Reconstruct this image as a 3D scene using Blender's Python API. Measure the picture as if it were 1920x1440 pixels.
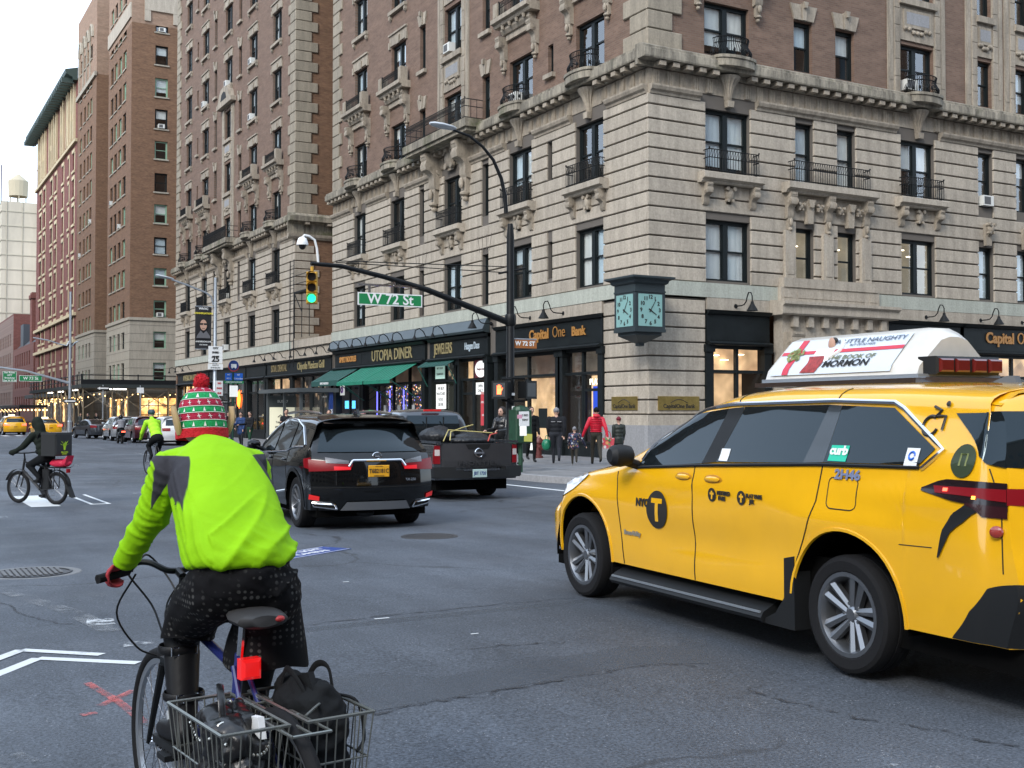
import bpy, math, random
from mathutils import Matrix, Vector
R=math.radians; rnd=random.Random(7)
sc=bpy.context.scene
for o in list(bpy.data.objects): bpy.data.objects.remove(o)
# ---------------------------------------------------------------- camera, sky, sun
YAW=R(29.2); F=2163.; PIT=math.atan(53/F); CZ=1.55
cd=bpy.data.cameras.new('Camera'); cam=bpy.data.objects.new('Camera',cd); sc.collection.objects.link(cam)
cam.location=(0,0,CZ); cam.rotation_euler=(R(90)+PIT,0,-YAW)
cd.sensor_width=36; cd.lens=F/1920*36; cd.clip_start=.05; cd.clip_end=3000; sc.camera=cam
SUN_EL=R(36); SUN_AZ=R(238)
W=bpy.data.worlds.new('World'); sc.world=W; W.use_nodes=True
nt=W.node_tree; nt.nodes.clear()
sk=nt.nodes.new('ShaderNodeTexSky'); sk.sky_type='NISHITA'; sk.sun_disc=False
sk.sun_elevation=SUN_EL; sk.sun_rotation=SUN_AZ; sk.air_density=1.0; sk.dust_density=1.0; sk.ozone_density=1.0
hs=nt.nodes.new('ShaderNodeHueSaturation'); hs.inputs['Saturation'].default_value=.55; hs.inputs['Value'].default_value=2.3
bg=nt.nodes.new('ShaderNodeBackground'); bg.inputs['Strength'].default_value=.125
wo=nt.nodes.new('ShaderNodeOutputWorld')
ov=nt.nodes.new('ShaderNodeMix'); ov.data_type='RGBA'; ov.inputs['Factor'].default_value=.62; ov.inputs['B'].default_value=(7.3,9.0,11.3,1)   # even overcast over the clear sky
nt.links.new(sk.outputs[0],hs.inputs['Color']); nt.links.new(hs.outputs[0],ov.inputs['A']); nt.links.new(ov.outputs['Result'],bg.inputs[0]); nt.links.new(bg.outputs[0],wo.inputs[0])
sd=bpy.data.lights.new('sun','SUN'); sd.energy=1.5; sd.angle=R(20); sd.color=(1,.95,.88)
so=bpy.data.objects.new('sun',sd); sc.collection.objects.link(so)
so.rotation_euler=Vector((-math.sin(SUN_AZ)*math.cos(SUN_EL),-math.cos(SUN_AZ)*math.cos(SUN_EL),-math.sin(SUN_EL))).to_track_quat('-Z','Y').to_euler()
so.location=(-20,-20,40)
sc.view_settings.view_transform='Standard'; sc.view_settings.look='None'; sc.view_settings.exposure=.74; sc.view_settings.gamma=1
# ---------------------------------------------------------------- helpers
def ray(x,y):
    a=(x-960)/F; b=-(y-720)/F
    f=math.cos(PIT)-b*math.sin(PIT); u=math.sin(PIT)+b*math.cos(PIT)
    return Vector((f*math.sin(YAW)+a*math.cos(YAW), f*math.cos(YAW)-a*math.sin(YAW), u))
def P(x,y,d):                                   # point seen at pixel (x,y) at depth d along the view
    r=ray(x,y); k=d/(r.x*math.sin(YAW)+r.y*math.cos(YAW)); return Vector((0,0,CZ))+r*k
PR=[(-600,-.035),(0,-.035),(4.2,-.035),(7.5,0),(16.4,-.13),(30,-.17),(85,-.38),(300,-.75),(900,-1.5),(2500,-4)]
def gz(n):                                      # height of the road, falling gently northwards
    for (a,za),(b,zb) in zip(PR,PR[1:]):
        if n<=b: return za+(zb-za)*(n-a)/(b-a)
    return PR[-1][1]
def link(o): sc.collection.objects.link(o); return o
def tag(o,label=None,cat=None,group=None,kind=None):
    if label: o['label']=label
    if cat: o['category']=cat
    if group: o['group']=group
    if kind: o['kind']=kind
    return o
def thing(name,label,cat,loc=(0,0,0),rz=0,group=None,M=None):
    o=link(bpy.data.objects.new(name,None)); o.empty_display_size=.2
    if M is not None: o.matrix_world=M
    else: o.location=loc; o.rotation_euler=(0,0,rz)
    return tag(o,label,cat,group)
def T(x=0,y=0,z=0): return Matrix.Translation((x,y,z))
def RX(a): return Matrix.Rotation(a,4,'X')
def RY(a): return Matrix.Rotation(a,4,'Y')
def RZ(a): return Matrix.Rotation(a,4,'Z')
class MB:
    def __init__(s,M=None): s.v=[];s.f=[];s.mi=[];s.M=M;s.m=0
    def add(s,vs,fs):
        o=len(s.v)
        s.v+=[tuple(s.M@Vector(p)) for p in vs] if s.M else [tuple(p) for p in vs]
        s.f+=[tuple(i+o for i in f) for f in fs]; s.mi+=[s.m]*len(fs); return s
    def box(s,x0,x1,y0,y1,z0,z1):
        return s.add([(x0,y0,z0),(x1,y0,z0),(x1,y1,z0),(x0,y1,z0),(x0,y0,z1),(x1,y0,z1),(x1,y1,z1),(x0,y1,z1)],
          [(0,3,2,1),(4,5,6,7),(0,1,5,4),(1,2,6,5),(2,3,7,6),(3,0,4,7)])
    def cbox(s,x0,x1,y0,y1,z0,z1,c=.02):        # box with its outer (-y) face chamfered
        return s.add([(x0,y1,z0),(x1,y1,z0),(x1,y1,z1),(x0,y1,z1),(x0,y0+c,z0),(x1,y0+c,z0),(x1,y0+c,z1),(x0,y0+c,z1),
          (x0+c,y0,z0+c),(x1-c,y0,z0+c),(x1-c,y0,z1-c),(x0+c,y0,z1-c)],
          [(0,1,5,4),(1,2,6,5),(2,3,7,6),(3,0,4,7),(4,5,9,8),(5,6,10,9),(6,7,11,10),(7,4,8,11),(8,9,10,11)])
    def quad(s,a,b,c,d): return s.add([a,b,c,d],[(0,1,2,3)])
    def prism(s,pts,ax,a,b):                    # polygon pushed along an axis
        n=len(pts)
        g={'x':lambda p,t:(t,p[0],p[1]),'y':lambda p,t:(p[0],t,p[1]),'z':lambda p,t:(p[0],p[1],t)}[ax]
        return s.add([g(p,a) for p in pts]+[g(p,b) for p in pts],
          [tuple(range(n))[::-1],tuple(range(n,2*n))]+[(i,(i+1)%n,n+(i+1)%n,n+i) for i in range(n)])
    def rings(s,rs,closed=True,cap=True):
        n=len(rs[0]); vs=[p for r in rs for p in r]; fs=[]
        for i in range(len(rs)-1):
            for j in range(n if closed else n-1):
                k=(j+1)%n; fs.append((i*n+j,i*n+k,(i+1)*n+k,(i+1)*n+j))
        if cap and closed: fs+=[tuple(range(n))[::-1],tuple(range((len(rs)-1)*n,len(rs)*n))]
        return s.add(vs,fs)
    def tube(s,path,r,n=6,closed=False,flat=1):
        path=[Vector(p) for p in path]; rs=[]; m=len(path); up=None
        for i,p in enumerate(path):
            a=path[i-1] if (i or closed) else p; b=path[(i+1)%m] if (i<m-1 or closed) else p
            t=(b-a).normalized()
            if up is None:
                up=Vector((0,0,1)) if abs(t.z)<.9 else Vector((1,0,0))
            u=(up-t*up.dot(t)).normalized(); up=u; w=t.cross(u)
            rr=r[i] if isinstance(r,(list,tuple)) else r
            rs.append([p+(u*math.cos(2*math.pi*k/n)+w*math.sin(2*math.pi*k/n)*flat)*rr for k in range(n)])
        if closed: rs.append(rs[0]); return s.rings(rs,cap=False)
        return s.rings(rs)
    def cyl(s,p0,p1,r,r1=None,n=10): return s.tube([p0,p1],[r,r if r1 is None else r1],n)
    def lathe(s,pr,n=16,M=None,a0=0,a1=2*math.pi,cap=False):   # profile (radius, height) turned about z
        M=M or Matrix(); full=abs(a1-a0-2*math.pi)<1e-6; k=n if full else n+1
        rs=[[M@Vector((r*math.cos(a0+(a1-a0)*i/n),r*math.sin(a0+(a1-a0)*i/n),z)) for i in range(k)] for r,z in pr]
        return s.rings(rs,closed=full,cap=cap)
    def sph(s,c,rx,ry=None,rz=None,nu=12,nv=8,M=None):
        ry=rx if ry is None else ry; rz=rx if rz is None else rz; M=M or Matrix()
        return s.rings([[M@Vector((c[0]+rx*math.cos(2*math.pi*i/nu)*math.sin(math.pi*(j+.02)/(nv+.04)),c[1]+ry*math.sin(2*math.pi*i/nu)*math.sin(math.pi*(j+.02)/(nv+.04)),c[2]-rz*math.cos(math.pi*(j+.02)/(nv+.04)))) for i in range(nu)] for j in range(nv+1)])
    def grid(s,fn,nu,nv):
        vs=[fn(i/nu,j/nv) for j in range(nv+1) for i in range(nu+1)]
        return s.add(vs,[(j*(nu+1)+i,j*(nu+1)+i+1,(j+1)*(nu+1)+i+1,(j+1)*(nu+1)+i) for j in range(nv) for i in range(nu)])
    def mesh(s,name,mats,smooth=None):
        me=bpy.data.meshes.new(name); me.from_pydata(s.v,[],s.f)
        for m in (mats if isinstance(mats,(list,tuple)) else [mats]): me.materials.append(m)
        if any(s.mi): me.polygons.foreach_set('material_index',s.mi)
        if smooth is not None:
            me.polygons.foreach_set('use_smooth',[True]*len(s.f)); me.set_sharp_from_angle(angle=R(smooth))
        me.update(); return me
    def build(s,name,mats,parent=None,M=None,smooth=None):
        return put(name,s.mesh(name,mats,smooth),parent,M)
def put(name,me,parent=None,M=None):
    o=link(bpy.data.objects.new(name,me))
    if parent: o.parent=parent
    if M is not None: o.matrix_local=M
    return o
CACHE={}
TMP=bpy.data.scenes.new('workbench')            # throw-away scene for evaluating lettering and bodies
def cput(name,key,fn,mats,parent,M,smooth=None):   # alike pieces share one mesh
    if key not in CACHE: CACHE[key]=fn().mesh(name,mats,smooth)
    return put(name,CACHE[key],parent,M)
def textmb(s,size,mb,M,ext=.01,bold=0,space=1.0,font_w=1.0,align='CENTER',mono=False):
    cu=bpy.data.curves.new('t','FONT'); cu.body=s; cu.size=size; cu.extrude=ext; cu.offset=bold; cu.space_character=space
    cu.align_x=align; cu.align_y='CENTER'; cu.resolution_u=3
    o=bpy.data.objects.new('t',cu); me=o.to_mesh(); S=Matrix.Diagonal((font_w,1,1,1))
    mb.add([M@S@v.co for v in me.vertices],[tuple(p.vertices) for p in me.polygons])
    o.to_mesh_clear(); bpy.data.objects.remove(o); bpy.data.curves.remove(cu); return mb
FRONT=RX(R(90))                                    # text lying in the xz plane, read from -y
# ---------------------------------------------------------------- materials
MT={}
def mat(name,col,rough=.6,metal=0,var=.0,scale=4,bump=0,bscale=40,emit=0,coat=0,spec=.5,objvar=0,emcol=None,alpha=1,stretch=None):
    if name in MT: return MT[name]
    m=bpy.data.materials.new(name); m.use_nodes=True; n=m.node_tree; b=n.nodes['Principled BSDF']
    c=(*col,1); b.inputs['Base Color'].default_value=c; b.inputs['Roughness'].default_value=rough; b.inputs['Metallic'].default_value=metal
    b.inputs['Specular IOR Level'].default_value=spec; b.inputs['Coat Weight'].default_value=coat; b.inputs['Coat Roughness'].default_value=.04
    if emit: b.inputs['Emission Color'].default_value=(*(emcol or col),1); b.inputs['Emission Strength'].default_value=emit
    tc=n.nodes.new('ShaderNodeTexCoord'); src=tc.outputs['Object']
    if stretch:
        mp=n.nodes.new('ShaderNodeMapping'); mp.inputs['Scale'].default_value=stretch; n.links.new(src,mp.inputs[0]); src=mp.outputs[0]
    last=None
    if var:
        t=n.nodes.new('ShaderNodeTexNoise'); t.inputs['Scale'].default_value=scale; t.inputs['Detail'].default_value=6; t.inputs['Roughness'].default_value=.65
        n.links.new(src,t.inputs['Vector'])
        mr=n.nodes.new('ShaderNodeMapRange'); mr.inputs[1].default_value=.3; mr.inputs[2].default_value=.7; mr.inputs[3].default_value=1-var; mr.inputs[4].default_value=1+var
        n.links.new(t.outputs['Fac'],mr.inputs[0]); last=mr.outputs[0]
    if objvar:
        oi=n.nodes.new('ShaderNodeObjectInfo'); m2=n.nodes.new('ShaderNodeMapRange'); m2.inputs[3].default_value=1-objvar; m2.inputs[4].default_value=1+objvar
        n.links.new(oi.outputs['Random'],m2.inputs[0])
        if last:
            mu=n.nodes.new('ShaderNodeMath'); mu.operation='MULTIPLY'; n.links.new(last,mu.inputs[0]); n.links.new(m2.outputs[0],mu.inputs[1]); last=mu.outputs[0]
        else: last=m2.outputs[0]
    if last:
        h=n.nodes.new('ShaderNodeHueSaturation'); h.inputs['Color'].default_value=c; n.links.new(last,h.inputs['Value']); n.links.new(h.outputs[0],b.inputs['Base Color'])
    if bump:
        t2=n.nodes.new('ShaderNodeTexNoise'); t2.inputs['Scale'].default_value=bscale; t2.inputs['Detail'].default_value=4; n.links.new(src,t2.inputs['Vector'])
        bm=n.nodes.new('ShaderNodeBump'); bm.inputs['Strength'].default_value=bump; bm.inputs['Distance'].default_value=.01
        n.links.new(t2.outputs['Fac'],bm.inputs['Height']); n.links.new(bm.outputs[0],b.inputs['Normal'])
    MT[name]=m; return m
def N(m,t,**k):
    x=m.node_tree.nodes.new(t)
    for a,v in k.items(): setattr(x,a,v)
    return x
def glassmat(name,tint=(.8,.85,.9),refl=.12,rough=.02):
    m=bpy.data.materials.new(name); m.use_nodes=True; n=m.node_tree; n.nodes.clear()
    o=N(m,'ShaderNodeOutputMaterial'); mx=N(m,'ShaderNodeMixShader'); tr=N(m,'ShaderNodeBsdfTransparent'); gl=N(m,'ShaderNodeBsdfGlossy')
    tr.inputs[0].default_value=(*tint,1); gl.inputs['Roughness'].default_value=rough; gl.inputs[0].default_value=(1,1,1,1)
    lw=N(m,'ShaderNodeLayerWeight'); fr=N(m,'ShaderNodeMath',operation='POWER'); fr.inputs[1].default_value=5; n.links.new(lw.outputs['Facing'],fr.inputs[0]); mt=N(m,'ShaderNodeMath',operation='MULTIPLY_ADD'); mt.inputs[1].default_value=.9-refl; mt.inputs[2].default_value=refl+.04   # same from both sides
    l=n.links.new; l(fr.outputs[0],mt.inputs[0]); l(mt.outputs[0],mx.inputs[0]); l(tr.outputs[0],mx.inputs[1]); l(gl.outputs[0],mx.inputs[2]); l(mx.outputs[0],o.inputs[0])
    MT[name]=m; return m
glass=glassmat('window_glass',(.86,.9,.92),.14); shopglass=glassmat('shop_glass',(.9,.93,.95),.02)
def brickmat(name,c1,c2,mortar,rough=.9,scale=1,bw=.22,rh=.075,swap=False):
    m=bpy.data.materials.new(name); m.use_nodes=True; n=m.node_tree; b=n.nodes['Principled BSDF']; b.inputs['Roughness'].default_value=rough
    tc=N(m,'ShaderNodeTexCoord'); sp=N(m,'ShaderNodeSeparateXYZ'); cb=N(m,'ShaderNodeCombineXYZ'); l=n.links.new
    l(tc.outputs['Object'],sp.inputs[0]); l(sp.outputs[0],cb.inputs[0]); l(sp.outputs[2],cb.inputs[1])
    br=N(m,'ShaderNodeTexBrick'); br.inputs['Color1'].default_value=(*c1,1); br.inputs['Color2'].default_value=(*c2,1); br.inputs['Mortar'].default_value=(*mortar,1)
    br.inputs['Scale'].default_value=scale; br.inputs['Brick Width'].default_value=bw; br.inputs['Row Height'].default_value=rh; br.inputs['Mortar Size'].default_value=.008
    l(cb.outputs[0],br.inputs[0])
    t=N(m,'ShaderNodeTexNoise'); t.inputs['Scale'].default_value=.9; t.inputs['Detail'].default_value=8; t.inputs['Roughness'].default_value=.7
    mp=N(m,'ShaderNodeMapping'); mp.inputs['Scale'].default_value=(1,3.2,1); l(cb.outputs[0],mp.inputs[0]); l(mp.outputs[0],t.inputs[0])
    mr=N(m,'ShaderNodeMapRange'); mr.inputs[1].default_value=.3; mr.inputs[2].default_value=.7; mr.inputs[3].default_value=.78; mr.inputs[4].default_value=1.25
    l(t.outputs['Fac'],mr.inputs[0]); h=N(m,'ShaderNodeHueSaturation'); l(br.outputs[0],h.inputs['Color']); l(mr.outputs[0],h.inputs['Value']); l(h.outputs[0],b.inputs['Base Color'])
    bm=N(m,'ShaderNodeBump'); bm.inputs['Strength'].default_value=.5; bm.inputs['Distance'].default_value=.01; bm.invert=True; l(br.outputs['Fac'],bm.inputs['Height']); l(bm.outputs[0],b.inputs['Normal'])
    MT[name]=m; return m
def stonemat(name,col,streak=.25,moss=0,objvar=.08,fine=.12):
    m=bpy.data.materials.new(name); m.use_nodes=True; n=m.node_tree; b=n.nodes['Principled BSDF']; b.inputs['Roughness'].default_value=.85; l=n.links.new
    tc=N(m,'ShaderNodeNewGeometry')
    mp=N(m,'ShaderNodeMapping'); mp.inputs['Scale'].default_value=(2.2,2.2,.35); l(tc.outputs['Position'],mp.inputs[0])
    t=N(m,'ShaderNodeTexNoise'); t.inputs['Scale'].default_value=1.6; t.inputs['Detail'].default_value=7; t.inputs['Roughness'].default_value=.7; l(mp.outputs[0],t.inputs[0])
    mr=N(m,'ShaderNodeMapRange'); mr.inputs[1].default_value=.35; mr.inputs[2].default_value=.68; mr.inputs[3].default_value=1-streak; mr.inputs[4].default_value=1+streak*.35; l(t.outputs['Fac'],mr.inputs[0])
    t2=N(m,'ShaderNodeTexNoise'); t2.inputs['Scale'].default_value=14; t2.inputs['Detail'].default_value=5; l(tc.outputs['Position'],t2.inputs[0])
    m2=N(m,'ShaderNodeMapRange'); m2.inputs[1].default_value=.3; m2.inputs[2].default_value=.7; m2.inputs[3].default_value=1-fine; m2.inputs[4].default_value=1+fine; l(t2.outputs['Fac'],m2.inputs[0])
    oi=N(m,'ShaderNodeObjectInfo'); m3=N(m,'ShaderNodeMapRange'); m3.inputs[3].default_value=1-objvar; m3.inputs[4].default_value=1+objvar; l(oi.outputs['Random'],m3.inputs[0])
    a=N(m,'ShaderNodeMath',operation='MULTIPLY'); c=N(m,'ShaderNodeMath',operation='MULTIPLY'); l(mr.outputs[0],a.inputs[0]); l(m2.outputs[0],a.inputs[1]); l(a.outputs[0],c.inputs[0]); l(m3.outputs[0],c.inputs[1])
    h=N(m,'ShaderNodeHueSaturation'); h.inputs['Color'].default_value=(*col,1); l(c.outputs[0],h.inputs['Value']); out=h.outputs[0]
    if moss:
        t3=N(m,'ShaderNodeTexNoise'); t3.inputs['Scale'].default_value=.55; t3.inputs['Detail'].default_value=9; t3.inputs['Roughness'].default_value=.75; l(tc.outputs['Position'],t3.inputs[0])
        m4=N(m,'ShaderNodeMapRange'); m4.inputs[1].default_value=.52; m4.inputs[2].default_value=.66; m4.inputs[4].default_value=moss; l(t3.outputs['Fac'],m4.inputs[0])
        mx=N(m,'ShaderNodeMix',data_type='RGBA'); mx.inputs['B'].default_value=(.085,.09,.04,1); l(m4.outputs[0],mx.inputs['Factor']); l(out,mx.inputs['A']); out=mx.outputs['Result']
    l(out,b.inputs['Base Color'])
    bm=N(m,'ShaderNodeBump'); bm.inputs['Strength'].default_value=.35; bm.inputs['Distance'].default_value=.02; l(t2.outputs['Fac'],bm.inputs['Height']); l(bm.outputs[0],b.inputs['Normal'])
    MT[name]=m; return m
lime=stonemat('limestone',(.41,.358,.288),.26); limed=stonemat('carved_limestone',(.345,.295,.23),.36); mossy=stonemat('weathered_cornice_stone',(.30,.265,.205),.65,.9)
belt=stonemat('pale_belt_stone',(.40,.415,.355),.2); quoinm=stonemat('quoin_stone',(.29,.25,.19),.25); granite=stonemat('granite_plinth',(.28,.28,.285),.1)
jointm=mat('joint_shadow_stone',(.12,.105,.09),.95)
brick1=brickmat('rose_brown_brick',(.185,.114,.08),(.142,.085,.059),(.16,.125,.098))
brick2=brickmat('dark_brown_brick',(.20,.108,.058),(.138,.072,.039),(.15,.095,.065))
brick3=brickmat('red_brick',(.20,.066,.05),(.16,.05,.04),(.15,.08,.07))
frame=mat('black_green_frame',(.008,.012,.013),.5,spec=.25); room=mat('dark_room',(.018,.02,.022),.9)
iron=mat('wrought_iron',(.009,.01,.011),.6,spec=.2); shopblk=mat('painted_storefront',(.009,.012,.013),.5,var=.25,scale=3,spec=.2)
blindm=[mat('blind_%d'%i,c,.8,var=.06,scale=2,emit=e) for i,(c,e) in enumerate([((.72,.74,.72),0),((.62,.68,.7),0),((.8,.78,.72),0),((.6,.68,.7),0),((.66,.76,.8),0)])]
white=mat('white_paint',(.75,.76,.75),.5); chrome=mat('chrome',(.75,.76,.78),.12,1); steel=mat('galvanised_steel',(.42,.46,.5),.4,.7); blackp=mat('black_paint',(.007,.008,.009),.45,spec=.25)
# ---------------------------------------------------------------- ground
E0,N0=22.482,30.967
def asphalt():
    m=bpy.data.materials.new('asphalt'); m.use_nodes=True; n=m.node_tree; b=n.nodes['Principled BSDF']; l=n.links.new
    b.inputs['Specular IOR Level'].default_value=.35
    g=N(m,'ShaderNodeNewGeometry'); pos=g.outputs['Position']
    def noise(s,d=6,r=.6,v=pos):
        t=N(m,'ShaderNodeTexNoise'); t.inputs['Scale'].default_value=s; t.inputs['Detail'].default_value=d; t.inputs['Roughness'].default_value=r; l(v,t.inputs[0]); return t.outputs['Fac']
    def rng(x,a,bb,c,d):
        r=N(m,'ShaderNodeMapRange'); r.inputs[1].default_value=a; r.inputs[2].default_value=bb; r.inputs[3].default_value=c; r.inputs[4].default_value=d; l(x,r.inputs[0]); return r.outputs[0]
    def mul(a,c):
        x=N(m,'ShaderNodeMath',operation='MULTIPLY'); l(a,x.inputs[0]); l(c,x.inputs[1]); return x.outputs[0]
    mp=N(m,'ShaderNodeMapping'); mp.inputs['Scale'].default_value=(1,.18,1); l(pos,mp.inputs[0])
    v=mul(mul(rng(noise(.22,5),.35,.65,.72,1.24),rng(noise(1.3,8,.7,mp.outputs[0]),.3,.7,.74,1.22)),rng(noise(60,3),.32,.68,.5,1.6))
    h=N(m,'ShaderNodeHueSaturation'); h.inputs['Color'].default_value=(.070,.080,.095,1); l(v,h.inputs['Value'])
    vo=N(m,'ShaderNodeTexVoronoi'); vo.inputs['Scale'].default_value=38; l(pos,vo.inputs[0])
    sp=mul(rng(vo.outputs['Distance'],.10,.2,1,0),rng(noise(9,3),.5,.62,0,1))
    m1=N(m,'ShaderNodeMix',data_type='RGBA'); m1.inputs['B'].default_value=(.3,.31,.33,1); l(sp,m1.inputs['Factor']); l(h.outputs[0],m1.inputs['A'])
    # wandering tar cracks
    wv=N(m,'ShaderNodeMix',data_type='VECTOR'); wv.inputs['Factor'].default_value=.55
    tn=N(m,'ShaderNodeTexNoise'); tn.inputs['Scale'].default_value=.8; tn.inputs['Detail'].default_value=5; l(pos,tn.inputs[0]); l(pos,wv.inputs['A']); 
    vs=N(m,'ShaderNodeVectorMath',operation='MULTIPLY_ADD'); vs.inputs[1].default_value=(1.6,1.6,0); l(tn.outputs['Color'],vs.inputs[0]); l(pos,vs.inputs[2])
    vc=N(m,'ShaderNodeTexVoronoi'); vc.feature='DISTANCE_TO_EDGE'; vc.inputs['Scale'].default_value=.14; l(vs.outputs[0],vc.inputs[0])
    ck=mul(rng(vc.outputs['Distance'],.0018,.005,1,0),rng(noise(.5,4),.42,.58,0,.85))
    m2=N(m,'ShaderNodeMix',data_type='RGBA'); m2.inputs['B'].default_value=(.03,.031,.034,1); l(ck,m2.inputs['Factor']); l(m1.outputs['Result'],m2.inputs['A'])
    l(m2.outputs['Result'],b.inputs['Base Color']); l(rng(noise(.6,5),.3,.7,.55,.8),b.inputs['Roughness'])
    bm=N(m,'ShaderNodeBump'); bm.inputs['Strength'].default_value=.6; bm.inputs['Distance'].default_value=.008; l(noise(110,3),bm.inputs['Height']); l(bm.outputs[0],b.inputs['Normal'])
    MT['asphalt']=m; return m
asp=asphalt()
def wornpaint(name,col,lo,hi,sc_=2.5):
    m=bpy.data.materials.new(name); m.use_nodes=True; n=m.node_tree; b=n.nodes['Principled BSDF']; l=n.links.new; b.inputs['Roughness'].default_value=.7
    g=N(m,'ShaderNodeNewGeometry'); t=N(m,'ShaderNodeTexNoise'); t.inputs['Scale'].default_value=sc_; t.inputs['Detail'].default_value=10; t.inputs['Roughness'].default_value=.75; l(g.outputs['Position'],t.inputs[0])
    r=N(m,'ShaderNodeMapRange'); r.inputs[1].default_value=lo; r.inputs[2].default_value=hi; l(t.outputs['Fac'],r.inputs[0])
    mx=N(m,'ShaderNodeMixShader'); tr=N(m,'ShaderNodeBsdfTransparent'); b.inputs['Base Color'].default_value=(*col,1)
    o=n.nodes['Material Output']; l(r.outputs[0],mx.inputs[0]); l(tr.outputs[0],mx.inputs[1]); l(b.outputs[0],mx.inputs[2]); l(mx.outputs[0],o.inputs[0]); MT[name]=m; return m
pw=wornpaint('road_paint_white',(.62,.64,.64),.28,.42); pworn=wornpaint('road_paint_worn',(.55,.57,.58),.47,.6,4); pvw=wornpaint('road_paint_very_worn',(.55,.57,.58),.56,.66,6); ppink=wornpaint('spray_pink',(.55,.13,.12),.42,.66,9)
mb=MB(); ns=[-600,-100,-20,0,4.2,7.5,10,13,16.4,22,30,45,60,85,120,180,300,600,900,2500]; es=[-1500,-300,-60,0,25,60,300,1500]
mb.add([(e,n,gz(n)) for n in ns for e in es],[(j*8+i,j*8+i+1,(j+1)*8+i+1,(j+1)*8+i) for j in range(len(ns)-1) for i in range(7)])
road=mb.build('road',asp); tag(road,kind='structure')
def slabN(poly_w,E1,n0,n1):                       # sidewalk slab: west edge E(n), flush with the street's fall
    k=[n0+(n1-n0)*i/40 for i in range(41)]+[n0+.05*i for i in range(1,8)]+[n0+.4*i for i in range(1,9)]; k=sorted(set(k)); m=MB()
    for a,b in zip(k,k[1:]):
        za,zb=gz(a)+.15,gz(b)+.15; wa,wb=poly_w(a),poly_w(b)
        m.quad((wa,a,za),(E1,a,za),(E1,b,zb),(wb,b,zb)); m.m=0
    return m,k
def kerb(name,path,parent):
    m=MB()
    for (a,an),(b,bn) in zip(path,path[1:]):
        d=Vector((b-a,bn-an,0)).normalized(); q=Vector((-d.y,d.x,0))*.16
        za,zb=gz(an)+.158,gz(bn)+.158; p=[Vector((a,an,za)),Vector((b,bn,zb)),Vector((b,bn,zb))+q,Vector((a,an,za))+q]
        lo=[v-Vector((0,0,.5)) for v in p]; m.add(p+lo,[(0,1,2,3),(0,4,5,1),(3,2,6,7),(0,3,7,4),(1,5,6,2)])
    return m.build(name,granite,parent)
def pavemat():
    m=bpy.data.materials.new('concrete_flags'); m.use_nodes=True; n=m.node_tree; b=n.nodes['Principled BSDF']; l=n.links.new; b.inputs['Roughness'].default_value=.8
    g=N(m,'ShaderNodeNewGeometry'); br=N(m,'ShaderNodeTexBrick'); br.offset=0; br.inputs['Color1'].default_value=(.19,.19,.19,1); br.inputs['Color2'].default_value=(.155,.155,.16,1); br.inputs['Mortar'].default_value=(.07,.07,.07,1)
    br.inputs['Scale'].default_value=1; br.inputs['Brick Width'].default_value=1.5; br.inputs['Row Height'].default_value=1.5; br.inputs['Mortar Size'].default_value=.02; l(g.outputs['Position'],br.inputs[0])
    t=N(m,'ShaderNodeTexNoise'); t.inputs['Scale'].default_value=3; t.inputs['Detail'].default_value=8; l(g.outputs['Position'],t.inputs[0])
    r=N(m,'ShaderNodeMapRange'); r.inputs[1].default_value=.3; r.inputs[2].default_value=.7; r.inputs[3].default_value=.75; r.inputs[4].default_value=1.2; l(t.outputs['Fac'],r.inputs[0])
    h=N(m,'ShaderNodeHueSaturation'); l(br.outputs[0],h.inputs['Color']); l(r.outputs[0],h.inputs['Value']); l(h.outputs[0],b.inputs['Base Color']); return m
pave=pavemat()
def wedge(n):
    if n<24.5: return 17.3-math.sqrt(max(0,9-(24.5-n)**2))
    if n<56: return 14.3
    return 14.3+1.9*min(1,(n-56)/4)
m,k=slabN(wedge,E0+120,21.5,102.5); sw=m.build('sidewalk',pave); tag(sw,kind='structure')
kerb('kerb',[(wedge(n),n) for n in reversed(k)]+[(E0+120,21.5)],sw)
m,k=slabN(lambda n:16.2,E0+120,112.6,320); sw2=m.build('sidewalk',pave); tag(sw2,kind='structure'); kerb('kerb',[(16.2,n) for n in reversed(k)]+[(E0+120,112.6)],sw2)
def mark(name,pts,m,h=.005):
    b=MB(); b.add([(e,n,gz(n)+h) for e,n in pts],[tuple(range(len(pts)))]); return b.build(name,m,road)
def bar(name,e0,e1,n0,n1,m,sk=0): return mark(name,[(e0,n0),(e1,n0),(e1+sk,n1),(e0+sk,n1)],m)
for e,w,mm in [(-9.6,.5,pw),(-8.2,.5,pw),(-6.8,.5,pw),(-5.4,.5,pw),(-4,.5,pw),(-2.6,.5,pw),(-1.2,.5,pw),(.25,.5,pw),(1.45,.5,pw),(2.58,.5,pw),(4.9,.4,pvw),(6.1,.4,pvw),(7.3,.4,pvw),(8.5,.45,pvw),(9.7,.45,pvw),(10.9,.45,pvw)]: bar('crosswalk_bar',e,e+w,22.2,25.4,mm)
for e in (3.6,3.9): bar('crosswalk_bar',e,e+.07,22.3,25.2,pw)
bar('crosswalk_bar',3.67,3.9,22.3,22.42,pw)
for n0,n1,e0,e1,mm in [(27.2,27.5,-10,2.2,pw),(27.6,27.8,3.3,8.2,pvw),(29.5,29.8,-10,12.6,pvw),(20.2,20.5,-10,2,pworn)]: bar('stop_line',e0,e1,n0,n1,mm)
for i in range(5): bar('crosswalk_bar',13.05+.35*i,13.2+.35*i if i else 13.2,19.5 if i else 20.4,20.2 if i else 25.6,pw if not i else pvw,.0)
for i in range(12): bar('crosswalk_bar',4.6+1.05*i,5.05+1.05*i,102.9,106.4,pw)
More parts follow.
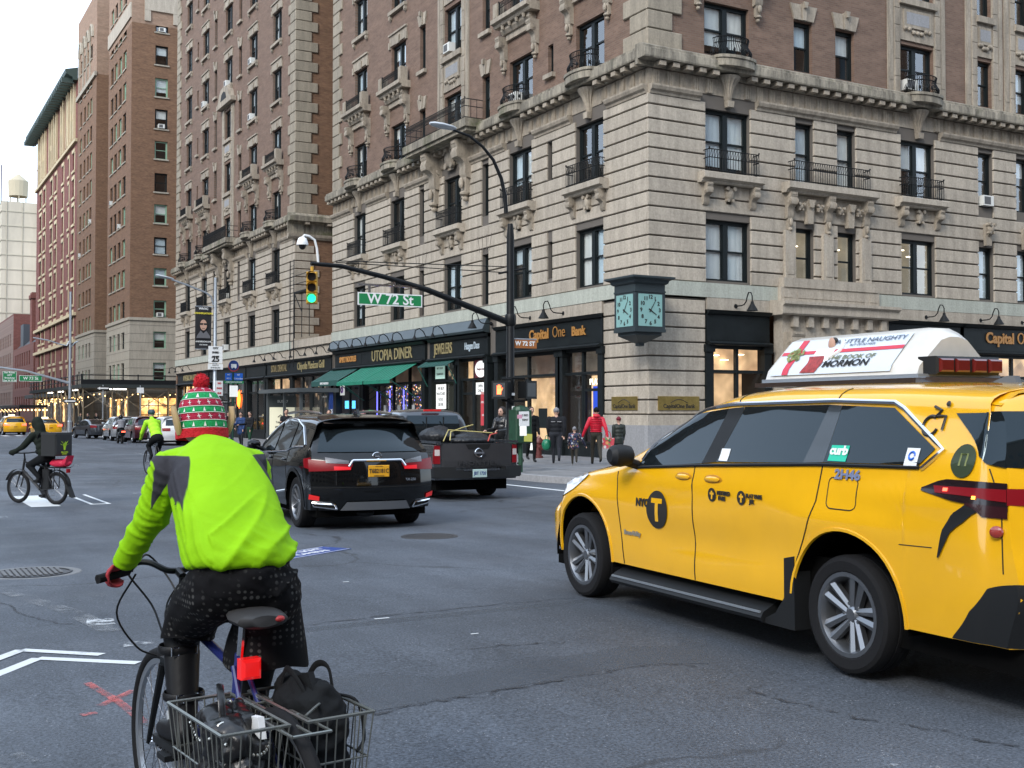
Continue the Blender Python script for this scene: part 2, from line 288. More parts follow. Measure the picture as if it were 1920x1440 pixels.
for n in range(32,110,9): bar('lane_line',3.6,3.72,n,n+3,pworn)
for n in range(32,110,9): bar('lane_line',10.3,10.42,n,n+3,pworn)
def strip(name,pts,w,m):
    for (a,b),(c,d) in zip(pts,pts[1:]):
        v=Vector((c-a,d-b,0)).normalized(); q=Vector((-v.y,v.x))*w/2; mark(name,[(a-q.x,b-q.y),(c-q.x,d-q.y),(c+q.x,d+q.y),(a+q.x,b+q.y)],m)
strip('lane_chevron',[(.45,7.55),(.9,8.2),(1.33,7.76)],.085,pw); strip('lane_chevron',[(.45,7.15),(.96,7.85),(1.48,7.38)],.085,pw)
mark('paint_patch',[(1.42,8.95),(1.62,8.9),(1.66,9.2),(1.48,9.28)],pworn,.006); mark('paint_patch',[(1.5,7.95),(1.72,7.95),(1.72,8.12),(1.52,8.1)],pworn,.006)
strip('spray_mark',[(1.12,7.0),(1.2,6.5),(1.24,6.0)],.05,ppink); strip('spray_mark',[(1.1,6.45),(1.32,6.7)],.05,ppink); strip('spray_mark',[(.98,6.3),(1.06,6.32)],.05,ppink); strip('spray_mark',[(.62,9.3),(.8,9.0)],.12,ppink)
for i in range(7): bar('crosswalk_bar',1.9+1.15*i-.25,2.3+1.15*i-.25,3.0,4.75 if i==0 else 3.85,pworn if i==0 else pvw)
for e,n,a,b in [(2.35,7.8,.1,.03),(3.35,8.1,.12,.03),(2.7,10.6,.05,.03),(3.7,7.2,.06,.02),(3.9,10.2,.06,.03),(2.2,6.6,.04,.02)]: bar('paint_fleck',e,e+a,n,n+b,pw)
def gpt(x,y):
    r=ray(x,y); z=0
    for i in range(12): k=(z-CZ)/r.z; z=gz(r.y*k)
    return (r.x*k,r.y*k)
ptar=wornpaint('tar_crack',(.038,.040,.045),.42,.62,7); pdust=wornpaint('pale_dust',(.24,.25,.26),.46,.75,3)
for pl,w in (([(700,1338),(800,1318),(900,1306),(960,1290),(1050,1276),(1130,1262),(1200,1249),(1270,1247),(1340,1256)],.045),([(1400,1290),(1500,1322),(1600,1345),(1700,1362),(1800,1380),(1930,1402)],.04),([(830,1222),(920,1213),(1000,1207),(1080,1206)],.02),([(560,1175),(700,1158),(850,1142),(1000,1128),(1100,1120)],.03),([(0,1130),(60,1160),(150,1175)],.03),([(960,935),(1100,932),(1250,940)],.05)):
    q=[Vector(gpt(*p)) for p in pl]; q2=[]
    for a,c in zip(q,q[1:]): q2+=[a.lerp(c,k/5)+Vector((rnd.uniform(-.035,.035),rnd.uniform(-.035,.035))) for k in range(5)]
    strip('tar_crack',[tuple(p) for p in q2],w*.75,ptar)
for pl,w in (([(0,1105),(60,1125),(140,1150),(210,1185)],.16),([(0,1420),(40,1440)],.2),([(100,890),(250,888),(330,892)],.2),([(20,870),(150,868),(260,872)],.15)): strip('worn_streak',[gpt(*p) for p in pl],w,pdust)
mark('asphalt_patch',[gpt(*p) for p in ((560,1178),(1105,1122),(1320,1180),(1330,1245),(1190,1246),(1040,1275),(700,1335),(560,1320))],wornpaint('pale_asphalt',(.085,.095,.109),.3,.8,1.1),.0035)
# road patch, manhole, blue sticker
ironc=mat('cast_iron',(.06,.06,.062),.55,.5,var=.2,scale=30); 
mh=thing('manhole_cover','round patterned iron manhole cover in the road at left','manhole cover',(1.47,12.56,gz(12.56)))
b=MB(); b.lathe([(.0,.004),(.36,.004),(.36,.012),(.38,.012)],28); b.build('lid',ironc,mh)
b=MB(); b.lathe([(.39,.006),(.47,.009),(.48,.001)],28); b.build('collar',mat('manhole_ring',(.16,.16,.16),.7),mh)
b=MB()
for i in range(-6,7):
    for j in range(-6,7):
        if i*i+j*j<36: b.box(i*.052-.016,i*.052+.016,j*.052-.016,j*.052+.016,.012,.02)
tag(b.build('stud_pattern',mat('iron_studs',(.2,.2,.2),.5,.5),mh),kind='stuff')
mh=thing('manhole_cover','dark round manhole cover in the road between black car and yellow taxi','manhole cover',(6.5,13.86,gz(13.86)))
b=MB(); b.lathe([(0,.005),(.31,.005),(.32,.012),(.37,.012),(.38,.001)],24); b.build('lid',ironc,mh)
bs=thing('ground_sticker','blue rectangular sticker with white lettering stuck on the road beside cyclist','sticker',(4.47,12.85,gz(12.85)+.004),R(32))
b=MB(); b.box(-.55,.55,-.22,.22,0,.003); b.build('sheet',mat('sticker_blue',(.01,.045,.22),.5),bs)
b=MB(); textmb('RED LIGHT',.15,b,T(0,.09,.005),.001,.002); textmb('CAMERAS',.13,b,T(0,-.08,.005),.001,.002); b.box(-.53,.53,.195,.205,.003,.005); b.box(-.53,.53,-.205,-.195,.003,.005); b.build('lettering',white,bs)
# ---------------------------------------------------------------- building kit (x along the wall, -y outward, z up)
LF=RZ(R(-90))                                      # frame of a west-facing wall
def wallholes(mb,u0,u1,z0,z1,ops,y=0,dep=.3):
    us=sorted({u0,u1}|{c for o in ops for c in o[:2] if u0<c<u1}); zs=sorted({z0,z1}|{c for o in ops for c in o[2:4] if z0<c<z1})
    for a,b in zip(us,us[1:]):
        run=None
        for c,d in zip(zs,zs[1:]):
            hole=any(o[0]<=a+1e-4 and o[1]>=b-1e-4 and o[2]<=c+1e-4 and o[3]>=d-1e-4 for o in ops)
            if not hole:
                if run is None: run=c
            if hole and run is not None: mb.quad((a,y,run),(b,y,run),(b,y,c),(a,y,c)); run=None
        if run is not None: mb.quad((a,y,run),(b,y,run),(b,y,z1),(a,y,z1))
    for o in ops:
        a,b,c,d=o[:4]
        if b<=u0 or a>=u1 or c>=z1 or d<=z0: continue
        mb.quad((a,y,c),(b,y,c),(b,y+dep,c),(a,y+dep,c)); mb.quad((a,y,d),(a,y+dep,d),(b,y+dep,d),(b,y,d))
        mb.quad((a,y,c),(a,y+dep,c),(a,y+dep,d),(a,y,d)); mb.quad((b,y,c),(b,y,d),(b,y+dep,d),(b,y+dep,c))
    return mb
litroom=mat('lit_room',(.30,.27,.22),.9,var=.3,scale=1.2,emit=.16,emcol=(.62,.55,.42)); litwarm=mat('warm_lit_shade',(.8,.42,.06),.8,emit=.8,emcol=(.9,.45,.07)); lampdot=mat('ceiling_lamp_glow',(1,.9,.7),.5,emit=4,emcol=(1,.85,.6))
acm=mat('air_conditioner_case',(.62,.62,.58),.55); acg=mat('air_conditioner_grille',(.09,.09,.09),.7)
acb=MB(); acb.box(-.3,.3,-.32,.1,0,.4); acb.m=1; acb.box(-.25,.12,-.325,-.318,.05,.35)
ACM=acb.mesh('air_conditioner',[acm,acg])
def window(par,M,u0,u1,z0,z1,kind='d',rec=.15,blind=None,lit=0,ac=False,fm=None):
    w=round(u1-u0,2); h=round(z1-z0,2); fm=fm or frame
    t=min(.1,w*.16); mul=.2 if kind=='d' else 0; bays=[(t,w/2-mul/2),(w/2+mul/2,w-t)] if kind=='d' else [(t,w-t)]
    s=.045
    def fn():
        b=MB(); y0,y1=rec,rec+.1
        b.box(0,t,y0,y1,0,h); b.box(w-t,w,y0,y1,0,h); b.box(t,w-t,y0,y1,h-t*1.3,h); b.box(t,w-t,y0,y1,0,t*.8)
        if mul: b.box(w/2-mul/2,w/2+mul/2,y0-.02,y1,t*.8,h-t*1.3)
        for a,c in bays:
            mid=h*.5; b.box(a,c,y0+.03,y1,mid-.03,mid+.03)
            b.box(a,a+s,y0+.04,y1,t*.8,mid-.03); b.box(c-s,c,y0+.04,y1,t*.8,mid-.03); b.box(a,a+s,y0+.02,y1,mid+.03,h-t*1.3); b.box(c-s,c,y0+.02,y1,mid+.03,h-t*1.3)
        b.m=1; D=.95
        b.quad((0,rec+D,0),(w,rec+D,0),(w,rec+D,h),(0,rec+D,h)); b.quad((0,rec+.1,0),(0,rec+D,0),(0,rec+D,h),(0,rec+.1,h)); b.quad((w,rec+.1,0),(w,rec+.1,h),(w,rec+D,h),(w,rec+D,0)); b.quad((0,rec+.1,h),(w,rec+.1,h),(w,rec+D,h),(0,rec+D,h)); b.quad((0,rec+.1,0),(0,rec+D,0),(w,rec+D,0),(w,rec+.1,0))
        return b
    o=cput('window',('win',w,h,kind,rec,lit,fm.name),fn,[fm,litroom if lit else room],par,M@T(u0,0,z0))
    for i,(a,c) in enumerate(bays):
        for j,(p,q) in enumerate([(t*.8,h*.5-.03),(h*.5+.03,h-t*1.3)]):
            x0,x1,za,zb=a+s,c-s,p,q
            cput('pane',('pane',round(x1-x0,3),round(zb-za,3)),lambda:MB().quad((0,0,0),(x1-x0,0,0),(x1-x0,0,zb-za),(0,0,zb-za)),glass,o,T(x0,rec+.06+.015*(1-j),za))
        f=blind if blind is not None else rnd.choice([0,.3,.45,.55,.75,1])
        if f and not (lit and blind is None):
            bh=round((h-t*2.1)*f,2); k=rnd.randrange(len(blindm))
            cput('blind',('blind',round(c-a,3),bh,k),lambda:MB().grid(lambda p,q:((c-a)*p,.012*math.sin(p*22)*(1 if k!=3 else 0),-bh+bh*q),12,1),blindm[k],o,T(a,rec+.118,h-t*1.3),30)
    if lit:
        b=MB(); b.box(w*.25,w*.55,rec+.6,rec+.7,h*.86,h*.875); b.box(w*.6,w*.85,rec+.5,rec+.6,h*.74,h*.755); b.build('ceiling_lamp',lampdot,o)
    if ac: put('air_conditioner',ACM,o,T(w*(.5 if kind!='d' else .28),rec-.02,.06))
    return o
def console(wd=.22,h=.75,d=.4):                    # scroll bracket seen in profile
    b=MB(); pr=[(0,h),(-d,h),(-d,h*.86),(-d*.92,h*.8),(-d*1.02,h*.66),(-d*.95,h*.54),(-d*.7,h*.5),(-d*.5,h*.42),(-d*.42,h*.3),(-d*.45,h*.14),(-d*.3,h*.02),(-d*.1,0),(0,0)]
    b.prism(pr,'x',-wd/2,wd/2)
    for sx in (-1,1):
        for k in range(2): b.cyl((sx*wd/2,-d*.72,h*.66),(sx*(wd/2+.02*(k+1)),-d*.72,h*.66),h*(.13-.06*k),n=12)
    b.box(-wd*.35,wd*.35,-d*1.04,-d*.4,h*.9,h*.97); return b
def bigscroll(wd=.34,h=1.5,d=.42):                 # tall console with volute and hanging drop
    b=console(wd,h*.62,d); b.M=None
    for i in range(len(b.v)): x,y,z=b.v[i]; b.v[i]=(x,y,z+h*.38)
    b.box(-wd*.3,wd*.3,-d*.32,0,h*.14,h*.42); b.sph((0,-d*.3,h*.13),wd*.34,d*.3,h*.045,8,5); b.sph((0,-d*.22,h*.05),wd*.2,d*.22,h*.05,8,5); b.sph((0,-d*.5,h*.3),wd*.25,d*.15,h*.1,8,5); return b
def keyst(w0,w1,h,d=.12):
    b=MB(); b.prism([(-w0/2,0),(w0/2,0),(w1/2,h),(-w1/2,h)],'y',-d,0); b.prism([(-w0*.3,h*.72),(w0*.3,h*.72),(w1*.42,h+.05),(-w1*.42,h+.05)],'y',-d-.09,-d); return b
def cart(w=.3,h=.45):                              # carved cartouche
    b=MB(); b.sph((0,-.1,h*.55),w*.5,.13,h*.42,12,8)
    for sx in (-1,1): b.cyl((sx*w*.42,-.24,h*.85),(sx*w*.42,-.02,h*.85),w*.2,n=10); b.cyl((sx*w*.3,-.2,h*.2),(sx*w*.3,-.02,h*.2),w*.16,n=10)
    b.prism([(-w*.3,0),(w*.3,0),(w*.5,h),(-w*.5,h)],'y',-.07,0); return b
def railing(w,d=.32,h=.78,belly=0):
    b=MB(); n=max(4,int(w/.11)); r=.014
    if not belly:
        for z in (.06,h*.62,h*.98):
            b.tube([(0,0,z),(0,-d,z),(w,-d,z),(w,0,z)],r*1.3,4)
        for i in range(n+1): x=w*i/n; b.cyl((x,-d,0.02),(x,-d,h),r,n=4)
        for i in range(n): x=w*(i+.5)/n; b.cyl((x-.05,-d,h*.62),(x+.05,-d,h*.98),r*.7,n=4)
        for y in (-d*.33,-d*.66): b.cyl((0,y,0),(0,y,h),r,n=4); b.cyl((w,y,0),(w,y,h),r,n=4)
        for x in (0,w): b.sph((x,-d,h+.03),.035,nu=6,nv=4)
    else:
        A=lambda t,k:(w/2-math.cos(math.pi*t)*w/2*k,-d*math.sin(math.pi*t)*k)
        for z,k in ((.03,1),(h*.75,.97),(h,1.02)): b.tube([(*A(i/14,k),z) for i in range(15)],r*1.4,4)
        n=26
        for i in range(n+1):
            t=i/n; pts=[]
            for z,k in ((0,1),(.15*h,1.14),(.32*h,1.17),(.5*h,1.05),(.68*h,.96),(.8*h,.98),(h,1.02)): pts.append((*A(t,k),z))
            b.tube(pts,r,4)
        for i in range(9): t=(i+.5)/9; b.sph((*A(t,1.12),.28*h),.05,.05,.08,6,4)
    return b
def bellbracket(w=.92,h=.95,d=.42):                 # acanthus bell under a round balcony
    b=MB(); pr=[]; 
    for t,k in ((0,.24),(.06,.3),(.09,.22),(.15,.3),(.3,.36),(.5,.46),(.7,.63),(.86,.86),(.95,1),(1,1)): pr.append((k,t*h))
    rs=[]
    for k,z in pr:
        rg=[]
        for i in range(33):
            a=math.pi*i/32; f=1+.08*math.cos(a*16)*(1 if .1<z/h<.93 else .2); rg.append((-math.cos(a)*w/2*k*f,-math.sin(a)*d*k*f,z))
        rs.append(rg)
    b.rings(rs,closed=False); b.prism([(-.12,-.12),(.12,-.12),(.15,.1),(-.15,.1)],'y',-.2,0); return b
def slabprofile(u0,u1,prof,ends=True):             # moulding: profile (y,z) pushed along the wall
    b=MB(); b.prism(prof,'x',u0,u1); return b
def ledge(par,M,u0,u1,z,d=.45,rail=True,dep=.75,keys=1,small=False):
    uc=(u0+u1)/2; w=u1-u0+.7
    lg=cput('ledge',('ledge',round(w,2),d),lambda:slabprofile(-w/2,w/2,[(.03,0),(-d*.6,0),(-d*.7,.05),(-d*.7,.1),(-d,.14),(-d,.33),(-d+.05,.36),(.03,.36)]),lime,par,M@T(uc,0,z-.36))
    for sx in (-1,1): cput('bracket',('cons',dep),lambda:console(.24,dep,d*.85),limed,par,M@T(uc+sx*(w/2-.3),0,z-.36-dep-.002),40)
    if keys==1: cput('keystone',('cart',),lambda:cart(.36,.62),limed,par,M@T(uc,0,z-1.0),40)
    if rail: cput('railing',('rail',round(u1-u0+.2,2)),lambda:railing(w-.5),iron,par,M@T(uc-(w-.5)/2,-.06,z))
def roundbalcony(par,M,uc,z,w=1.65,d=.42):
    def slab():
        b=MB(); pts=[(-w/2-.12,0)]+[(-math.cos(math.pi*i/16)*w/2,-.46-math.sin(math.pi*i/16)*(d-.1)) for i in range(17)]+[(w/2+.12,0)]
        b.prism(pts,'z',-.36,-.1); b.prism([(x*1.05,y*1.05) for x,y in pts],'z',-.1,0); return b
    cput('balcony_slab',('rbs',w,d),slab,mossy,par,M@T(uc,0,z))
    cput('balcony_bracket',('rbb',),lambda:bellbracket(),limed,par,M@T(uc,-.02,z-1.5),50)
    cput('railing',('rbr',w),lambda:railing(w*.86,.56,.68,belly=1),iron,par,M@T(uc-w*.43,-.14,z+.0))
def flaredlintel(par,M,u0,u1,z,h=.55):
    w=u1-u0; uc=(u0+u1)/2
    def side(s):
        b=MB(); b.prism([(s*.1,0),(s*(w/2+.02),0),(s*(w/2+.2),h),(s*.16,h)][::s],'y',-.07,.02); return b
    cput('voussoir',('vs1',round(w,2),h),lambda:side(1),limed,par,M@T(uc,0,z)); cput('voussoir',('vs0',round(w,2),h),lambda:side(-1),limed,par,M@T(uc,0,z))
    cput('keystone',('ks',h),lambda:keyst(.17,.27,h+.04,.13),limed,par,M@T(uc,.02,z))
def plainlintel(par,M,u0,u1,z,h=.5):
    w=u1-u0+.3; uc=(u0+u1)/2
    def f():
        b=MB(); b.box(-w/2,w/2,-.05,.02,0,h); b.box(-w/2-.04,w/2+.04,-.12,.02,h,h+.09)
        b.m=0; b.prism([(-.2,-.08),(.2,-.08),(.26,h*.6),(-.26,h*.6)],'y',-.11,-.05)
        for sx in (-1,1): b.box(sx*w/2-.08,sx*w/2+.08,-.09,.02,-.12,.22)
        return b
    cput('lintel',('pl',round(w,2),h),f,limed,par,M@T(uc,0,z))
def sill(par,M,u0,u1,z,brk=True):
    w=u1-u0+.3; uc=(u0+u1)/2
    def f():
        b=MB(); b.box(-w/2,w/2,-.16,.2,-.17,0)
        if brk:
            for sx in (-1,1): b.box(sx*(w/2-.12)-.09,sx*(w/2-.12)+.09,-.13,0,-.36,-.17); b.cyl((sx*(w/2-.12),-.02,-.4),(sx*(w/2-.12),-.1,-.36),.07,n=8)
        return b
    cput('sill',('sill',round(w,2),brk),f,limed,par,M@T(uc,0,z))
def surround(par,M,u0,u1,z0,z1):
    w=u1-u0; uc=(u0+u1)/2
    def f():
        b=MB()
        for s in (-1,1):
            a=s*(w/2+.02); n=int((z1-z0)/.62); 
            for i in range(n): 
                h=(z1-z0)/n; b.cbox(min(a,a+s*.3),max(a,a+s*.3),-.1,.03,i*h+.006,(i+1)*h-.006,.012)
            b.box(min(a+s*.3,a+s*.62),max(a+s*.3,a+s*.62),-.06,.03,0,z1-z0)
            b.box(min(a+s*.37,a+s*.55),max(a+s*.37,a+s*.55),-.075,.0,.5,z1-z0-.3)
        return b
    cput('window_surround',('sur',round(w,2),round(z1-z0,2)),f,limed,par,M@T(uc,0,z0))
def panel(par,M,u0,u1,z,h):
    w=u1-u0; uc=(u0+u1)/2
    def f():
        b=MB(); b.box(-w/2,w/2,-.06,.03,0,h); b.box(-w/2-.08,w/2+.08,-.2,.03,h*.82,h*.97); b.box(-w*.4,w*.4,-.11,-.05,h*.3,h*.72)
        b.m=1; b.box(-w*.33,w*.33,-.115,-.1,h*.38,h*.66); b.m=0
        for i in range(7): b.sph((-w*.36+w*.72*i/6,-.08,h*.27-(.07*h if i in(2,3,4) else 0)),.1,.09,.09,7,5)
        return b
    cput('spandrel_panel',('pan',round(w,2),round(h,2)),f,[limed,granite],par,M@T(uc,0,z),40)
def scrollbalcony(par,M,u0,u1,z,w=None,rail=True):    # boxy stone balcony on volute consoles
    w=w or (u1-u0+1.1); uc=(u0+u1)/2
    def f():
        b=MB(); b.prism([(.03,0),(-.42,0),(-.46,.06),(-.46,.12),(-.6,.16),(-.6,.34),(.03,.34)],'x',-w/2,w/2)
        for s in (-1,1): b.box(s*(w/2-.2)-.17,s*(w/2-.2)+.17,-.5,-.14,.34,.98); b.box(s*(w/2-.2)-.1,s*(w/2-.2)+.1,-.515,-.5,.42,.9)
        for i in range(4): x=-w/2+.62+(w-1.24)*i/3; b.cyl((x,-.36,-.0),(x,-.36,-.16),.1,.06,n=8)
        b.box(-w/2+.45,w/2-.45,-.12,.03,-.55,-.3); b.prism([(.03,-.3),(-.2,-.3),(-.3,-.16),(-.3,-.02),(.03,-.02)],'x',-w/2+.3,w/2-.3); return b
    cput('balcony',('scb',round(w,2)),f,limed,par,M@T(uc,0,z-.34))
    for s in (-1,1): cput('bracket',('bigs',),lambda:bigscroll(),limed,par,M@T(uc+s*(w/2-.22),0,z-.34-1.86),40)
    if rail: cput('railing',('scr',round(w,2)),lambda:railing(w-.9,.05,.62),iron,par,M@T(uc-(w-.9)/2,-.4,z))
def cornice(par,M,u0,u1,zb,openings,cols_round,endL=0,endR=0):
    # moulding broken at the windows, frieze, modillions, projecting slab
    prof=[(.02,0),(-.1,0),(-.12,.08),(-.2,.14),(-.24,.24),(-.24,.3),(.02,.3)]
    a=u0
    for c in sorted(openings)+[(u1,u1)]:
        if c[0]-a>.1: slabprofile(a,c[0],prof).build('moulding',limed,par,M@T(0,0,zb))
        a=c[1]
    MB().box(u0,u1,-.03,.02,.3,.85).build('frieze',limed,par,M@T(0,0,zb))
    n=int((u1-u0)/.56); st=(u1-u0)/n
    for i in range(n):
        u=u0+(i+.5)*st
        if any(abs(u-c)<.75 for c in cols_round): continue
        cput('triglyph',('tri',),lambda:MB().box(-.14,.14,-.075,.02,0,.5).box(-.11,-.07,-.1,-.07,.02,.46).box(-.02,.02,-.1,-.07,.02,.46).box(.07,.11,-.1,-.07,.02,.46),limed,par,M@T(u,0,zb+.32))
        cput('modillion',('modi',),lambda:MB().box(-.13,.13,-.42,0,0,.15),limed,par,M@T(u,-.03,zb+.87))
    slabprofile(u0-endL,u1+endR,[(.02,.86),(-.12,.86),(-.12,1.03),(-.5,1.03),(-.52,1.08),(-.52,1.33),(-.46,1.36),(-.46,1.44),(-.3,1.52),(.02,1.52)]).build('cornice',mossy,par,M@T(0,0,zb+.02))
def courses(par,M,u0,u1,z0,n,h,ops,skips=[]):
    for i in range(n):
        za,zb=z0+i*h,z0+(i+1)*h-.052
        spans=[(u0,u1)]
        for o in ops:
            if o[2]<zb-.05 and o[3]>za+.05:
                ns=[]
                for a,b in spans:
                    if o[1]<=a or o[0]>=b: ns.append((a,b)); continue
                    if o[0]-a>.05: ns.append((a,o[0]))
                    if b-o[1]>.05: ns.append((o[1],b))
                spans=ns
        for a,b in spans:
            w=round(b-a,2); cput('stone',('st',w,round(zb-za,3)),lambda:MB().cbox(0,w,-.07,.0,0,zb-za,.018),lime,par,M@T(a,0,za))
def quoins(par,M,u,z0,n,h,s,stag=0,a=.95,b=1.35):
    for i in range(n):
        w=a if (i+stag)%2 else b
        cput('quoin_stone',('q',s,w,h),lambda:MB().cbox(min(0,s*w),max(0,s*w),-.09,0,.014,h-.014,.025),quoinm,par,M@T(u,0,z0+i*h))
FLO=[(6.05,8.15),(9.75,11.95),(13.82,15.65),(17.5,19.6),(21.35,23.4),(25.15,27.15),(29.0,31.0),(32.85,34.8)]
ZC=12.13
# ---------------------------------------------------------------- the two matching mansion blocks
def uL(x): r=ray(x,773); return N0-r.y*E0/r.x
def uR(x): r=ray(x,773); return r.x*N0/r.y-E0
VC=[('D1',-4.45,-2.6,'d'),('S',-6.44,-6.05,'s'),('D2',-9.45,-7.6,'d'),('N3',-11.8,-11.15,'s'),('D4',-15.45,-13.65,'d'),('N5',-18.1,-17.5,'s'),('D6',-21.5,-19.75,'d'),('D7',-26.4,-24.7,'d')]
SC=[('D1',-63.6,-61.9,'d'),('S',-60.25,-59.8,'s'),('D2',-58.45,-56.65,'d'),('N3',-55.0,-54.3,'s'),('D4',-52.0,-50.2,'d'),('N5',-48.5,-47.8,'s'),('D6',-45.9,-44.1,'d'),('D7',-40.7,-38.95,'d')]
RC=[('R1',2.35,4.33,'d'),('R2',6.42,7.3,'s'),('R3',8.45,9.4,'s'),('R4',11.75,13.62,'d'),('R5',16.1,17.0,'s'),('R6',18.4,19.3,'s'),('R7',21.5,23.4,'d'),('R8',26,27.9,'d')]
def ops_of(cols,nf,slit=True):
    o=[]
    for c in cols:
        for i,(a,b) in enumerate(FLO[:nf]):
            if c[0]=='S': a,b=a+.55,b-.15
            o.append((c[1],c[2],a,b,c,i))
    return o
def facade(root,M,cols,u0,u1,nf,top,wallname,rightface=False,lit={},acs=()):
    ops=ops_of(cols,nf); low=[o[:4] for o in ops if o[5]<2]
    wl=wallholes(MB(),u0,u1,5.4,ZC+.3,low).build('stone_wall',jointm,root,M)
    h=(ZC-5.98)/12.66
    grow=[(a-.0,b+.0,c,d) for a,b,c,d in low]
    courses(wl,Matrix(),u0-(.07 if rightface else 0),u1,5.98,12,h,grow)
    a=5.98+12*h; courses(wl,Matrix(),u0-(.07 if rightface else 0),u1,a,1,ZC-a+.05,grow)
    MB().box(u0-(.1 if rightface else 0),u1,-.11,0,5.46,5.95).build('belt_course',belt,root,M)
    wallholes(MB(),u0,u1,ZC+.3,top,[o[:4] for o in ops if o[5]>=2]).build('brick_wall',brick1,root,M)
    for a,b,c,d,col,i in ops:
        nm=col[0]; ac=(nm,i) in acs; bl=None
        if i==1 and nm in('D4','N3'): bl=0
        window(root,M,a,b,c,d,col[3],blind=lit.get((nm,i),bl) if not lit.get((nm,i))=='L' else None,lit=1 if lit.get((nm,i))=='L' else 0,ac=ac)
    rb=[(c[1]+c[2])/2 for c in cols if c[0] in('D1','D2','D6','D7','R1','R4','R7')]
    cornice(root,M,u0,u1,ZC,[(c[1]-.25,c[2]+.25) for c in cols if c[0][0]=='D' or c[0] in('R1','R4','R7')],rb,endL=.52 if rightface else 0)
    for c in rb: roundbalcony(root,M,c,ZC+1.54)
    for nm,a,b,k in cols:
        if nm in('D1','D2','D4','D6','D7','R1','R4','R7'): ledge(root,M,a,b,9.7)
        if nm in('D1','D2','D6','D7','R1'):
            scrollbalcony(root,M,a,b,17.42)
        if nm in('D6','D7','D1','D2','R1'):
            for i in range(3,nf): plainlintel(root,M,a,b,FLO[i][1]+.05)
            for i in range(4,nf): sill(root,M,a,b,FLO[i][0])
        if nm in('N3','N5','R2','R3'):
            for i in range(2,nf):
                flaredlintel(root,M,a,b,FLO[i][1]+.03)
                if i>2: sill(root,M,a,b,FLO[i][0],False)
        if nm=='S':
            for i in range(2,nf): sill(root,M,a,b,FLO[i][0]+.55,False)
        if nm=='D4':
            surround(root,M,a,b,ZC+1.6,23.6)
            for i in range(2,5): panel(root,M,a,b,FLO[i][1]+.2,FLO[i+1][0]-FLO[i][1]-.25)
            b0=MB(); w=6.4; b0.box(-w/2,w/2,-1.05,.02,-.34,0); b0.box(-w/2+.1,w/2-.1,-.95,.02,-.5,-.34); b0.build('balcony_slab',mossy,root,M@T((a+b)/2,0,ZC+1.62))
            cput('railing',('bigrail',),lambda:railing(6.1,.85,.85),iron,root,M@T((a+b)/2-3.05,-.15,ZC+1.62))
            for s in (-1,1): cput('bracket',('hug',),lambda:bigscroll(.55,2.6,.75),limed,root,M@T((a+b)/2+s*1.55,-.03,ZC-1.55),40)
            cput('cartouche',('hugc',),lambda:cart(.9,1.0),limed,root,M@T((a+b)/2,-.1,ZC+.1),40)
            if nf>5:
                pd=MB(); pd.prism([(-1.9,0),(1.9,0),(1.9,.3),(1.5,.4),(1.2,.95),(.7,1.25),(0,1.35),(-.7,1.25),(-1.2,.95),(-1.5,.4),(-1.9,.3)],'y',-.4,.02); pd.m=1; pd.prism([(-.8,.4),(.8,.4),(.5,.85),(0,1),(-.5,.85)],'y',-.41,-.39); pd.build('pediment',[limed,room],root,M@T((a+b)/2,0,23.7))
                for i in range(5,nf): plainlintel(root,M,a,b,FLO[i][1]+.05); sill(root,M,a,b,FLO[i][0])
        if nm in('R4','R5','R6'):
            surround(root,M,a,b,ZC+1.55,FLO[3][1])
            for i in range(2,4): panel(root,M,a,b,FLO[i][1]+.15,FLO[i+1][0]-FLO[i][1]-.2)
        if nm in('R5','R6'):
            cput('keystone',('ks2',),lambda:keyst(.3,.42,.85,.14),limed,root,M@T((a+b)/2,-.05,8.2)); cput('cartouche',('c3',),lambda:cart(.34,.5),limed,root,M@T((a+b)/2,-.17,8.6),40)
        if nm in('N3','N5') :
            for q in (-.42,-.14,.14,.42): MB().prism([(q*1.0-.015,0),(q+.015,0),(q*1.5+.015,.7),(q*1.5-.015,.7)],'y',-.076,-.06).build('voussoir_joint',jointm,root,M@T((a+b)/2,0,8.25))
VD=thing('mansion_block','ornate corner building of pale stone base and rose brick with corner clock','building',(E0,N0,0))
facade(VD,LF,VC,-29.56,-.002,6,46,'west',acs={('D4',3),('D2',2)},lit={('D1',1):0,('D2',1):.6,('D1',0):1,('D1',2):0,('D2',2):0,('D7',1):1,('D6',0):0,('D7',0):.8})
facade(VD,Matrix(),RC,0,32,5,46,'south',True,acs={('R5',1),('R4',2)},lit={('R1',0):1,('R2',0):'L',('R3',0):'L',('R4',0):'L',('R5',0):1,('R6',0):1,('R1',1):.9,('R2',1):1,('R3',1):1,('R4',1):.45,('R1',2):.8,('R2',2):.5,('R3',2):.45,('R4',2):0,('R5',2):0})
quoins(VD,LF,0,ZC+1.56,26,.62,-1); quoins(VD,Matrix(),-.09,ZC+1.56,26,.62,1,0,1.04,1.44); quoins(VD,LF,-29.56,ZC+1.56,26,.62,1)
MB().box(0,32,0,.3,-1,46).box(0,.3,.3,29.56,-1,46).box(0,32,29.26,29.56,-1,46).box(31.7,32,.3,29.26,-1,46).box(.3,31.7,.3,29.26,45,45.4).build('back_walls',brick2,VD,T(1.6,1.6,0))
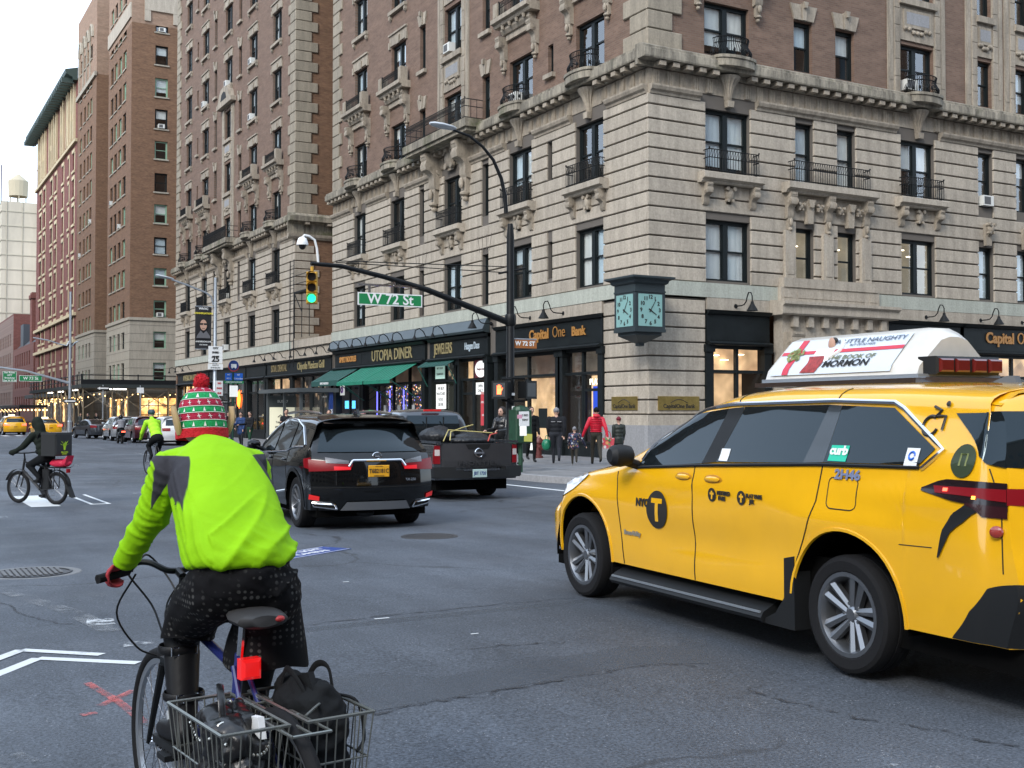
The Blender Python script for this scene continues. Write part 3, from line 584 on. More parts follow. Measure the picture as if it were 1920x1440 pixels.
# pair ledge over the entrance, pilasters beside the pair, portal
pb=MB(); pb.prism([(.03,0),(-.3,0),(-.35,.08),(-.5,.14),(-.5,.36),(.03,.36)],'x',5.75,10.15); pb.build('ledge',lime,VD,T(0,0,9.34))
cput('railing',('prail',),lambda:railing(3.7),iron,VD,T(6.05,-.08,9.7))
for u in (6.05,7.9,9.8): cput('bracket',('hb2',),lambda:bigscroll(.3,1.5,.34),limed,VD,T(u,-.06,7.85),40)
for u in (6.95,8.95): cput('keystone',('pk',),lambda:keyst(.26,.4,.8,.2),limed,VD,T(u,-.05,8.3))
for u in (6.5,7.4,8.45,9.35): cput('cartouche',('cs',),lambda:cart(.26,.3),limed,VD,T(u,-.08,8.72),40)
pl=MB()
for u in (6.05,7.88,9.78): pl.box(u-.24,u+.24,-.16,0,6.3,8.0); pl.box(u-.15,u+.15,-.18,-.16,6.45,7.2)
pl.box(5.6,10.2,-.3,0,5.97,6.3); pl.box(5.5,10.3,-.26,0,5.48,5.97)
for a,b in ((5.62,6.0),(6.25,9.55),(9.8,10.18)): pl.box(a,b,-.275,-.255,5.6,5.85)
pl.build('portal_attic',lime,VD,T(0,-.03,0))
pt=MB(); pt.prism([(0,4.95),(-.7,4.95),(-.75,5.0),(-.75,5.25),(-.85,5.32),(-.85,5.42),(0,5.5)],'x',5.15,10.85); pt.box(5.4,10.6,-.45,0,3.2,4.95)
for i in range(7): pt.box(5.75+.72*i,6.0+.72*i,-.62,-.45,4.55,4.93)
for u in (5.6,10.4): pt.box(u-.3,u+.3,-.6,0,0,3.2)
pt.build('portal',lime,VD); 
for u in (5.75,10.25): cput('bracket',('pc',),lambda:console(.6,.95,.5),limed,VD,T(u,-.4,3.4),40)
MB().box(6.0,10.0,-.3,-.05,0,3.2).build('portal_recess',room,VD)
# ground floor corner pier with plinth and brass plates
gw=MB(); gw.box(0,2.34,0,.4,-.6,5.46); gw.box(0,.4,.4,2.63,-.6,5.46); gp=gw.build('corner_pier',jointm,VD)
for i in range(8):
    z=1.5+i*.486; zz=min(z+.434,5.44)
    cput('stone',('gR',i==7),lambda:MB().cbox(-.07,2.3,-.07,0,0,zz-z,.018),lime,gp,T(0,0,z)); cput('stone',('gL',i==7),lambda:MB().cbox(-2.6,0,-.07,0,0,zz-z,.018),lime,gp,LF@T(0,0,z))
for k,(z0,z1,d) in enumerate([(-.5,1.12,.2),(1.12,1.46,.14)]):
    mm=granite if k==0 else lime
    MB().box(-d,2.32,-d,0,z0,z1).build('plinth',mm,gp); MB().box(-2.62,0,-d,0,z0,z1).build('plinth',mm,gp,LF)
brass=mat('brass_plate',(.42,.31,.10),.35,.8,var=.2,scale=6); gold=mat('gold_letter',(.36,.17,.04),.45,emit=.03); goldm=mat('gilt_letter',(.40,.33,.16),.4,.3); dark=mat('dark_letter',(.02,.018,.015),.5)
for M2,x0,x1 in ((LF,-2.05,-.55),(Matrix(),.3,2.0)):
    pz=MB(M2).box(x0,x1,-.105,-.07,1.62,2.08).build('brass_plate',brass,gp)
    tb=MB(M2); textmb('CapitalOne Bank',.19,tb,T((x0+x1)/2,-.108,1.75)@FRONT,.004,.004); tb.tube([((x0+x1)/2-.35+.1*i,-.11,1.86+.12*math.sin(i/7*math.pi)) for i in range(8)],.012,4); tb.build('lettering',dark,pz)
# ---------------------------------------------------------------- shop fronts
def emitmat(name,bgc,cols,scale,thr,strength):
    m=bpy.data.materials.new(name); m.use_nodes=True; n=m.node_tree; b=n.nodes['Principled BSDF']; l=n.links.new
    tc=N(m,'ShaderNodeTexCoord'); v=N(m,'ShaderNodeTexVoronoi'); v.inputs['Scale'].default_value=scale; l(tc.outputs['Object'],v.inputs[0])
    cr=N(m,'ShaderNodeValToRGB'); cr.color_ramp.interpolation='CONSTANT'; e=cr.color_ramp.elements
    while len(e)<len(cols): e.new(.5)
    for i,c in enumerate(cols): e[i].position=i/len(cols); e[i].color=(*c,1)
    sp=N(m,'ShaderNodeSeparateXYZ'); l(v.outputs['Color'],sp.inputs[0]); l(sp.outputs[0],cr.inputs[0])
    r=N(m,'ShaderNodeMapRange'); r.inputs[1].default_value=thr; r.inputs[2].default_value=thr*1.5; r.inputs[3].default_value=1; r.inputs[4].default_value=0; l(v.outputs['Distance'],r.inputs[0])
    mx=N(m,'ShaderNodeMix',data_type='RGBA'); mx.inputs['A'].default_value=(*bgc,1); l(r.outputs[0],mx.inputs['Factor']); l(cr.outputs[0],mx.inputs['B'])
    t=N(m,'ShaderNodeTexNoise'); t.inputs['Scale'].default_value=1.3; l(tc.outputs['Object'],t.inputs[0]); r2=N(m,'ShaderNodeMapRange'); r2.inputs[1].default_value=.3; r2.inputs[2].default_value=.7; r2.inputs[3].default_value=.5*strength; r2.inputs[4].default_value=1.4*strength; l(t.outputs['Fac'],r2.inputs[0])
    l(mx.outputs['Result'],b.inputs['Emission Color']); l(mx.outputs['Result'],b.inputs['Base Color']); l(r2.outputs[0],b.inputs['Emission Strength']); MT[name]=m; return m
IN={'tan':emitmat('bank_interior',(.42,.27,.145),[(.46,.31,.17),(.38,.24,.12),(.25,.15,.08)],.7,.5,1.5),
 'diner':emitmat('diner_lights',(.012,.011,.013),[(1,.62,.25),(.9,.75,.5),(.25,.25,1),(.8,.2,.1),(.3,.28,.25),(.04,.04,.05)],7,.25,1.5),
 'jewel':emitmat('jeweller_display',(.5,.5,.33),[(.9,.85,.35),(.95,.95,.85),(.3,.5,.2),(.15,.25,.2),(.7,.75,.6)],5,.4,1.2),
 'warm':emitmat('warm_shop',(.75,.42,.14),[(1,.62,.25),(.6,.28,.08),(.9,.7,.4),(.25,.12,.05)],2,.4,1.2),
 'dim':emitmat('dim_shop',(.018,.017,.016),[(.12,.1,.08),(.03,.03,.03),(.3,.2,.12),(.05,.05,.06),(.02,.02,.02)],2.5,.3,.8),
 'neon':emitmat('phone_shop',(.03,.035,.05),[(.1,.35,1),(.8,.05,.7),(.9,.9,1),(.03,.03,.05),(.05,.2,.5)],2.6,.3,1.3)}
transom=emitmat('transom_glow',(.10,.066,.045),[(.14,.09,.06),(.08,.05,.035),(.10,.08,.06)],.8,.5,.5)
def storefront(root,M,u0,u1,bays,inn,text=None,tm=None,ts=.5,tw=1.0,door=None,ztop=4.82,base=-.5,tin='transom',awn=0):
    w=u1-u0; b=MB(); f=.09
    b.box(0,w,-.06,.5,base,.5); b.box(0,w,-.1,-.06,.42,.5)                      # bulkhead
    for x in (0,w): b.box(x-.16,x+.16,-.16,.1,base,3.86); b.box(x-.2,x+.2,-.2,.1,base,.3); b.box(x-.2,x+.2,-.2,.1,3.6,3.86)
    b.box(0,w,-.05,.1,3.0-.1,3.0); b.box(0,w,-.05,.12,3.72,3.9)
    b.box(-.1,w+.1,-.12,.15,3.9,ztop); b.prism([(-.12,3.84),(-.3,3.84),(-.34,3.9),(-.22,3.97),(-.12,3.97)],'x',-.1,w+.1); b.prism([(-.12,ztop-.14),(-.2,ztop-.12),(-.3,ztop),(.1,ztop+.04),(.1,ztop-.14)],'x',-.1,w+.1)
    for a in [w*i/bays for i in range(1,bays)]: b.box(a-.06,a+.06,-.03,.1,.5,3.72)
    b.box(.1,w-.1,-.128,-.12,4.0,4.06); b.box(.1,w-.1,-.128,-.12,ztop-.22,ztop-.17)
    o=b.build('storefront',shopblk,root,M@T(u0,0,0))
    for i in range(bays):
        x0,x1=w*i/bays+.06+(.1 if i==0 else 0),w*(i+1)/bays-.06-(.1 if i==bays-1 else 0)
        ds=door is not None and i in door
        cput('pane',('sp',round(x1-x0,2),ds),lambda:MB().quad((0,0,0 if ds else .5),(x1-x0,0,0 if ds else .5),(x1-x0,0,2.9),(0,0,2.9)),shopglass,o,T(x0,.02,0))
        cput('pane',('st',round(x1-x0,2)),lambda:MB().quad((0,0,0),(x1-x0,0,0),(x1-x0,0,.72),(0,0,.72)),shopglass,o,T(x0,.02,3.0))
        if ds: MB().box(x0,x0+.1,-.02,.08,0,2.9).box(x1-.1,x1,-.02,.08,0,2.9).box(x0+.1,x1-.1,-.02,.08,2.3,2.4).box(x0+.1,x1-.1,-.02,.08,0,.25).build('door_frame',shopblk,o)
    MB().quad((.05,1.2,base),(w-.05,1.2,base),(w-.05,1.2,2.92),(.05,1.2,2.92)).build('interior',IN[inn],o)
    MB().quad((.05,.35,2.95),(w-.05,.35,2.95),(w-.05,.35,3.75),(.05,.35,3.75)).build('transom_interior',transom if tin=='transom' else IN[tin],o)
    MB().quad((.03,.1,base),(.03,1.25,base),(.03,1.25,3.8),(.03,.1,3.8)).quad((w-.03,.1,base),(w-.03,.1,3.8),(w-.03,1.25,3.8),(w-.03,1.25,base)).quad((.05,.36,2.93),(w-.05,.36,2.93),(w-.05,1.2,2.93),(.05,1.2,2.93)).build('shop_walls',room,o)
    if text:
        t=MB()
        for s,x,z,sz in ([(text,w/2,4.36,ts)] if isinstance(text,str) else text): textmb(s,sz,t,T(x,-.135,z)@FRONT,.012,.006,font_w=tw)
        t.build('sign_lettering',tm or goldm,o)
    return o
def gooseneck(root,M,u,z,big=1,s=1,mm=None):
    def f():
        g=MB(); pts=[(0,-.02,0),(0,-.35,0)]+[(0,-.42-.22*math.sin(a),.0+.22-.22*math.cos(a)+.12*(a/3)) for a in (.3,.9,1.5)]+[(0,-.72,.42),(0,-.84,.40),(0,-.9,.28),(0,-.9,.1)]
        g.tube(pts,.022,6); g.cyl((0,.0,0),(0,-.06,0),.08); g.lathe([(.05,.1),(.06,.02),(.2,-.22),(.19,-.22),(.04,.0)],14,T(0,-.9,0)); return g
    cput('sign_lamp',('goose',),f,mm or iron,root,M@T(u,-.05,z))
bankt=lambda x,s: [('CapitalOne Bank',x,4.47,s)]
ud=lambda a,b:(uL(a),uL(b))
a,b=ud(1057,1133); s1=storefront(VD,LF,a,-2.68,2,'tan',door=(1,),ztop=5.0)
a,b=ud(936,1040); s2=storefront(VD,LF,a,b+.45,2,'tan',ztop=5.0)
tb=MB(LF); textmb('Capital',.52,tb,T(-6.9,-.15,4.5)@FRONT,.012,.016); textmb('One',.6,tb,T(-5.45,-.15,4.52)@FRONT@Matrix.Shear('XY',4,(.25,0)),.012,-.004,font_w=.85); textmb('Bank',.46,tb,T(-4.1,-.15,4.47)@FRONT,.012,.016); tb.build('sign_lettering',gold,VD)
for x in (937,1013,1077): gooseneck(VD,LF,uL(x)-.6,5.2)
a,b=ud(864,917); s3=storefront(VD,LF,a,b,2,'tan',text='Haagen Dazs',tm=mat('pale_letter',(.42,.5,.55),.5),ts=.42,tw=.62,door=(0,),tin='tan')
a,b=ud(812,860); s4=storefront(VD,LF,a,b,2,'jewel',text='JEWELERS',ts=.68,tw=.62,tin='dim')
a,b=ud(683,799); s5=storefront(VD,LF,a,b,4,'diner',text='UTOPIA DINER',ts=.78,tw=.95,door=(3,))
a,b=ud(633,680); s6=storefront(VD,LF,a,b,2,'neon',text='SIMPLY NOODLES',tm=mat('orange_letter',(.5,.24,.07),.5,emit=.06),ts=.42,tw=.72,tin='dim')
hood=MB(LF); hood.prism([(-.13,4.86),(-.3,4.9),(-.34,5.0),(-.14,5.44),(0,5.44),(0,4.86)],'x',-29.5,uL(918)); hood.build('sign_hood',mat('slate_blue_hood',(.035,.05,.055),.4,var=.2,scale=2),VD)
for x in (650,668,694,720,746,772,815,850): 
    cput('sign_lamp',('loop',),lambda:MB().tube([(0,-.1,0),(0,-.3,.02),(0,-.42,.25),(0,-.62,.38),(0,-.82,.28),(0,-.86,0)],.025,5).lathe([(.03,.05),(.11,-.12),(.1,-.12)],10,T(0,-.86,0)),iron,VD,LF@T(uL(x),-.15,4.95))
green=mat('awning_green',(.004,.16,.095),.75,var=.3,scale=6,stretch=(3,.3,.3)); gdark=mat('awning_dark_green',(.008,.06,.05),.7)
def awning(root,M,u0,u1,z0,z1,d,mm,val=.16,txt=None):
    g=MB(); n=8
    for i in range(n):
        a0,a1=u0+(u1-u0)*i/n,u0+(u1-u0)*(i+1)/n
        g.add([(a0,-.2,z0),(a1,-.2,z0),(a1,-d,z1),(a0,-d,z1),(a0,-.2,z0-.02),(a1,-.2,z0-.02),(a1,-d,z1-.02),(a0,-d,z1-.02)],[(0,3,2,1),(4,5,6,7),(3,7,6,2)])
    g.quad((u0,-d,z1),(u1,-d,z1),(u1,-d-.01,z1-val),(u0,-d-.01,z1-val)); o=g.build('awning',mm,root,M)
    st=MB(); 
    for x in (u0+.03,u1-.03): st.cyl((x,-d,z1),(x,-.1,z1-.9),.025,n=5)
    for i in range(1,n): x=u0+(u1-u0)*i/n; st.cyl((x,-.2,z0+.006),(x,-d,z1+.006),.012,n=4)
    st.build('awning_frame',mat('awning_seam',(.01,.09,.07),.6),o)
    if txt: t=MB(); textmb(txt,.16,t,T((u0+u1)/2,-d-.02,z1-val/2)@FRONT,.004,.003); t.build('lettering',white,o)
a,b=ud(683,799); awning(VD,LF,a+.2,(a+b)/2-.05,3.84,3.05,1.6,green); awning(VD,LF,(a+b)/2+.05,b-.5,3.84,3.05,1.6,green)
a,b=ud(633,680); awning(VD,LF,a-.6,b-.1,3.84,3.2,1.3,gdark,.26,'SIMPLY NOODLES'); a,b=ud(805,862); awning(VD,LF,a,b,3.84,3.62,.6,gdark,.05)
MB(LF).box(-29.5,-2.7,.02,.4,3.9,5.46).box(-29.56,-29.4,-.05,.4,-.6,5.44).build('shop_beam',jointm,VD)
MB(LF).box(uL(935),-2.65,-.1,.02,5.02,5.44).build('band_stone',lime,VD)
# posters and lit signs in the windows
def sign(root,M,name,u,z,w,h,mm,y=-.03,txt=None,tm=None,ts=.1):
    o=MB().box(-w/2,w/2,-.02,0,0,h).build(name,mm,root,M@T(u,y,z))
    if txt:
        t=MB(); k=len(txt)
        for i,s in enumerate(txt): textmb(s,ts,t,T(0,-.024,h-(i+.8)*h/(k+.6))@FRONT,.002,.002)
        t.build('lettering',tm or dark,o)
    return o
mint=mat('mint_poster',(.45,.62,.55),.6,emit=.25,emcol=(.5,.75,.65)); wpost=mat('white_poster',(.75,.75,.72),.6,emit=.3,emcol=(.8,.82,.8)); redp=mat('red_poster',(.42,.04,.05),.6,emit=.15); maroon=mat('maroon_sign',(.10,.012,.02),.5,emit=.05); pinkn=mat('pink_neon',(.9,.05,.6),.5,emit=2.2); cyann=mat('cyan_screen',(.1,.5,.9),.5,emit=1.4); purple=mat('purple_logo',(.25,.06,.45),.5); bluel=mat('blue_led',(.15,.15,.9),.5,emit=1.6); bluesc=mat('blue_screen',(.02,.06,.45),.5,emit=.9); redsc=mat('red_screen',(.7,.03,.03),.5,emit=.9)
sign(VD,LF,'poster',uL(827),3.05,.95,.68,mint,-.04,['BUY GOLD','DIAMONDS'],ts=.13); sign(VD,LF,'poster',uL(829),1.7,1.0,1.1,wpost,-.04,['WE BUY','WATCHES','GOLD','SILVER'],ts=.18)
sg=sign(VD,LF,'shop_sign',uL(906),3.0,1.25,.75,maroon,-.06); MB().lathe([(0,0),(.44,0),(.44,.02),(0,.02)],28,T(0,-.045,.36)@FRONT@Matrix.Diagonal((1.15,.8,1,1))).build('white_disc',wpost,sg); t=MB(); textmb('Haagen-Dazs',.13,t,T(0,-.07,.36)@FRONT,.002,.003); t.build('lettering',maroon,sg)
sign(VD,LF,'poster',uL(910),1.0,.6,1.4,redp,-.04,['HOLIDAY','CAKES'],white,.12); sign(VD,LF,'poster',uL(903),2.3,.8,.5,wpost,-.04,['OPEN','DAILY'],ts=.17)
sg=sign(VD,LF,'shop_sign',uL(659),2.45,.62,.55,wpost,-.5); MB().lathe([(.08,0),(.17,0),(.17,.03),(.08,.03)],18,T(0,-.04,.28)@FRONT).build('ring_logo',purple,sg)
MB(LF).lathe([(0,0),(.26,0),(.2,.08),(0,.1)],20,T(uL(644),-.1,1.15)@FRONT).build('neon_sign',pinkn,VD); sign(VD,LF,'shop_screen',uL(647),1.75,1.5,.42,cyann,.3)
for x in (707.5,731,757): MB(LF).tube([(uL(x)+.12,-.06,.6+.12*i) for i in range(18)],.03,5).build('led_string',bluel,VD)
for x in (724,750,763,777): sign(VD,LF,'menu_board',uL(x),.9,.28,1.0,mat('menu_white',(.5,.52,.52),.6),-.05)
sg=sign(VD,LF,'bank_screen',uL(1101),1.5,1.0,1.0,bluesc,.6); MB().box(-.5,.5,-.025,-.02,-.45,0).build('red_panel',redsc,sg)
t=MB(LF); textmb('PLATINUM',.3,t,T(uL(1102),.55,2.65)@FRONT,.004,.006); t.build('window_lettering',mat('lit_letter',(1,.95,.8),.5,emit=1.5),VD)
sign(VD,LF,'notice_board',uL(1021),.95,.62,.75,frame,-.06); sign(VD,LF,'notice',uL(1002),.1,.45,.45,wpost,-.18)
# gap shops and the second block
SV=thing('mansion_block','second ornate stone and rose brick building beyond the fire ladder, behind bus shelter','building',(E0,N0,-.1))
facade(SV,LF,SC,-66.75,-36.06,8,46,'west',lit={('D7',0):0,('D6',0):0},acs={('D4',1),('D6',5),('D2',5),('D4',5),('D6',4),('D4',0)})
quoins(SV,LF,-36.06,ZC+1.56,44,.62,-1); quoins(SV,LF,-66.75,ZC+1.56,44,.62,1)
MS=T(0,36.06,0)
quoins(SV,MS,-.09,ZC+1.56,44,.62,1,0,1.04,1.44)
rops=[(5.6,6.9,a,b) for a,b in FLO]
wallholes(MB(),0,32,-.5,46,rops).build('side_wall',brick2,SV,MS)
for a,b,c,d in rops:
    window(SV,MS,a,b,c,d,'s'); sill(SV,MS,a,b,c,False); MB().box(a-.25,b+.25,-.06,.02,0,.55).build('lintel',limed,SV,MS@T(0,0,d+.02))
h=(ZC-5.98)/12.66
for i in range(12): cput('stone',('svr',i%2),lambda:MB().cbox(-.07,1.15 if i%2 else 1.5,-.07,0,0,h-.052,.018),lime,SV,MS@T(0,0,5.98+i*h))
slabprofile(-.52,8,[(.02,0),(-.1,0),(-.2,.14),(-.24,.3),(.02,.3)]).build('moulding',limed,SV,MS@T(0,0,ZC)); slabprofile(-.52,8,[(.02,.3),(-.03,.3),(-.03,.86),(-.12,1.03),(-.5,1.03),(-.52,1.33),(-.3,1.52),(.02,1.52)]).build('cornice',mossy,SV,MS@T(0,0,ZC+.02))
for i in range(5): cput('modillion',('modi',),lambda:MB(),limed,SV,MS@T(.6+i*1.4,-.03,ZC+.87))
MB().box(0,32,30.4,30.7,-1,46).box(31.7,32,.1,30.4,-1,46).box(.3,31.7,.3,30.4,45,45.4).build('back_walls',brick2,SV,MS)
MB().box(9,9.3,-6.5,0,-1,46).build('court_wall',brick2,SV,MS)
MB(LF).box(-36.4,-29.57,-.14,.6,5.5,5.95).box(-36.4,-29.57,.0,.6,4.8,5.5).box(-66.7,-36.1,-.02,.3,4.7,5.46).box(-36.06,-29.6,.5,6,5.5,5.6).build('shop_parapet',lime,SV)
dkp=mat('faded_gilt',(.22,.17,.08),.5)
a,b=ud(551,626); storefront(SV,LF,a,b-.2,4,'dim',text='Chipotle Mexican Grill',tm=goldm,ts=.62,tw=.82,tin='dim'); a,b=ud(505,549); storefront(SV,LF,a,b,2,'dim',text='SOUL DENTAL',tm=dkp,ts=.6,tw=.8,tin='tan')
a,b=ud(466,500); storefront(SV,LF,a,b,2,'dim',tin='dim'); a,b=ud(396,462); storefront(SV,LF,a,b,4,'dim',tin='dim',door=(2,)); a,b=ud(336,392); storefront(SV,LF,a,b,5,'warm',text='AMERICAN KITCHEN',tm=goldm,ts=.62,tin='warm')
MB(LF).lathe([(0,0),(.5,0),(.35,.05),(0,.06)],5,T(uL(449),-.05,2.55)@FRONT@Matrix.Diagonal((1,1.4,1,1))).build('neon_sign',mat('orange_neon',(1,.18,.02),.5,emit=2.5),SV)
for x in (505,525,543,575,603,625,340,352,366): cput('sign_lamp',('loop',),lambda:MB(),iron,SV,LF@T(uL(x),-.15,4.95))
# iron ladder in the court
fe=thing('fire_ladder','black iron fire ladder and landing standing against second stone building','ladder',(E0-.35,N0+35.2,0))
b=MB()
for y in (-.35,.35): b.cyl((-.15,y,4.2),(-.15,y,10.6),.03,n=5)
for i in range(14): b.cyl((-.15,-.35,4.4+.45*i),(-.15,.35,4.4+.45*i),.016,n=4)
b.build('ladder_rails',iron,fe)
b=MB(); b.box(-.2,.3,-3.2,-.4,8.55,8.65)
for y in (-.5,-1.8,-3.1): b.cyl((-.15,y,5.9),(-.15,y,8.6),.025,n=5)
b.cyl((-.15,-.4,8.6),(-.15,-1.8,7.4),.03,n=5); b.build('landing',iron,fe)
b=MB()
for z in (9.1,9.6): b.cyl((-.15,-3.1,z),(-.15,.3,z),.02,n=4)
b.build('guard_rail',iron,fe)
# ---------------------------------------------------------------- bank front on the side street, corner clock
for u0,u1,nb in ((2.42,5.0,2),(10.98,15.0,3),(15.0,19.6,3),(19.6,26,4)): storefront(VD,Matrix(),u0,u1,nb,'tan',ztop=5.02,tin='tan')
tb=MB(); textmb('Capital',.6,tb,T(17.2,-.15,4.5)@FRONT,.012,.018); textmb('One',.68,tb,T(18.75,-.15,4.52)@FRONT@Matrix.Shear('XY',4,(.25,0)),.012,-.004,font_w=.85); textmb('Bank',.52,tb,T(20.1,-.15,4.47)@FRONT,.012,.018); tb.build('sign_lettering',gold,VD)
MB().box(2.35,5.2,-.1,.02,5.05,5.46).box(10.86,32,-.1,.02,5.05,5.46).box(26,32,-.05,.3,-.5,5.05).build('band_stone',lime,VD)
MB().box(10.9,26,.0,.3,4.9,5.3).box(2.4,5.1,0,.3,4.9,5.3).build('shop_beam',jointm,VD)
for u in (3.6,13.0,16.1,18.6,21.5): gooseneck(VD,Matrix(),u,5.2)
for u,z in ((3.0,3.5),(4.1,3.55),(3.4,3.35),(13,3.5)): MB().lathe([(0,0),(.14,0),(.14,.02),(0,.02)],10,T(u,.28,z)).build('ceiling_lamp',lampdot,VD)
ck=thing('corner_clock','black four-sided box clock with pale green dials on the building corner','clock',(21.66,30.34,0))
cb=mat('clock_case',(.028,.04,.045),.4); face=mat('clock_dial',(.19,.34,.325),.5,emit=.05,emcol=(.25,.55,.53))
b=MB(); b.box(-.58,.58,-.58,.58,4.15,5.62); b.box(-.6,.6,-.6,.6,4.1,4.2); b.box(-.6,.6,-.6,.6,5.36,5.42); b.build('case',cb,ck)
b=MB(); pr=[(.6,5.62),(.66,5.66),(.68,5.74),(.82,5.8),(.82,5.86),(.3,5.93),(.0,5.95)]
b.rings([[(r*sx,r*sy,z) for sx,sy in ((-1,-1),(1,-1),(1,1),(-1,1))] for r,z in pr]); b.build('cap',cb,ck)
b=MB(); b.rings([[(r*sx,r*sy,z) for sx,sy in ((-1,-1),(1,-1),(1,1),(-1,1))] for r,z in ((.5,4.1),(.5,4.0),(.42,3.95),(.14,3.78),(.1,3.76),(.1,3.68),(.02,3.66))]); b.build('pendant_base',cb,ck)
MB().box(.3,.85,.3,.7,4.4,5.3).build('wall_bracket',cb,ck)
nums=['12','1','2','3','4','5','6','7','8','9','10','11']
for k in range(4):
    M2=RZ(k*math.pi/2); d=MB(M2).box(-.46,.46,-.592,-.58,4.28,5.3).build('dial',face,ck)
    t=MB(M2)
    for i,nn in enumerate(nums): a=R(30*i); textmb(nn,.17,t,T(.36*math.sin(a),-.597,4.79+.42*math.cos(a))@FRONT,.003,.006)
    t.build('numerals',dark,d)
    h=MB(M2)
    for a,l,w in ((R(32),.4,.018),(R(122),.27,.026)):
        v=Vector((math.sin(a),0,math.cos(a))); q=Vector((v.z,0,-v.x))*w; c=Vector((0,-.605,4.79)); h.add([c-v*.08-q,c-v*.08+q,c+v*l+q*.5,c+v*l-q*.5],[(0,1,2,3)])
    h.lathe([(0,0),(.035,0),(.035,.02),(0,.02)],10,T(0,-.6,4.79)@FRONT); h.build('hands',dark,d)
# ---------------------------------------------------------------- far buildings up the avenue
gframe=mat('green_window_frame',(.22,.36,.26),.5)
def farwin(par,M,u0,u1,z0,z1,green=False,bl=None,ac=False):
    return window(par,M,u0,u1,z0,z1,'s',.16,bl,fm=gframe if green else frame,ac=ac)
BB=thing('brown_brick_block','tall brown brick apartment block with green window frames above a sidewalk shed','building',(E0,N0,0))
rows=[(4.72,6.5),(7.92,9.6),(11.02,12.71),(14.2,15.95),(17.34,19.03),(20.46,22.33),(23.58,25.46),(26.89,28.68),(29.93,31.9),(33.15,35.03),(36.38,38.3),(39.66,41.4),(42.9,44.6)]
lst=stonemat('buff_limestone',(.34,.305,.245),.2); tanb=brickmat('tan_brick',(.30,.19,.13),(.25,.15,.1),(.25,.2,.15))
def block(root,M,u0,u1,cols,grn,acs=(),zs=10.76,zt=40.3,top=50,cop=True):
    ops=[(a,b,c,d) for a,b in cols for c,d in rows]
    wallholes(MB(),u0,u1,-.8,zs,[o for o in ops if o[3]<zs]).build('stone_base',lst,root,M); wallholes(MB(),u0,u1,zs,zt,[o for o in ops if zs<o[2]<zt]).build('brick_wall',brick2,root,M); wallholes(MB(),u0,u1,zt,top,[o for o in ops if o[2]>zt]).build('upper_wall',tanb,root,M)
    MB().box(u0-.08,u1,-.12,.0,zs-.1,zs+.18).build('string_course',lst,root,M)
    for i in range(1,13):                                    # rusticated joints of the base
        MB().box(u0,u1,-.012,0,i*.85-.03,i*.85).build('joint',jointm,root,M) if i*.85<zs else None
    for j,(c,d) in enumerate(rows):
        for i,(a,b) in enumerate(cols):
            farwin(root,M,a,b,c,d,(i,j) in grn or rnd.random()<.28,None,(i,j) in acs)
            if d>zs: cput('sill',('fs',round(b-a,2)),lambda:MB().box(-.12,b-a+.12,-.1,.1,-.14,0),lst,root,M@T(a,0,c))
def shift(cols,o): return [(a-o,b-o) for a,b in cols]
MB1=T(0,86.53,0)
block(BB,MB1,0,14,[(2.29,3.55),(7.5,8.8)],{(0,3),(0,5),(0,7),(0,9),(0,1)},{(0,2),(0,8),(0,11)})
block(BB,LF,-99.05,-86.53,[(-97.65,-96.2),(-95.5,-94.05),(-93.1,-91.65),(-90.8,-89.2)],set(),{(2,5),(0,6)})
MB2=T(0,106.7,0)
block(BB,MB2,0,14,[(8,9.2)],set()); block(BB,LF,-120.2,-106.7,[(-118.2,-116.9),(-115.4,-114.1),(-112.95,-111.7),(-110.9,-109.55)],set(),{(3,6),(0,5)})
MB().box(14,14.3,86.5,120,-1,50).box(0,14,99.0,99.05,-1,50).box(0,14,120.15,120.2,-1,50).box(0,14,86.6,99,49.6,50).box(0,14,106.8,120,49.6,50).box(7,7.3,99,106.7,-1,50).build('back_walls',brick2,BB)
# white limestone trim high on the corner
tq=MB(); tq.box(1.2,4.6,-.16,0,41.7,43.6); tq.box(1.2,1.8,-.14,0,40.6,41.7); tq.box(4.0,4.6,-.14,0,40.6,41.7); tq.build('stone_trim',lime,BB,MB1); MB().box(-99,-86.6,-.14,0,40.8,42.3).build('stone_trim',lime,BB,LF)
arch=MB()
for a in (-118.3,-115.5,-113.0,-110.5):
    arch.tube([(a+.6-1.0*math.cos(math.pi*i/8),-.1,45.2+1.6*math.sin(math.pi*i/8)) for i in range(9)],.2,5)
    arch.box(a-.5,a-.25,-.15,0,40.4,45.2)
arch.build('arcade_trim',lst,BB,LF)
MB(LF).box(-120.3,-106.6,-.25,.0,40.1,40.6).build('string_course',lst,BB)
RB=thing('red_brick_block','red brick apartment block with deep green copper cornice far up the avenue','building',(E0,N0,0))
rc=[(-156.3,-153.0),(-151.7,-148.8),(-144.5,-141.5),(-139.9,-137.3),(-133.3,-130.9),(-128,-126.2),(-124.4,-121.8)]
rc=[(a+.4,b-.5) for a,b in rc]
rr=[(1.5+3.4*i,3.75+3.4*i) for i in range(1,10)]
o=[(a,b,c,d) for a,b in rc for c,d in rr]; up=[(a,b,36.6,41.8) for a,b in rc]
wallholes(MB(),-159.5,-120.3,-1,35.4,o).build('brick_wall',brick3,RB,LF); cream=stonemat('cream_terracotta',(.55,.46,.3),.15); wallholes(MB(),-159.5,-120.3,35.4,43.3,up).build('upper_wall',brick3,RB,LF)
for a,b,c,d in o:
    farwin(RB,LF,a,b,c,d); cput('sill',('rs',round(b-a,2)),lambda:MB().box(-.25,b-a+.25,-.14,.1,-.3,0).box(-.25,b-a+.25,-.08,.05,2.3,2.75),cream,RB,LF@T(a,0,c))
    MB().box(b-.02,b+.4,-.05,.14,c,d).build('jamb',cream,RB,LF)
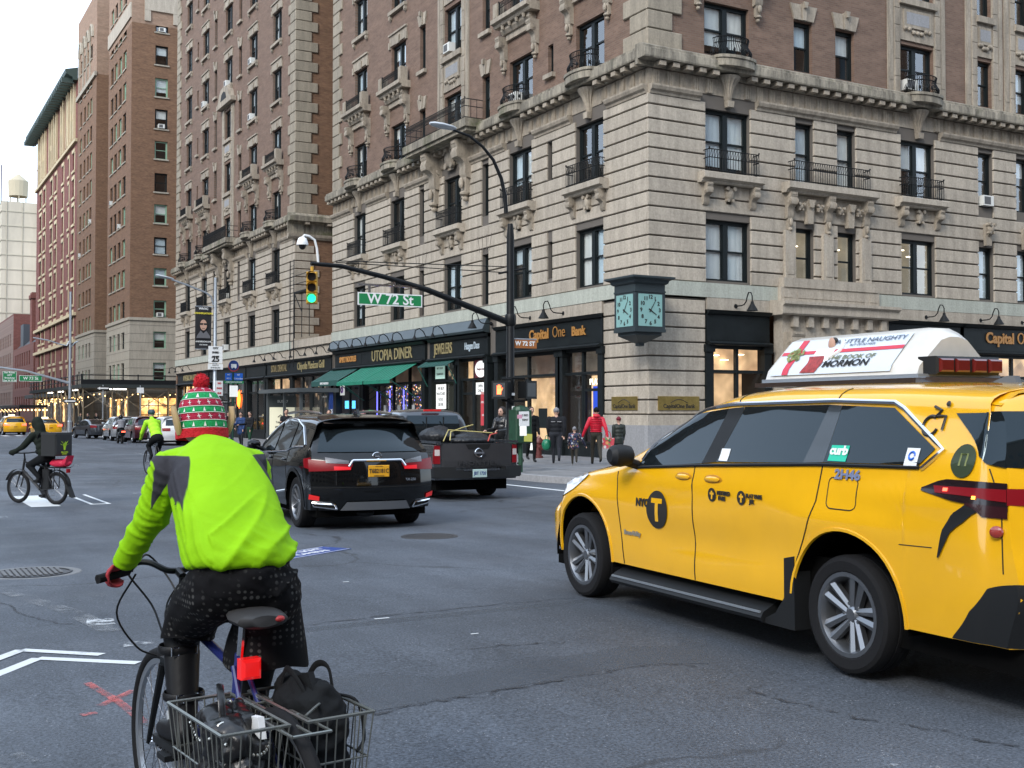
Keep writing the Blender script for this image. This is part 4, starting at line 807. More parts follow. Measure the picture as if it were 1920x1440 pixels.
for a,b,c,d in up: farwin(RB,LF,a,b,c,d); MB(LF).box(a-.5,a-.02,-.3,.0,35.9,43.2).box(b+.02,b+.5,-.3,.0,35.9,43.2).box(a,b,-.1,.0,38.8,39.5).build('loggia_pier',cream,RB)
for z in (10.2,13.6,35.3): MB(LF).box(-159.6,-120.25,-.35,.0,z,z+.4).build('string_course',cream,RB)
copper=mat('green_copper',(.03,.05,.043),.6); MB(LF).prism([(0,43.0),(-.5,43.0),(-.6,43.3),(-1.4,43.7),(-1.5,44.2),(0,44.6)],'x',-161.5,-120.3).build('cornice',copper,RB)
for i in range(28): cput('modillion',('rm',),lambda:MB().box(-.2,.2,-1.5,0,-.5,.1),copper,RB,LF@T(-160.5+1.45*i,-.3,43.25))
MB().box(0,20,159.2,159.5,-1,43.3).box(19.7,20,120.5,159.2,-1,43.3).box(0,20,120.5,159.2,43,43.3).build('back_walls',brick3,RB)
HB=thing('red_brick_house','low dark red brick house with tall chimney and steep roof at the far left','building',(E0,N0,0))
b=MB(LF); ho=[(-187+3.2*i,-185.4+3.2*i,2+3.6*j,4.2+3.6*j) for i in range(7) for j in range(3)]; wallholes(b,-190,-161.7,-1,12.5,ho); b.build('wall',brick3,HB)
for a,b_,c,d in ho: farwin(HB,LF,a,b_,c,d)
MB(LF).prism([(.3,12.5),(7,19.5),(14,12.5)],'x',-189.8,-162).build('roof',mat('slate',(.03,.035,.042),.6),HB); MB(LF).box(-172,-169.5,.6,2.6,10,21).box(-172.2,-169.3,.4,2.8,20,20.6).build('chimney',brick3,HB); MB(LF).box(-184,-180,.5,5,12.4,16.5).build('dormer',mat('slate_grey',(.06,.07,.085),.6),HB)
MB().box(0,12,161.7,162,-1,12.5).box(0,12,189.7,190,-1,12.5).box(11.7,12,162,189.7,-1,12.5).build('back_walls',brick3,HB)
net=mat('pale_scaffold_net',(.5,.45,.36),.9,var=.25,scale=.12,stretch=(1,1,.3))  # pale netting, with the haze of distance put into its colour
FT=thing('netted_tower','pale distant tower wrapped in scaffold netting with rooftop water tank','building',(E0+2,N0+235,0))
b=MB(); b.box(0,26,0,24,-3,46.5); b.box(9.0,26,-3,0,-3,48.5); b.build('netting',net,FT)
b=MB()
for i in range(14): z=4+3.1*i; b.box(-.15,26.1,-.12 if z<100 else 0,0,z,z+.18); b.box(-.12,0,0,24,z,z+.18)
b.build('scaffold_ledger',mat('scaffold_line',(.40,.37,.29),.9),FT)
b=MB()
for i in range(9): b.cyl((1+3.1*i,-.1,-1),(1+3.1*i,-.1,47),.07,n=5)
b.build('scaffold_standards',mat('scaffold_line',(.36,.34,.27),.9),FT)
b=MB(); b.lathe([(2.0,55),(2.1,58.4),(.2,60),(0,60)],16,T(4,8,-6)); 
for a in range(4): b.cyl((4+1.6*math.cos(a*1.57),8+1.6*math.sin(a*1.57),46),(4+1.6*math.cos(a*1.57),8+1.6*math.sin(a*1.57),49),.15,n=5)
b.build('water_tank',mat('tank_wood',(.42,.37,.27),.9),FT)
b=MB(); b.cyl((-.0,2,46),(-.0,2,54.5),.12,n=5); b.cyl((13,2,48),(13,2,54),.12,n=5); b.cyl((7,2,54),(13,2,53.5),.12,n=5); b.build('roof_masts',iron,FT)
BK=thing('brick_row','hazy brick building row beyond the low red house','building',(E0,N0,0)); b=MB(LF); ro=[(-229+3*i,-227.5+3*i,3+3.5*j,5.2+3.5*j) for i in range(12) for j in range(4)]; wallholes(b,-232,-190.3,-1,19,ro); b.build('wall',brickmat('dusty_brick',(.26,.16,.13),(.22,.13,.11),(.2,.16,.14)),BK)
for q in ro: MB(LF).box(q[0],q[1],.15,.25,q[2],q[3]).build('window',frame,BK)
MB().box(0,12,190.3,190.6,-1,19).box(0,12,231.7,232,-1,19).box(0,12,190.6,231.7,18.7,19).build('back_walls',brick3,BK)
# ---------------------------------------------------------------- sidewalk shed round the brown block
SH=thing('sidewalk_shed','dark pipe scaffold sidewalk shed with railing wrapped around brown brick block','scaffold',(E0,N0,gz(116)))
b=MB(); b.box(-5.2,13,81.6,86.3,4.25,4.6); b.box(-5.2,-.2,86.3,121,4.25,4.6); b.build('deck',mat('shed_green_black',(.022,.028,.027),.7),SH)
b=MB()
for z in (5.0,5.45): b.cyl((-5.2,81.7,z),(13,81.7,z),.05,n=5); b.cyl((-5.2,81.7,z),(-5.2,121,z),.05,n=5)
for i in range(8): b.cyl((-5.1+2.5*i,81.7,4.6),(-5.1+2.5*i,81.7,5.55),.06,n=5)
for i in range(16): b.cyl((-5.2,81.7+2.5*i,4.6),(-5.2,81.7+2.5*i,5.55),.06,n=5)
b.box(-5.2,13,81.62,81.66,4.55,5.0); b.build('guard_rail',iron,SH)
pipe=mat('scaffold_pipe',(.30,.24,.16),.5,.4)
for x,y in [(-5+2.6*i,81.9) for i in range(7)]+[(-5,84.5+2.8*i) for i in range(13)]+[(-1,81.9+2.8*i) for i in range(3)]: cput('post',('spost',),lambda:MB().cyl((0,0,0),(0,0,4.25),.06,n=6),pipe,SH,T(x,y,0))
for i in range(6):
    cput('brace',('sbr',),lambda:MB().cyl((0,0,2.3),(2.6,0,4.1),.035,n=5).cyl((2.6,0,2.3),(0,0,4.1),.035,n=5),pipe,SH,T(-5+2.6*i,81.95,0)); cput('brace',('sbr2',),lambda:MB().cyl((0,0,2.3),(0,2.8,4.1),.035,n=5).cyl((0,2.8,2.3),(0,0,4.1),.035,n=5),pipe,SH,T(-5,81.9+2.8*i,0))
for x,y,l,ax in ((-3.6,82.5,2.6,0),(-4.6,88,3,1),(-4.6,98,3,1),(-4.6,106,3,1)): MB().box(x,x+(l if not ax else .15),y,y+(l if ax else .15),4.12,4.2).build('strip_light',mat('strip_light',(1,.95,.85),.5,emit=5),SH)
fl=mat('string_bulb',(1,.62,.25),.5,emit=4,emcol=(1,.6,.22))
b=MB()
for i in range(60): b.sph((-4.7+rnd.uniform(-.1,.1),84+.55*i,3.1+.35*math.sin(i*.7)),.07,nu=5,nv=3)
for i in range(22): b.sph((-4.5+.5*i,82.2,3.4+.3*math.sin(i*.9)),.06,nu=5,nv=3)
tag(b.build('string_lights',fl,SH),kind='stuff')
# lit ground-floor shops of the brown block
for u0,u1 in ((1.0,4.6),(5.6,9.5)):
    MB().box(u0,u1,-.05,.02,.2,3.0).build('shop_window',IN['warm'],BB,MB1); fr=MB()
    for i in range(5): x=u0+(u1-u0)*i/4; fr.box(x-.05,x+.05,-.1,-.05,.2,3.0)
    for z in (.2,1.3,2.2,3.0): fr.box(u0,u1,-.1,-.05,z-.04,z+.04)
    fr.build('shop_mullions',mat('tan_mullion',(.16,.11,.06),.6),BB,MB1)
for i in range(6): MB().box(-98.5+2*i,-97+2*i,-.04,.02,.2,2.9).build('shop_window',IN['warm'] if i%2 else IN['dim'],BB,LF)
for i in range(12): MB().box(-158+3.1*i,-155.6+3.1*i,-.04,.02,.3,3.4).build('shop_window',IN['warm'] if i%3==0 else IN['dim'],RB,LF)
b=MB(LF); b.box(-158.5,-121,-1.6,0,3.6,4.1); b.build('shop_canopy',shopblk,RB)
# ---------------------------------------------------------------- street furniture
def PN(x,y,n): r=ray(x,y); return Vector((0,0,CZ))+r*(n/r.y)
def PE(x,y,e): r=ray(x,y); return Vector((0,0,CZ))+r*(e/r.x)
def pw_(n): return gz(n)+.15
NP=26.6; PB=PN(957,884,NP); px0=PB.x; zb=pw_(NP)
lp=thing('street_lamp','black lamp post at the corner carrying the long signal arm','street lamp',(px0,NP,zb))
L_=lambda p:(p[0]-px0,p[1]-NP,p[2]-zb)
b=MB(); b.lathe([(.2,0),(.2,.12),(.16,.2),(.15,.9),(.11,1.0),(.1,6.2),(.075,6.5),(.07,6.55)],14); b.lathe([(.13,3.85),(.15,3.9),(.15,4.1),(.13,4.15)],12); b.build('pole',blackp,lp,smooth=40)
b=MB(); pts=[L_(PN(x,y,NP)) for x,y in ((949,400),(947,370),(940,335),(925,300),(905,275),(880,255),(850,244))]; b.tube(pts,[.06,.055,.05,.045,.04,.035,.03],8); b.build('lamp_arm',blackp,lp,smooth=60)
p=Vector(L_(PN(852,243,NP))); q=Vector(L_(PN(806,233,NP))); b=MB(); d=(q-p); b.rings([[p+d*t+Vector((0,w*math.cos(a),h*math.sin(a)+.03)) for a in [2*math.pi*i/10 for i in range(10)]] for t,w,h in ((-.05,.05,.04),(.1,.13,.06),(.5,.17,.075),(.85,.13,.06),(1,.04,.03))]); b.build('lamp_head',mat('lamp_grey',(.5,.53,.55),.4,.3),lp,smooth=50)
arm=[L_(PN(x,y,NP)) for x,y in ((952,604),(890,579),(800,543),(720,519),(640,499),(583,494))]
b=MB(); b.tube(arm,[.09,.085,.075,.065,.055,.05],8); b.build('signal_arm',blackp,lp,smooth=60)
b=MB(); 
for ya,yb in ((511,492),(500,489)): b.cyl(L_(PN(946,ya,NP)),L_(PN(630,yb,NP)),.012,n=4)
b.build('guy_wire',blackp,lp); b=MB(); b.cyl(L_(PN(935,513,NP)),L_(PN(985,503,NP)),.03,n=5); b.build('wire_clamp',blackp,lp)
# hanging things on the arm
ylw=mat('signal_yellow',(.50,.28,.03),.45); c=PN(585,540,NP)
ts=thing('traffic_signal','yellow three-lamp traffic signal showing green at the end of the long arm','traffic signal',(c.x,c.y,c.z),R(-24))
b=MB()
for i in range(3): b.cbox(-.13,.13,-.08,.1,-.385+.26*i,-.13+.26*i,.03)
b.cyl((0,0,.39),(0,0,.52),.04); b.build('housing',ylw,ts)
grn=mat('signal_green',(.05,.9,.5),.4,emit=1.0,emcol=(.02,1,.45)); offl=mat('signal_off',(.02,.012,.006),.4)
for i,mm in enumerate((grn,offl,offl)):
    MB().lathe([(0,0),(.1,0),(.1,.01)],14,T(0,-.085,-.257+.26*i)@FRONT).build('lens',mm,ts); MB().lathe([(.115,0),(.115,.2)],14,T(0,-.08,-.257+.26*i)@FRONT,R(-20),R(200)).build('visor',ylw,ts)
def nsign(name,label,x0,x1,y0,y1,n,col,rot,txt,ts_,tm=None,border=True,wf=1.0):
    a=PN(x0,y0,n); c=PN(x1,y1,n); w=(c.x-a.x); h=abs(PN(x0,y0,n).z-PN(x0,y1,n).z)
    o=thing(name,label,'sign',((a.x+c.x)/2,n,(a.z+c.z)/2),rot); 
    b=MB(); b.box(-w/2,w/2,-.01,.015,-h/2,h/2); b.build('plate',white if border else col,o)
    if border: MB().box(-w/2+.03,w/2-.03,-.014,-.0105,-h/2+.03,h/2-.03).build('field',col,o)
    t=MB(); k=len(txt)
    for i,s in enumerate(txt): textmb(s,ts_,t,T(0,-.018,h*(.5-(i+.5)/k))@FRONT,.002,.006,font_w=wf)
    t.build('lettering',tm or white,o); return o,w,h
sgreen=mat('sign_green',(.008,.19,.06),.4,emit=.03); o,w,h=nsign('street_sign','green W 72 St sign hanging from the long signal arm',672,790,550,574,NP,sgreen,R(-3),['W 72 St'],.36)
b=MB(); b.box(-w/2,w/2,-.02,.02,h/2+.17,h/2+.22); 
for x in (-.55,.55): b.box(x-.03,x+.03,-.015,.015,h/2,h/2+.2)
b.cyl((.1,0,h/2+.2),(.1,0,h/2+.36),.035,n=6); b.build('hanger_bar',chrome,o)
o,w,h=nsign('street_sign','small brown W 72 ST blade sign on the corner lamp post',962,1006,636,653,NP-.02,mat('sign_brown',(.34,.12,.03),.5),R(0),['W 72 ST'],.165,border=False)
b=MB(); b.cyl((-w/2-.16,0,h/2),(w/2,0,h/2),.02,n=5); b.build('hanger_bar',steel,o)
c=PN(567,455,NP); dc=thing('dome_camera','white dome camera on a white gooseneck above the traffic signal','camera',(c.x,c.y,c.z))
b=MB(); b.lathe([(.04,.14),(.1,.1),(.14,-.02),(.14,-.06)],16); b.build('housing',white,dc,smooth=50); b=MB(); b.sph((0,0,-.07),.09,.09,.1,12,8); b.build('dome',mat('dome_black',(.01,.01,.012),.1),dc,smooth=60)
b=MB(); L2=lambda p:(p[0]-c.x,p[1]-c.y,p[2]-c.z); b.tube([L2(PN(x,y,NP)) for x,y in ((567,446),(571,441),(580,443),(590,450),(594,465),(597,497))],.03,6); b.build('gooseneck',white,dc)
def pedsig(name,label,x,y,rz,hand):
    c=PN(x,y,NP-.15); o=thing(name,label,'signal',(c.x,c.y,c.z),rz); b=MB(); b.box(-.2,.2,-.14,.14,-.22,.22); b.box(-.22,.22,-.16,-.14,-.24,.24); b.build('housing',blackp,o)
    MB().box(-.17,.17,-.145,-.162,-.18,.18).build('lens',mat('ped_lens',(.03,.032,.033),.3),o)
    if hand:
        b=MB(); b.box(-.06,.06,-.172,-.165,-.12,.02)
        for i in range(4): b.box(-.06+.032*i,-.037+.032*i,-.172,-.165,.02,.14-.02*abs(i-1.5))
        b.prism([(.06,-.06),(.11,.04),(.09,.05),(.06,0)],'y',-.172,-.165); b.build('red_hand',mat('hand_red',(1,.12,.04),.5,emit=4,emcol=(1,.1,.03)),o)
    return o
o=pedsig('pedestrian_signal','black pedestrian signal box with dark lens right of the corner lamp post',988,731,R(20),False); b=MB(); b.cyl((-.1,0,.3),(-.55,.15,.3),.03,n=6); b.cyl((-.1,0,-.3),(-.55,.15,-.3),.03,n=6); b.cyl((-.02,0,-.3),(-.02,0,.3),.03,n=6); b.build('bracket',blackp,o)
o=pedsig('pedestrian_signal','pedestrian signal glowing with red hand left of the corner lamp post',941,731,R(-55),True); b=MB(); b.cyl((0,0,.28),(.22,.12,.28),.03,n=6); b.cyl((0,0,-.28),(.22,.12,-.28),.03,n=6); b.cyl((0,0,-.28),(0,0,.28),.03,n=6); b.build('bracket',blackp,o)
# poster-covered box, hydrant
def posterbox():
    c=PN(976,880,NP-.4); o=thing('mail_relay_box','dark green box on a post covered with torn posters beside the corner lamp','box',(c.x,c.y,pw_(NP-.4)))
    g=mat('box_green',(.012,.05,.025),.5,var=.4,scale=8); b=MB(); b.cbox(-.24,.24,-.2,.2,.75,1.62,.03); b.lathe([(.24,1.62),(.2,1.7),(0,1.74)],12,Matrix.Diagonal((1,.8,1,1))); b.cyl((0,0,0),(0,0,.75),.06); b.build('case',g,o)
    for x,z,w,h,mm in ((.02,1.2,.3,.38,white),(-.02,.95,.2,.25,wpost),(.08,.8,.24,.2,mat('poster_yellow',(.5,.5,.1),.7)),(-.1,1.4,.14,.1,mat('poster_pink',(.6,.3,.4),.7))):
        MB().box(x-w/2,x+w/2,-.206-.002*z,-.2,z,z+h).build('torn_poster',mm,o,RY(rnd.uniform(-.06,.06)))
    t=MB(); textmb('2 BED',.07,t,T(.02,-.212,1.48)@FRONT,.001,.002); textmb('RENT',.07,t,T(.02,-.212,1.36)@FRONT,.001,.002); t.build('lettering',dark,o)
posterbox()
for i,(z,w,h,mm) in enumerate(((1.3,.1,.14,white),(1.62,.08,.1,wpost),(2.0,.09,.07,white),(.95,.12,.22,redp))): MB().box(-w/2,w/2,-.155,-.15,z,z+h).build('sticker',mm,lp)
hc=thing('fire_hydrant','dark red fire hydrant by the bank window behind the poster box','hydrant',(18.9,32.0-.9,pw_(31))); hc.location=(20.4,34.6,pw_(34)); hr=mat('hydrant_red',(.10,.02,.018),.5)
b=MB(); b.lathe([(.16,0),(.16,.06),(.11,.08),(.11,.5),(.15,.52),(.15,.56),(.12,.66),(.05,.74),(.03,.8),(0,.8)],14); b.build('barrel',hr,hc,smooth=40)
for a in (0,math.pi): MB().cyl((.1,0,.4),(.2,0,.4),.06).build('outlet_cap',hr,hc,RZ(a))
MB().cyl((0,-.1,.36),(0,-.2,.36),.08).build('outlet_cap',hr,hc)
# grey lamp post with banner and signs
GX,GN=12.98+1.75,49.4; gx=PN(402,850,50.0); GX,GN=gx.x,50.0; zg=pw_(GN)
gp2=thing('street_lamp','grey lamp post with banner and speed limit sign behind the red pompom','street lamp',(GX,GN,zg)); Lg=lambda p:(p[0]-GX,p[1]-GN,p[2]-zg)
b=MB(); b.lathe([(.16,0),(.15,.8),(.1,.9),(.07,7.5)],10); b.build('pole',steel,gp2,smooth=40)
b=MB(); b.tube([Lg(PN(x,y,GN)) for x,y in ((400,572),(396,556),(385,548),(350,534),(322,524))],.04,6); b.build('lamp_arm',steel,gp2); p=Vector(Lg(PN(324,524,GN))); q=Vector(Lg(PN(292,517,GN))); d=q-p
b=MB(); b.rings([[p+d*t+Vector((0,w*math.cos(a),h*math.sin(a)+.03)) for a in [2*math.pi*i/8 for i in range(8)]] for t,w,h in ((-.05,.04,.03),(.4,.14,.06),(.9,.12,.05),(1,.03,.03))]); b.build('lamp_head',mat('lamp_grey',(.5,.53,.55),.4,.3),gp2,smooth=50)
a=PN(366,574,GN-.05); c=PN(396,655,GN-.05); bn=thing('banner','black street banner with man in glasses and white lettering on grey lamp post','banner',((a.x+c.x)/2,GN-.05,(a.z+c.z)/2)); w,h=c.x-a.x,a.z-c.z
MB().grid(lambda u,v:(-w/2+w*u,.03*math.sin(v*5)*math.sin(u*3),-h/2+h*v),4,10).build('cloth',mat('banner_black',(.012,.012,.014),.7),bn); b=MB(); b.cyl((-w/2,0,h/2),(w/2+.2,0,h/2),.02,n=5); b.cyl((-w/2,0,-h/2),(w/2+.2,0,-h/2),.02,n=5); b.build('banner_rods',steel,bn)
skin=mat('skin',(.5,.3,.22),.6); b=MB(); b.lathe([(0,0),(.2,0)],20,T(0,-.04,.12)@FRONT@Matrix.Diagonal((.75,1.15,1,1))); b.build('portrait',skin,bn); b=MB(); b.box(-.17,-.02,-.046,-.043,.12,.2); b.box(.02,.17,-.046,-.043,.12,.2); b.box(-.02,.02,-.046,-.043,.16,.18); b.box(-.06,.06,-.046,-.043,-.04,-.02); b.build('glasses',dark,bn)
b=MB(); b.prism([(-.28,-.35),(-.12,-.12),(0,-.25),(.12,-.12),(.28,-.35),(.3,-.45),(-.3,-.45)],'y',-.045,-.042); b.build('collar',mat('banner_grey',(.12,.12,.13),.7),bn)
t=MB(); textmb('CONVERSATIONS',.1,t,T(0,-.045,.62)@FRONT,.001,.004); t.build('title',mat('banner_yellow',(.7,.6,.05),.6),bn); t=MB(); textmb('WNYC',.13,t,T(0,-.045,.82)@FRONT,.001,.004); textmb('ANDERSON LIVE',.09,t,T(0,-.045,-.6)@FRONT,.001,.002); textmb('ON STAGE',.07,t,T(0,-.045,-.74)@FRONT,.001,.001); t.build('lettering',white,bn)
o,w,h=nsign('speed_sign','white CITY SPEED LIMIT 25 sign on grey lamp post',391,417,649,681,GN-.15,white,0,['CITY','SPEED','LIMIT',''],.11,dark,False); t=MB(); textmb('25',.34,t,T(0,-.02,-.2)@FRONT,.002,.012); t.build('numerals',dark,o); MB().box(-w/2-.02,w/2+.02,-.012,.012,-h/2-.27,-h/2-.03).build('lower_plate',white,o); t=MB(); textmb('PHOTO',.08,t,T(0,-.016,-h/2-.09)@FRONT,.001,.002); textmb('ENFORCED',.08,t,T(0,-.016,-h/2-.2)@FRONT,.001,.002); t.build('lettering',dark,o); MB().cyl((0,.06,-h/2-.3),(0,.06,h/2+.1),.03,n=5).build('clamp_bar',steel,o)
o,w,h=nsign('parking_sign','small white and red parking sign below the speed limit sign',404,418,714,742,GN-.2,white,R(8),['NO','PARK','BUS'],.1,mat('sign_red',(.5,.04,.04),.5),False)
# bus stop marker
c=PN(437,687,50.6); bz=pw_(50.6); bs=thing('bus_stop_sign','bus stop sign with round blue bus emblem above blue route plates','sign',(c.x,50.6,bz)); hz=c.z-bz
MB().cyl((0,0,0),(0,0,hz-.2),.045,n=8).build('post',mat('post_green',(.01,.06,.04),.5),bs); navy=mat('bus_blue',(.012,.04,.18),.4); routeb=mat('route_blue',(.01,.11,.5),.4,emit=.05)
MB().lathe([(0,0),(.24,0),(.24,.03),(0,.03)],24,T(0,-.06,hz)@FRONT).build('roundel',mat('sign_red',(.5,.04,.04),.5),bs); MB().lathe([(0,0),(.225,0),(.225,.01),(0,.01)],24,T(0,-.095,hz+.04)@FRONT).build('roundel_face',navy,bs)
MB().box(-.12,.12,-.125,-.11,hz-.06,hz+.1).box(-.09,-.05,-.125,-.11,hz-.1,hz-.06).box(.05,.09,-.125,-.11,hz-.1,hz-.06).build('bus_emblem',white,bs)
for x0,x1,z0,z1,mm,tx in ((-.36,-.06,-.62,-.3,routeb,['M7','M11']),(.04,.42,-.62,-.3,routeb,['M7','Columbus']),(-.42,.46,-.76,-.64,sgreen,['AMSTERDAM AV'])):
    q=MB().box(x0,x1,-.06,-.03,hz+z0,hz+z1).build('route_plate',mm,bs); t=MB()
    for i,s in enumerate(tx): textmb(s,.1,t,T((x0+x1)/2,-.064,hz+z1-(z1-z0)*(i+.5)/len(tx))@FRONT,.001,.001)
    t.build('lettering',white,q)
MB().box(-.16,.2,-.07,-.03,hz-1.35,hz-.85).build('timetable',wpost,bs)
# bus shelter
SE,SN=15.75,44.4; sz=pw_(46.5); sh=thing('bus_shelter','glass bus shelter with cream lit advertisement panel on the sidewalk','bus shelter',(SE,SN,sz)); stl=mat('shelter_steel',(.10,.115,.12),.4,.5)
for x in (-.6,.55):
    for y in (0,2.1,4.3): cput('post',('shp',),lambda:MB().box(-.05,.05,-.05,.05,0,2.45),stl,sh,T(x,y,0))
MB().box(-.85,.8,-.35,4.7,2.5,2.56).build('roof_glass',mat('roof_glass',(.25,.33,.33),.2),sh); b=MB(); b.box(-.9,.85,-.4,-.34,2.44,2.6); b.box(-.9,.85,4.7,4.76,2.44,2.6); b.box(-.9,-.84,-.34,4.7,2.44,2.6); b.box(.79,.85,-.34,4.7,2.44,2.6); b.build('roof_frame',stl,sh)
for y in (0.05,2.2): MB().quad((.55,y,.3),(.55,y+1.95,.3),(.55,y+1.95,2.3),(.55,y,2.3)).build('pane',shopglass,sh)
ad=MB().box(-.66,.62,4.2,4.42,.15,2.35).build('advert_case',stl,sh); MB().box(-.58,.54,4.18,4.2,.25,1.85).build('advert_sheet',mat('advert_cream',(.62,.60,.45),.5,emit=.35,emcol=(.8,.78,.6)),sh)
t=MB(); textmb('Take a route',.12,t,T(0,4.17,1.2)@FRONT,.002,.002); textmb('get your drive',.12,t,T(0,4.17,1.02)@FRONT,.002,.002); textmb('online at',.12,t,T(0,4.17,.84)@FRONT,.002,.002); textmb('bike plus',.12,t,T(0,4.17,.66)@FRONT,.002,.002); t.tube([(-.22,4.16,1.42),(-.1,4.16,1.52),(0,4.16,1.46),(.18,4.16,1.66)],.018,4); t.prism([(.1,1.66),(.2,1.7),(.2,1.58)],'y',4.15,4.17); t.build('lettering',dark,sh); t=MB(); textmb('BUS 37',.16,t,T(0,4.19,2.1)@FRONT,.002,.003); t.build('header_lettering',white,sh)
pil=MB().box(.5,.64,-.3,-.16,0,2.45).build('info_pillar',navy,sh); t=MB(); textmb('CORNER',.13,t,T(.57,-.31,1.5)@FRONT@RZ(R(90)),.002,.003); t.build('lettering',white,pil)
MB().box(-.1,.4,.8,3.6,.42,.47).box(.1,.2,.9,1.0,0,.42).box(.1,.2,3.4,3.5,0,.42).build('bench',stl,sh)
# lamp post and signs at the next corner
KN=108.; kc=PN(130,811,KN); kz=pw_(114); kp=thing('street_lamp','pale grey lamp post at the far corner with signal arm over avenue','street lamp',(kc.x,KN,kz)); Lk=lambda p:(p[0]-kc.x,p[1]-KN,p[2]-kz)
b=MB(); b.lathe([(.22,0),(.2,1.0),(.13,1.1),(.1,12.5)],8); b.build('pole',steel,kp)
b=MB(); b.tube([Lk(PN(x,y,KN)) for x,y in ((129,640),(125,648),(115,646),(90,638),(62,633))],.06,5); b.tube([Lk(PN(x,y,KN)) for x,y in ((130,655),(140,643),(147,640))],.06,5); b.build('lamp_arm',steel,kp); b=MB(); b.tube([Lk(PN(x,y,KN)) for x,y in ((129,718),(90,707),(50,696),(0,689),(-60,686))],[.12,.1,.09,.08,.07],6); b.build('signal_arm',steel,kp)
nsign('street_sign','small green W 73 St sign hanging from the far signal arm',36,79,704,715,KN,sgreen,0,['W 73 St'],.36)
nsign('lane_sign','square green direction sign hanging left of the W 73 St sign',5,31,696,716,KN,sgreen,0,['Ben Rosen','LEFT','Broadway','Use W 75 St'],.2)
for x,y,lab,h in ((193,728,'one way arrow sign on a pole before the sidewalk shed',3.9),(131,752,'lower one way arrow sign beside the far grey lamp post',2.4)):
    n=107. if x>150 else 107.6; c=PN(x,y,n); z0=pw_(114); o=thing('one_way_sign',lab,'sign',(c.x,n,z0),0,'one way signs at the far corner'); hh=c.z-z0
    MB().cyl((0,0,0),(0,0,hh+.3),.05,n=6).build('post',steel,o); MB().box(-.55,.55,-.08,-.05,hh-.17,hh+.17).build('plate',dark,o); MB().prism([(-.5,0),(-.25,.14),(-.25,.06),(.45,.06),(.45,-.06),(-.25,-.06),(-.25,-.14)],'y',-.09,-.082).build('arrow',white,o,T(0,0,hh))
c=PN(263,730,106.); o=thing('parking_sign','white parking notice on a thin pole in front of the shed corner','sign',(c.x,106,pw_(106)-.15)); MB().cyl((0,0,0),(0,0,c.z-pw_(106)+.5),.04,n=6).build('post',steel,o); MB().box(-.3,.3,-.07,-.05,c.z-pw_(106)-.2,c.z-pw_(106)+.3).build('plate',white,o)
# outdoor dining shed up the avenue
ds=thing('dining_shed','dark outdoor dining shed with maroon base and string lights at the far kerb','shed',(13.2,140,gz(140))); b=MB(); b.box(0,2.6,-16,16,2.5,2.75)
for i in range(9): b.box(-.05,.1,-16+4*i,-15.8+4*i,0,2.5)
b.build('roof_frame',blackp,ds); MB().box(0,2.5,-16,16,0,1.0).build('base_wall',mat('maroon_planter',(.09,.02,.025),.7,var=.3,scale=1),ds)
b=MB()
for i in range(26): b.sph((-.1,-15.5+1.2*i,2.2+.12*math.sin(i*2.1)),.05,nu=5,nv=3)
for i in range(8): b.sph((.1+.35*i,-16.1,2.25),.09,nu=5,nv=3)
tag(b.build('string_lights',fl,ds),kind='stuff')
# ---------------------------------------------------------------- vehicles (x right, y forward, z up)
import bmesh
def curve(pts):
    pts=sorted(pts); xs=[p[0] for p in pts]; ys=[p[1] for p in pts]; n=len(xs)
    d=[(ys[i+1]-ys[i])/(xs[i+1]-xs[i]) for i in range(n-1)]; m=[d[0]]+[0 if d[i-1]*d[i]<=0 else 2*d[i-1]*d[i]/(d[i-1]+d[i]) for i in range(1,n-1)]+[d[-1]]
    def f(x):
        if x<=xs[0]: return ys[0]
        if x>=xs[-1]: return ys[-1]
        i=max(k for k in range(n-1) if xs[k]<=x); h=xs[i+1]-xs[i]; t=(x-xs[i])/h
        return ys[i]*(1+2*t)*(1-t)**2+h*m[i]*t*(1-t)**2+ys[i+1]*t*t*(3-2*t)+h*m[i+1]*t*t*(t-1)
    return f
def s01(t): t=max(0,min(1,t)); return t*t*(3-2*t)
def poly(pts):                                    # point at fraction t along a polyline
    ps=[Vector(p) for p in pts]; L=[0]
    for a,b in zip(ps,ps[1:]): L.append(L[-1]+(b-a).length)
    def f(t):
        s=t*L[-1]
        for i in range(len(ps)-1):
            if s<=L[i+1]+1e-9: 
                k=(s-L[i])/max(1e-9,L[i+1]-L[i]); return ps[i].lerp(ps[i+1],k)
        return ps[-1]
    return f
